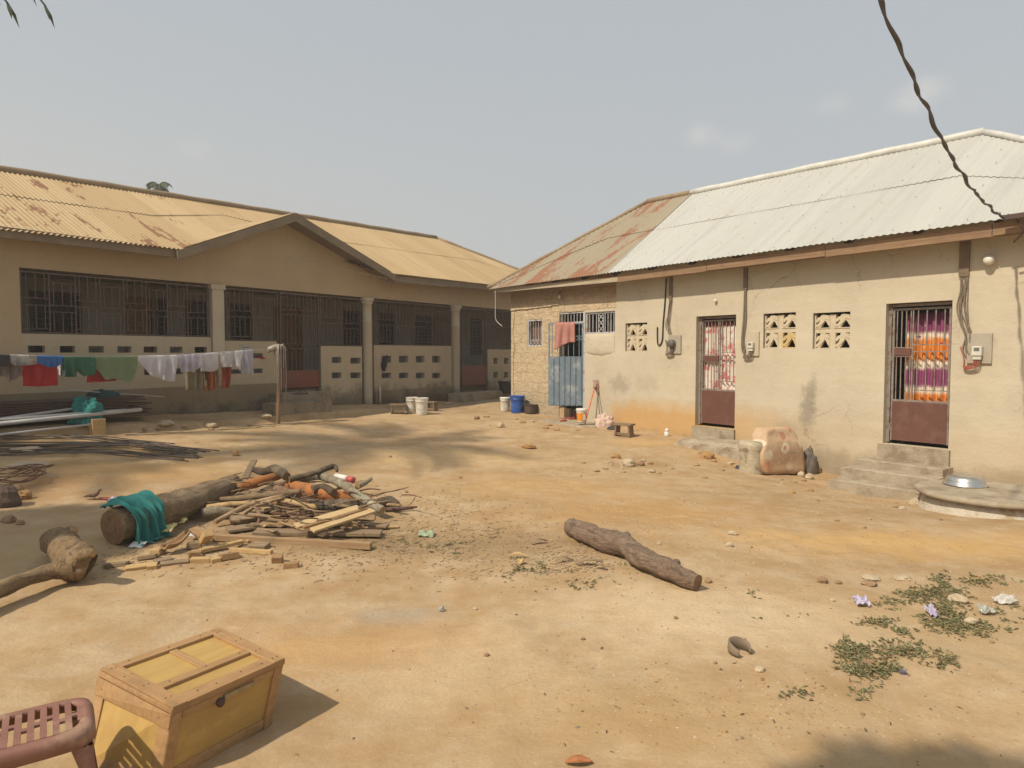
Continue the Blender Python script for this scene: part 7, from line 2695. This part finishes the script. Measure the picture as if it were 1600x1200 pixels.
for (cu, cv, su, sv, n_) in CL:
    for i in range(n_):
        u, v = rng.gauss(cu, su), rng.gauss(cv, sv)
        s_ = rng.uniform(4, 12)
        stone(u, v, s_, s_ * rng.uniform(.25, .42), rng.choice([M_CLOD, M_SOIL, M_SOIL, M_ST2]), 'crumbling lump of soil or rubble along the foot of the houses', 'rubble_lump', u * 1.3 + i, 'rubble', 'rubble lumps near the walls')
for i in range(28):
    u = rng.uniform(560, 1580); v = rng.uniform(680, 1150)
    if 860 < u < 1110 and 790 < v < 930: continue
    s_ = rng.uniform(3.5, 7) * (v / 850)
    stone(u, v, s_, s_ * .6, rng.choice([M_ST1, M_ST2, M_ST1]), 'small loose stone scattered on the bare yard soil', 'pebble', u + i, 'pebble', 'loose small stones on the yard')


# ---- gravel, wood chips, litter: uncountable
def scatter(n, areas, fn):
    tot = sum(a[4] for a in areas)
    for i in range(n):
        r_ = rng.random() * tot
        for a in areas:
            r_ -= a[4]
            if r_ <= 0: break
        u = rng.gauss(a[0], a[2]); v = rng.gauss(a[1], a[3])
        if v < 660 or v > 1230 or u < -40 or u > 1660: continue
        fn(at_h(u, v), a)


mb = MB()
def grit(p, a):
    k_ = max(.6, p.y / 6)
    s = rng.uniform(.004, .012) * k_ ** .6
    mi = rng.choice((0, 0, 1, 2))
    b = len(mb.v)
    r1, r2, r3 = rng.uniform(.6, 1.4), rng.uniform(.6, 1.4), rng.uniform(.35, .8)
    a_ = rng.random() * 6.28
    for (x, y, z) in ((1, 0, 0), (0, 1, 0), (-1, 0, .1), (0, -1, 0), (.1, .1, 1)):
        mb.v.append(p + Vector(((x * math.cos(a_) - y * math.sin(a_)) * s * r1, (x * math.sin(a_) + y * math.cos(a_)) * s * r2, z * s * r3)))
    for f in ((0, 1, 4), (1, 2, 4), (2, 3, 4), (3, 0, 4)): mb.f.append(tuple(b + i for i in f)); mb.m.append(mi)
scatter(3600, [(1060, 850, 130, 45, 3.2), (900, 820, 90, 40, 2), (1180, 730, 80, 30, 1.6), (1000, 730, 60, 14, 1.0), (1010, 1100, 120, 40, 1.0), (1240, 1110, 60, 25, .6), (1420, 900, 140, 40, 1.3), (760, 690, 130, 25, .9), (1340, 770, 60, 15, 1.0), (350, 690, 200, 30, .8), (800, 950, 420, 130, .5), (1480, 1080, 100, 60, .8), (300, 920, 200, 60, .6)], grit)
tag(mb.build('gravel', [M_ST1, M_ST2, M_CLOD], origin=(0, 0, 0)), 'fine gravel strewn over the bare yard', 'gravel', kind='stuff')
mb = MB()
def chip(p, a):
    L = rng.uniform(.008, .035) * (2 if rng.random() < .08 else 1); w = rng.uniform(.004, .011)
    a_ = rng.gauss(.1, .9)
    d = Vector((math.cos(a_), math.sin(a_), rng.uniform(-.15, .25))).normalized()
    mb.bar(p + Vector((0, 0, .002)), p + Vector((0, 0, .002)) + d * L, w, .004, mi=rng.choice((0, 0, 1, 2)))
scatter(2600, [(700, 815, 70, 28, 3), (620, 850, 60, 22, 2.4), (820, 880, 70, 16, 1.8), (760, 850, 80, 25, 1.4), (480, 870, 80, 14, 1.5), (330, 850, 60, 20, 1.2), (240, 870, 60, 16, 1.0), (890, 880, 30, 12, 1.1), (520, 800, 90, 24, 1.3), (290, 700, 200, 10, .4)], chip)
tag(mb.build('wood_chips', [mat('grey_chip', (.36, .265, .165), (.30, .215, .13), 20, .9, 0), mat('pale_chip', (.45, .34, .20), (.36, .26, .15), 20, .9, 0), mat('dark_chip', (.27, .185, .11), None, 20, .9, 0)], origin=(0, 0, 0)), 'wood chips and bark crumbs littered around the firewood pile', 'wood chips', kind='stuff')
mb = MB()
def leaf(p, a):
    L = rng.uniform(.012, .034); w = L * .42
    a_ = rng.random() * 6.28
    d = Vector((math.cos(a_), math.sin(a_), 0)); s = Vector((-d.y, d.x, 0))
    z1, z2 = rng.uniform(.002, .012), rng.uniform(.0, .008)
    mb.add([p, p + d * L * .5 + s * w / 2 + Vector((0, 0, z1)), p + d * L + Vector((0, 0, z2)), p + d * L * .5 - s * w / 2 + Vector((0, 0, z2 * .5)), p + d * L * .5 + Vector((0, 0, .004))],
           [(0, 4, 1), (1, 4, 2), (2, 4, 3), (3, 4, 0)], rng.choice((0, 1)))
scatter(110, [(1150, 1050, 180, 60, 2), (960, 1000, 250, 80, 1.5), (800, 880, 120, 30, 1.5), (1350, 1130, 100, 30, 1), (700, 1100, 300, 60, .7), (850, 690, 150, 20, .7)], leaf)
tag(mb.build('dry_leaves', [mat('brown_dry_leaf', (.17, .11, .055), None, 20, .9, 0), mat('grey_dry_leaf', (.24, .19, .12), None, 20, .9, 0)], origin=(0, 0, 0)), 'small dry leaf scraps scattered over the near soil', 'dry leaves', kind='stuff')
# grey palm-leaf and board fragments in the litter
for (u, v, L, a_, lab) in ((830, 852, 30, .5, 'grey splinter board rising from the wood litter'), (900, 884, 44, .05, 'flat grey leaf fragment right of the wood litter'), (868, 880, 30, .2, 'curled grey leaf fragment in the wood litter'), (930, 888, 22, -.7, 'thin grey splinter at the right end of the wood litter'), (796, 872, 30, -.2, 'straight pale splinter in the middle of the wood litter'), (812, 884, 20, 1.3, 'short upright pale splinter in the wood litter')):
    p = at_h(u, v); k_ = p.y / FPX
    mb = MB(); d = Vector((math.cos(a_), math.sin(a_), .12)).normalized()
    mb.grid(lambda x, y: p + Vector((0, 0, .012)) + d * (x * L * k_) + Vector((-d.y, d.x, 0)) * ((y - .5) * .05 * math.sin(math.pi * (.15 + .8 * x))) + Vector((0, 0, .02 * math.sin(x * 4) + .03 * (y - .5) ** 2)), 8, 4)
    tag(mb.build('splinter', W_GREY if 'pale' not in lab else W_OFF, solid=.005), lab, 'splinter')
# big dry leaf near the bottom
p = at_h(905, 1196)
mb = MB(); mb.grid(lambda x, y: p + Vector(((x - .5) * .11, (y - .5) * .05 * math.sin(math.pi * min(1, max(0, .08 + x * .9))), .006 + .012 * math.cos((x - .5) * 3) + .02 * abs(y - .5))), 10, 6)
tag(mb.build('fallen_leaf', mat('orange_dry_leaf', (.40, .15, .05), (.28, .10, .035), 30, .7, .2), smooth=True, solid=.001), 'curled orange brown dry leaf at the bottom edge', 'leaf')

# ---- weeds
G1 = mat('dusty_green_leaf', (.20, .205, .09), (.165, .17, .075), 14, .8, 0)
G2 = mat('dull_green_leaf', (.25, .235, .12), (.20, .185, .09), 14, .8, 0)
G3 = mat('straw_leaf', (.26, .20, .10), (.2, .15, .075), 14, .85, 0)


def weeds(name, areas, n, label):
    mb = MB()
    def clump(p, a):
        for i in range(rng.randint(5, 10)):
            a_ = rng.random() * 6.28
            L = rng.uniform(.008, .045); w = L * rng.uniform(.2, .45)
            h = rng.uniform(.002, .02)
            o = Vector((rng.gauss(0, .018), rng.gauss(0, .018), 0))
            d = Vector((math.cos(a_), math.sin(a_), 0)); s = Vector((-d.y, d.x, 0))
            q = p + o
            mb.add([q, q + d * L * .5 + s * w / 2 + Vector((0, 0, h)), q + d * L + Vector((0, 0, h * .8)), q + d * L * .5 - s * w / 2 + Vector((0, 0, h))], [(0, 1, 2), (0, 2, 3)], rng.choice((0, 0, 1, 1, 2, 2)))
    scatter(n, areas, clump)
    tag(mb.build(name, [G1, G2, G3], origin=(0, 0, 0)), label, 'weeds', kind='stuff')


weeds('weeds', [(1445, 928, 26, 7, 2.0), (1478, 935, 22, 9, 1.6), (1480, 975, 22, 7, 1.4), (1520, 985, 24, 6, 1.2), (1495, 958, 20, 8, 1.2), (1470, 908, 8, 6, .6), (1535, 912, 18, 5, .7), (1390, 942, 14, 5, .6), (1375, 970, 16, 4, .5), (1412, 988, 14, 4, .5), (1540, 905, 30, 4, .4), (1580, 965, 20, 10, .6), (1350, 972, 10, 4, .2)], 300, 'larger patch of low dusty green weeds at the right')
weeds('weeds', [(1345, 1020, 18, 8, 1.5), (1370, 1045, 18, 8, 1.6), (1340, 1045, 14, 8, 1.0), (1395, 1018, 16, 6, .9), (1425, 1020, 12, 7, .7), (1470, 1030, 14, 8, .6), (1318, 1015, 10, 7, .6), (1360, 1080, 20, 6, .25), (1250, 1090, 12, 8, .2)], 170, 'smaller patch of low weeds nearest the bottom right')
weeds('weeds', [(640, 850, 40, 6, .8), (850, 890, 40, 6, 1.0), (905, 915, 12, 4, .2), (1175, 930, 6, 3, .1), (1240, 940, 6, 4, .1), (1200, 968, 8, 4, .08), (1300, 690, 30, 6, .1), (700, 855, 30, 6, .5)], 60, 'sparse scraps of weed in the wood litter')

# ---- trees
M_TRUNKP = bark('palm_trunk', (.22, .17, .12), (.16, .12, .085), (.28, .22, .16))
M_FROND = mat('palm_frond_green', (.055, .075, .03), (.04, .06, .022), 8, .55, 0, c3=(.13, .11, .05), s3=4)


def frond(mb, base, tip, sag, nl=46, ll=.55, seed=0):
    r_ = random.Random(seed)
    q = []
    for i in range(15):
        f = i / 14
        p = base.lerp(tip, f) + Vector((0, 0, sag * math.sin(math.pi * f) * (1 - .2 * f)))
        q.append(p)
    mb.tube(q, [.03 * (1 - .85 * i / 14) + .004 for i in range(15)], 5, mi=0)
    for i in range(nl):
        f = .12 + .88 * i / (nl - 1)
        x = f * 14; j = min(13, int(x)); p = q[j].lerp(q[j + 1], x - j)
        d = (q[j + 1] - q[j]).normalized()
        side = d.cross(Vector((0, 0, 1)));
        if side.length < .05: side = Vector((1, 0, 0))
        side.normalize()
        L = ll * (math.sin(math.pi * (.1 + .85 * f)) * .85 + .15) * r_.uniform(.85, 1.1)
        for s in (-1, 1):
            dd = (side * s * .75 + d * .75 + Vector((0, 0, -.35 + r_.uniform(-.15, .15)))).normalized()
            w = dd.cross(Vector((0, 0, 1))).normalized() * .018
            m_ = p + dd * L * .55 + Vector((0, 0, -.03 * L))
            e = p + dd * L + Vector((0, 0, -.28 * L))
            mb.add([p - w * .6, p + w * .6, m_ + w, m_ - w, e], [(0, 1, 2, 3), (3, 2, 4)], 0)


def palm(base, crown, nf, fl, label, seed, extra=(), ll=.55, nl=46):
    r_ = random.Random(seed)
    t = thing('palm_tree', label, 'palm tree', base)
    mb = MB()
    mid = base.lerp(crown, .5) + Vector((.25, .1, 0))
    mb.tube([base + Vector((0, 0, -.3)), base.lerp(mid, .5), mid, mid.lerp(crown, .5), crown], [.2, .16, .14, .125, .12], 12, rings=6, wob=.12)
    mb.build('trunk', M_TRUNKP, t, True)
    mb = MB()
    for i in range(nf):
        a = 2 * math.pi * i / nf + r_.uniform(-.2, .2)
        el = r_.uniform(-.5, .65)
        L = fl * r_.uniform(.8, 1.1)
        tip = crown + Vector((math.cos(a) * math.cos(el) * L, math.sin(a) * math.cos(el) * L, math.sin(el) * L - .35 * L))
        frond(mb, crown, tip, L * .28, nl, ll, seed * 31 + i)
    for (tip, sag) in extra: frond(mb, crown, tip, sag, nl, ll, seed * 77)
    mb.build('crown', M_FROND, t)
    return t


pc = at_h(560, 692)
H_ = 14.0
crown = Vector((pc.x - .68 * H_, pc.y - .566 * H_, pc.z + H_))
tipA = at_d(70, 8, 6.4); tipB = at_d(12, 5, 6.0)
palm(Vector((crown.x - .8, crown.y - .5, gz(crown.x - .8, crown.y - .5))), crown, 19, 3.1, 'tall palm beyond the left edge whose frond tips hang into the top left corner', 3, extra=((tipA, .7), (tipB, .6)))
pc = at_h(20, 722)  # this palm is unseen, added to dim the ground at the left
H_ = 13.0
crown = Vector((pc.x - .68 * H_, pc.y - .566 * H_, pc.z + H_))
palm(Vector((crown.x - .5, crown.y - .7, gz(crown.x - .5, crown.y - .7))), crown, 16, 2.2, 'unseen second palm added beyond the left edge to shade the steel rods', 12)
far = at_d(250, 303, 38.0)
palm(Vector((far.x, far.y, .5)), far + Vector((0, 0, .4)), 11, .8, 'distant palm whose crown just shows above the tan roof ridge', 8, ll=.5, nl=26)

M_LEAF = mat('broad_leaf_green', (.05, .075, .022), (.035, .055, .016), 6, .6, 0, c3=(.09, .11, .035), s3=3)
def leafy_tree(base, crown, r, label, seed, n=3200, sq=.8):
    r_ = random.Random(seed)
    t = thing('tree', label, 'tree', base)
    mb = MB()
    mb.tube([base + Vector((0, 0, -.2)), base.lerp(crown, .35), base.lerp(crown, .8)], [.16, .12, .08], 12, rings=6, wob=.15)
    for i in range(6):
        a = i * 1.05; s = base.lerp(crown, .6)
        mb.tube([s, s.lerp(crown, .6) + Vector((math.cos(a), math.sin(a), .2)) * r * .35, crown + Vector((math.cos(a), math.sin(a), .3 * math.sin(a * 2))) * r * .7], [.06, .045, .02], 7, rings=4)
    mb.build('trunk', B_GREY, t, True)
    mb = MB()
    for i in range(n):
        while True:
            d = Vector((r_.uniform(-1, 1), r_.uniform(-1, 1), r_.uniform(-1, 1)))
            if d.length < 1 and noise.noise(d * 2.2 + Vector((seed, 0, 0))) > -.18 - .25 * (1 - d.length): break
        p = crown + Vector((d.x * r, d.y * r, d.z * r * sq))
        a, b = r_.random() * 6.28, r_.uniform(-.6, .6)
        L = r_.uniform(.08, .17)
        x = Vector((math.cos(a) * math.cos(b), math.sin(a) * math.cos(b), math.sin(b))) * L
        y = x.cross(Vector((r_.uniform(-.4, .4), r_.uniform(-.4, .4), 1))).normalized() * L * .28
        mb.add([p, p + x * .5 + y, p + x, p + x * .5 - y], [(0, 1, 2, 3)], 0)
    mb.build('crown', M_LEAF, t)


pc = at_h(25, 842)
leafy_tree(Vector((pc.x - .68 * 4.6 - .3, pc.y - .566 * 4.6 - .2, .1)), Vector((pc.x - .68 * 4.6, pc.y - .566 * 4.6, pc.z + 4.6)), 1.15, 'leafy tree beyond the left edge shading the root stump', 5, 7000)
pc = on_plane(1590, 1400, 0)
leafy_tree(Vector((pc.x - .68 * 4.6 - .6, pc.y - .566 * 4.6 - .8, 0)), Vector((pc.x - .68 * 4.6, pc.y - .566 * 4.6, 4.6)), .75, 'leafy tree behind the viewer shading the bottom right corner', 9, 2600, .6)

# ---- dove
p = at_h(147, 781)
t = thing('dove', 'small brown dove walking on the soil behind the thick trunk', 'bird', p)
k_ = p.y / FPX
L = 25 * k_
def D(x, z, y=0): return p + Vector((x * L, y * L, z * L))
mb = MB()
mb.tube([D(-.62, .20), D(-.45, .24), D(-.22, .28), D(.0, .33), D(.16, .40), D(.27, .50), D(.32, .60), D(.385, .64), D(.43, .63), D(.475, .60), D(.53, .585)],
        [.02 * L, .05 * L, .12 * L, .17 * L, .155 * L, .095 * L, .07 * L, .08 * L, .065 * L, .02 * L, .006 * L], 16, rings=4)
mb.build('body', mat('brown_dove_feather', (.20, .125, .085), (.15, .095, .065), 60, .85, .15), t, True)
for s in (-1, 1):
    mb = MB()
    mb.grid(lambda u, v: D(.12 - .72 * u, .40 - .16 * u - .16 * (v - .3) * math.sin(math.pi * (.12 + .85 * u)), s * (.165 * math.sin(math.pi * (.25 + .6 * (1 - u))) + .012)), 12, 6)
    mb.build('wing', mat('dark_dove_wing', (.14, .09, .065), (.10, .065, .05), 60, .85, .15), t, True, solid=.004)
    mb = MB(); mb.tube([D(.02, .2, s * .06), D(.03, .1, s * .06), D(.03, .0, s * .06)], .012 * L, 6); mb.tube([D(-.03, .005, s * .06), D(.10, .005, s * .06)], .010 * L, 5)
    mb.build('leg', mat('dove_leg', (.35, .13, .1), None, 10, .7, 0), t, True)
    mb = MB(); mb.lathe([(.001, -.012 * L), (.012 * L, 0), (.001, .012 * L)], D(.40, .655, s * .066), 8); mb.build('eye', M_BLACK, t, True)
# small brown lizard-like seedling on the lip
# ================================================================== thin haze volume added to veil the dark far parts
hb = MB()
hb.box((0, 15, 9.0), 130, 130, 20.5)
hm = bpy.data.materials.new('added_veil')
hm.use_nodes = True
hm.node_tree.nodes.clear()
ho = hm.node_tree.nodes.new('ShaderNodeOutputMaterial')
hv = hm.node_tree.nodes.new('ShaderNodeVolumePrincipled')
hv.inputs['Color'].default_value = (.93, .89, .82, 1)
hv.inputs['Density'].default_value = 0.0036
hv.inputs['Anisotropy'].default_value = 0.2
hm.node_tree.links.new(hv.outputs[0], ho.inputs['Volume'])
tag(hb.build('haze', hm), kind='stuff')
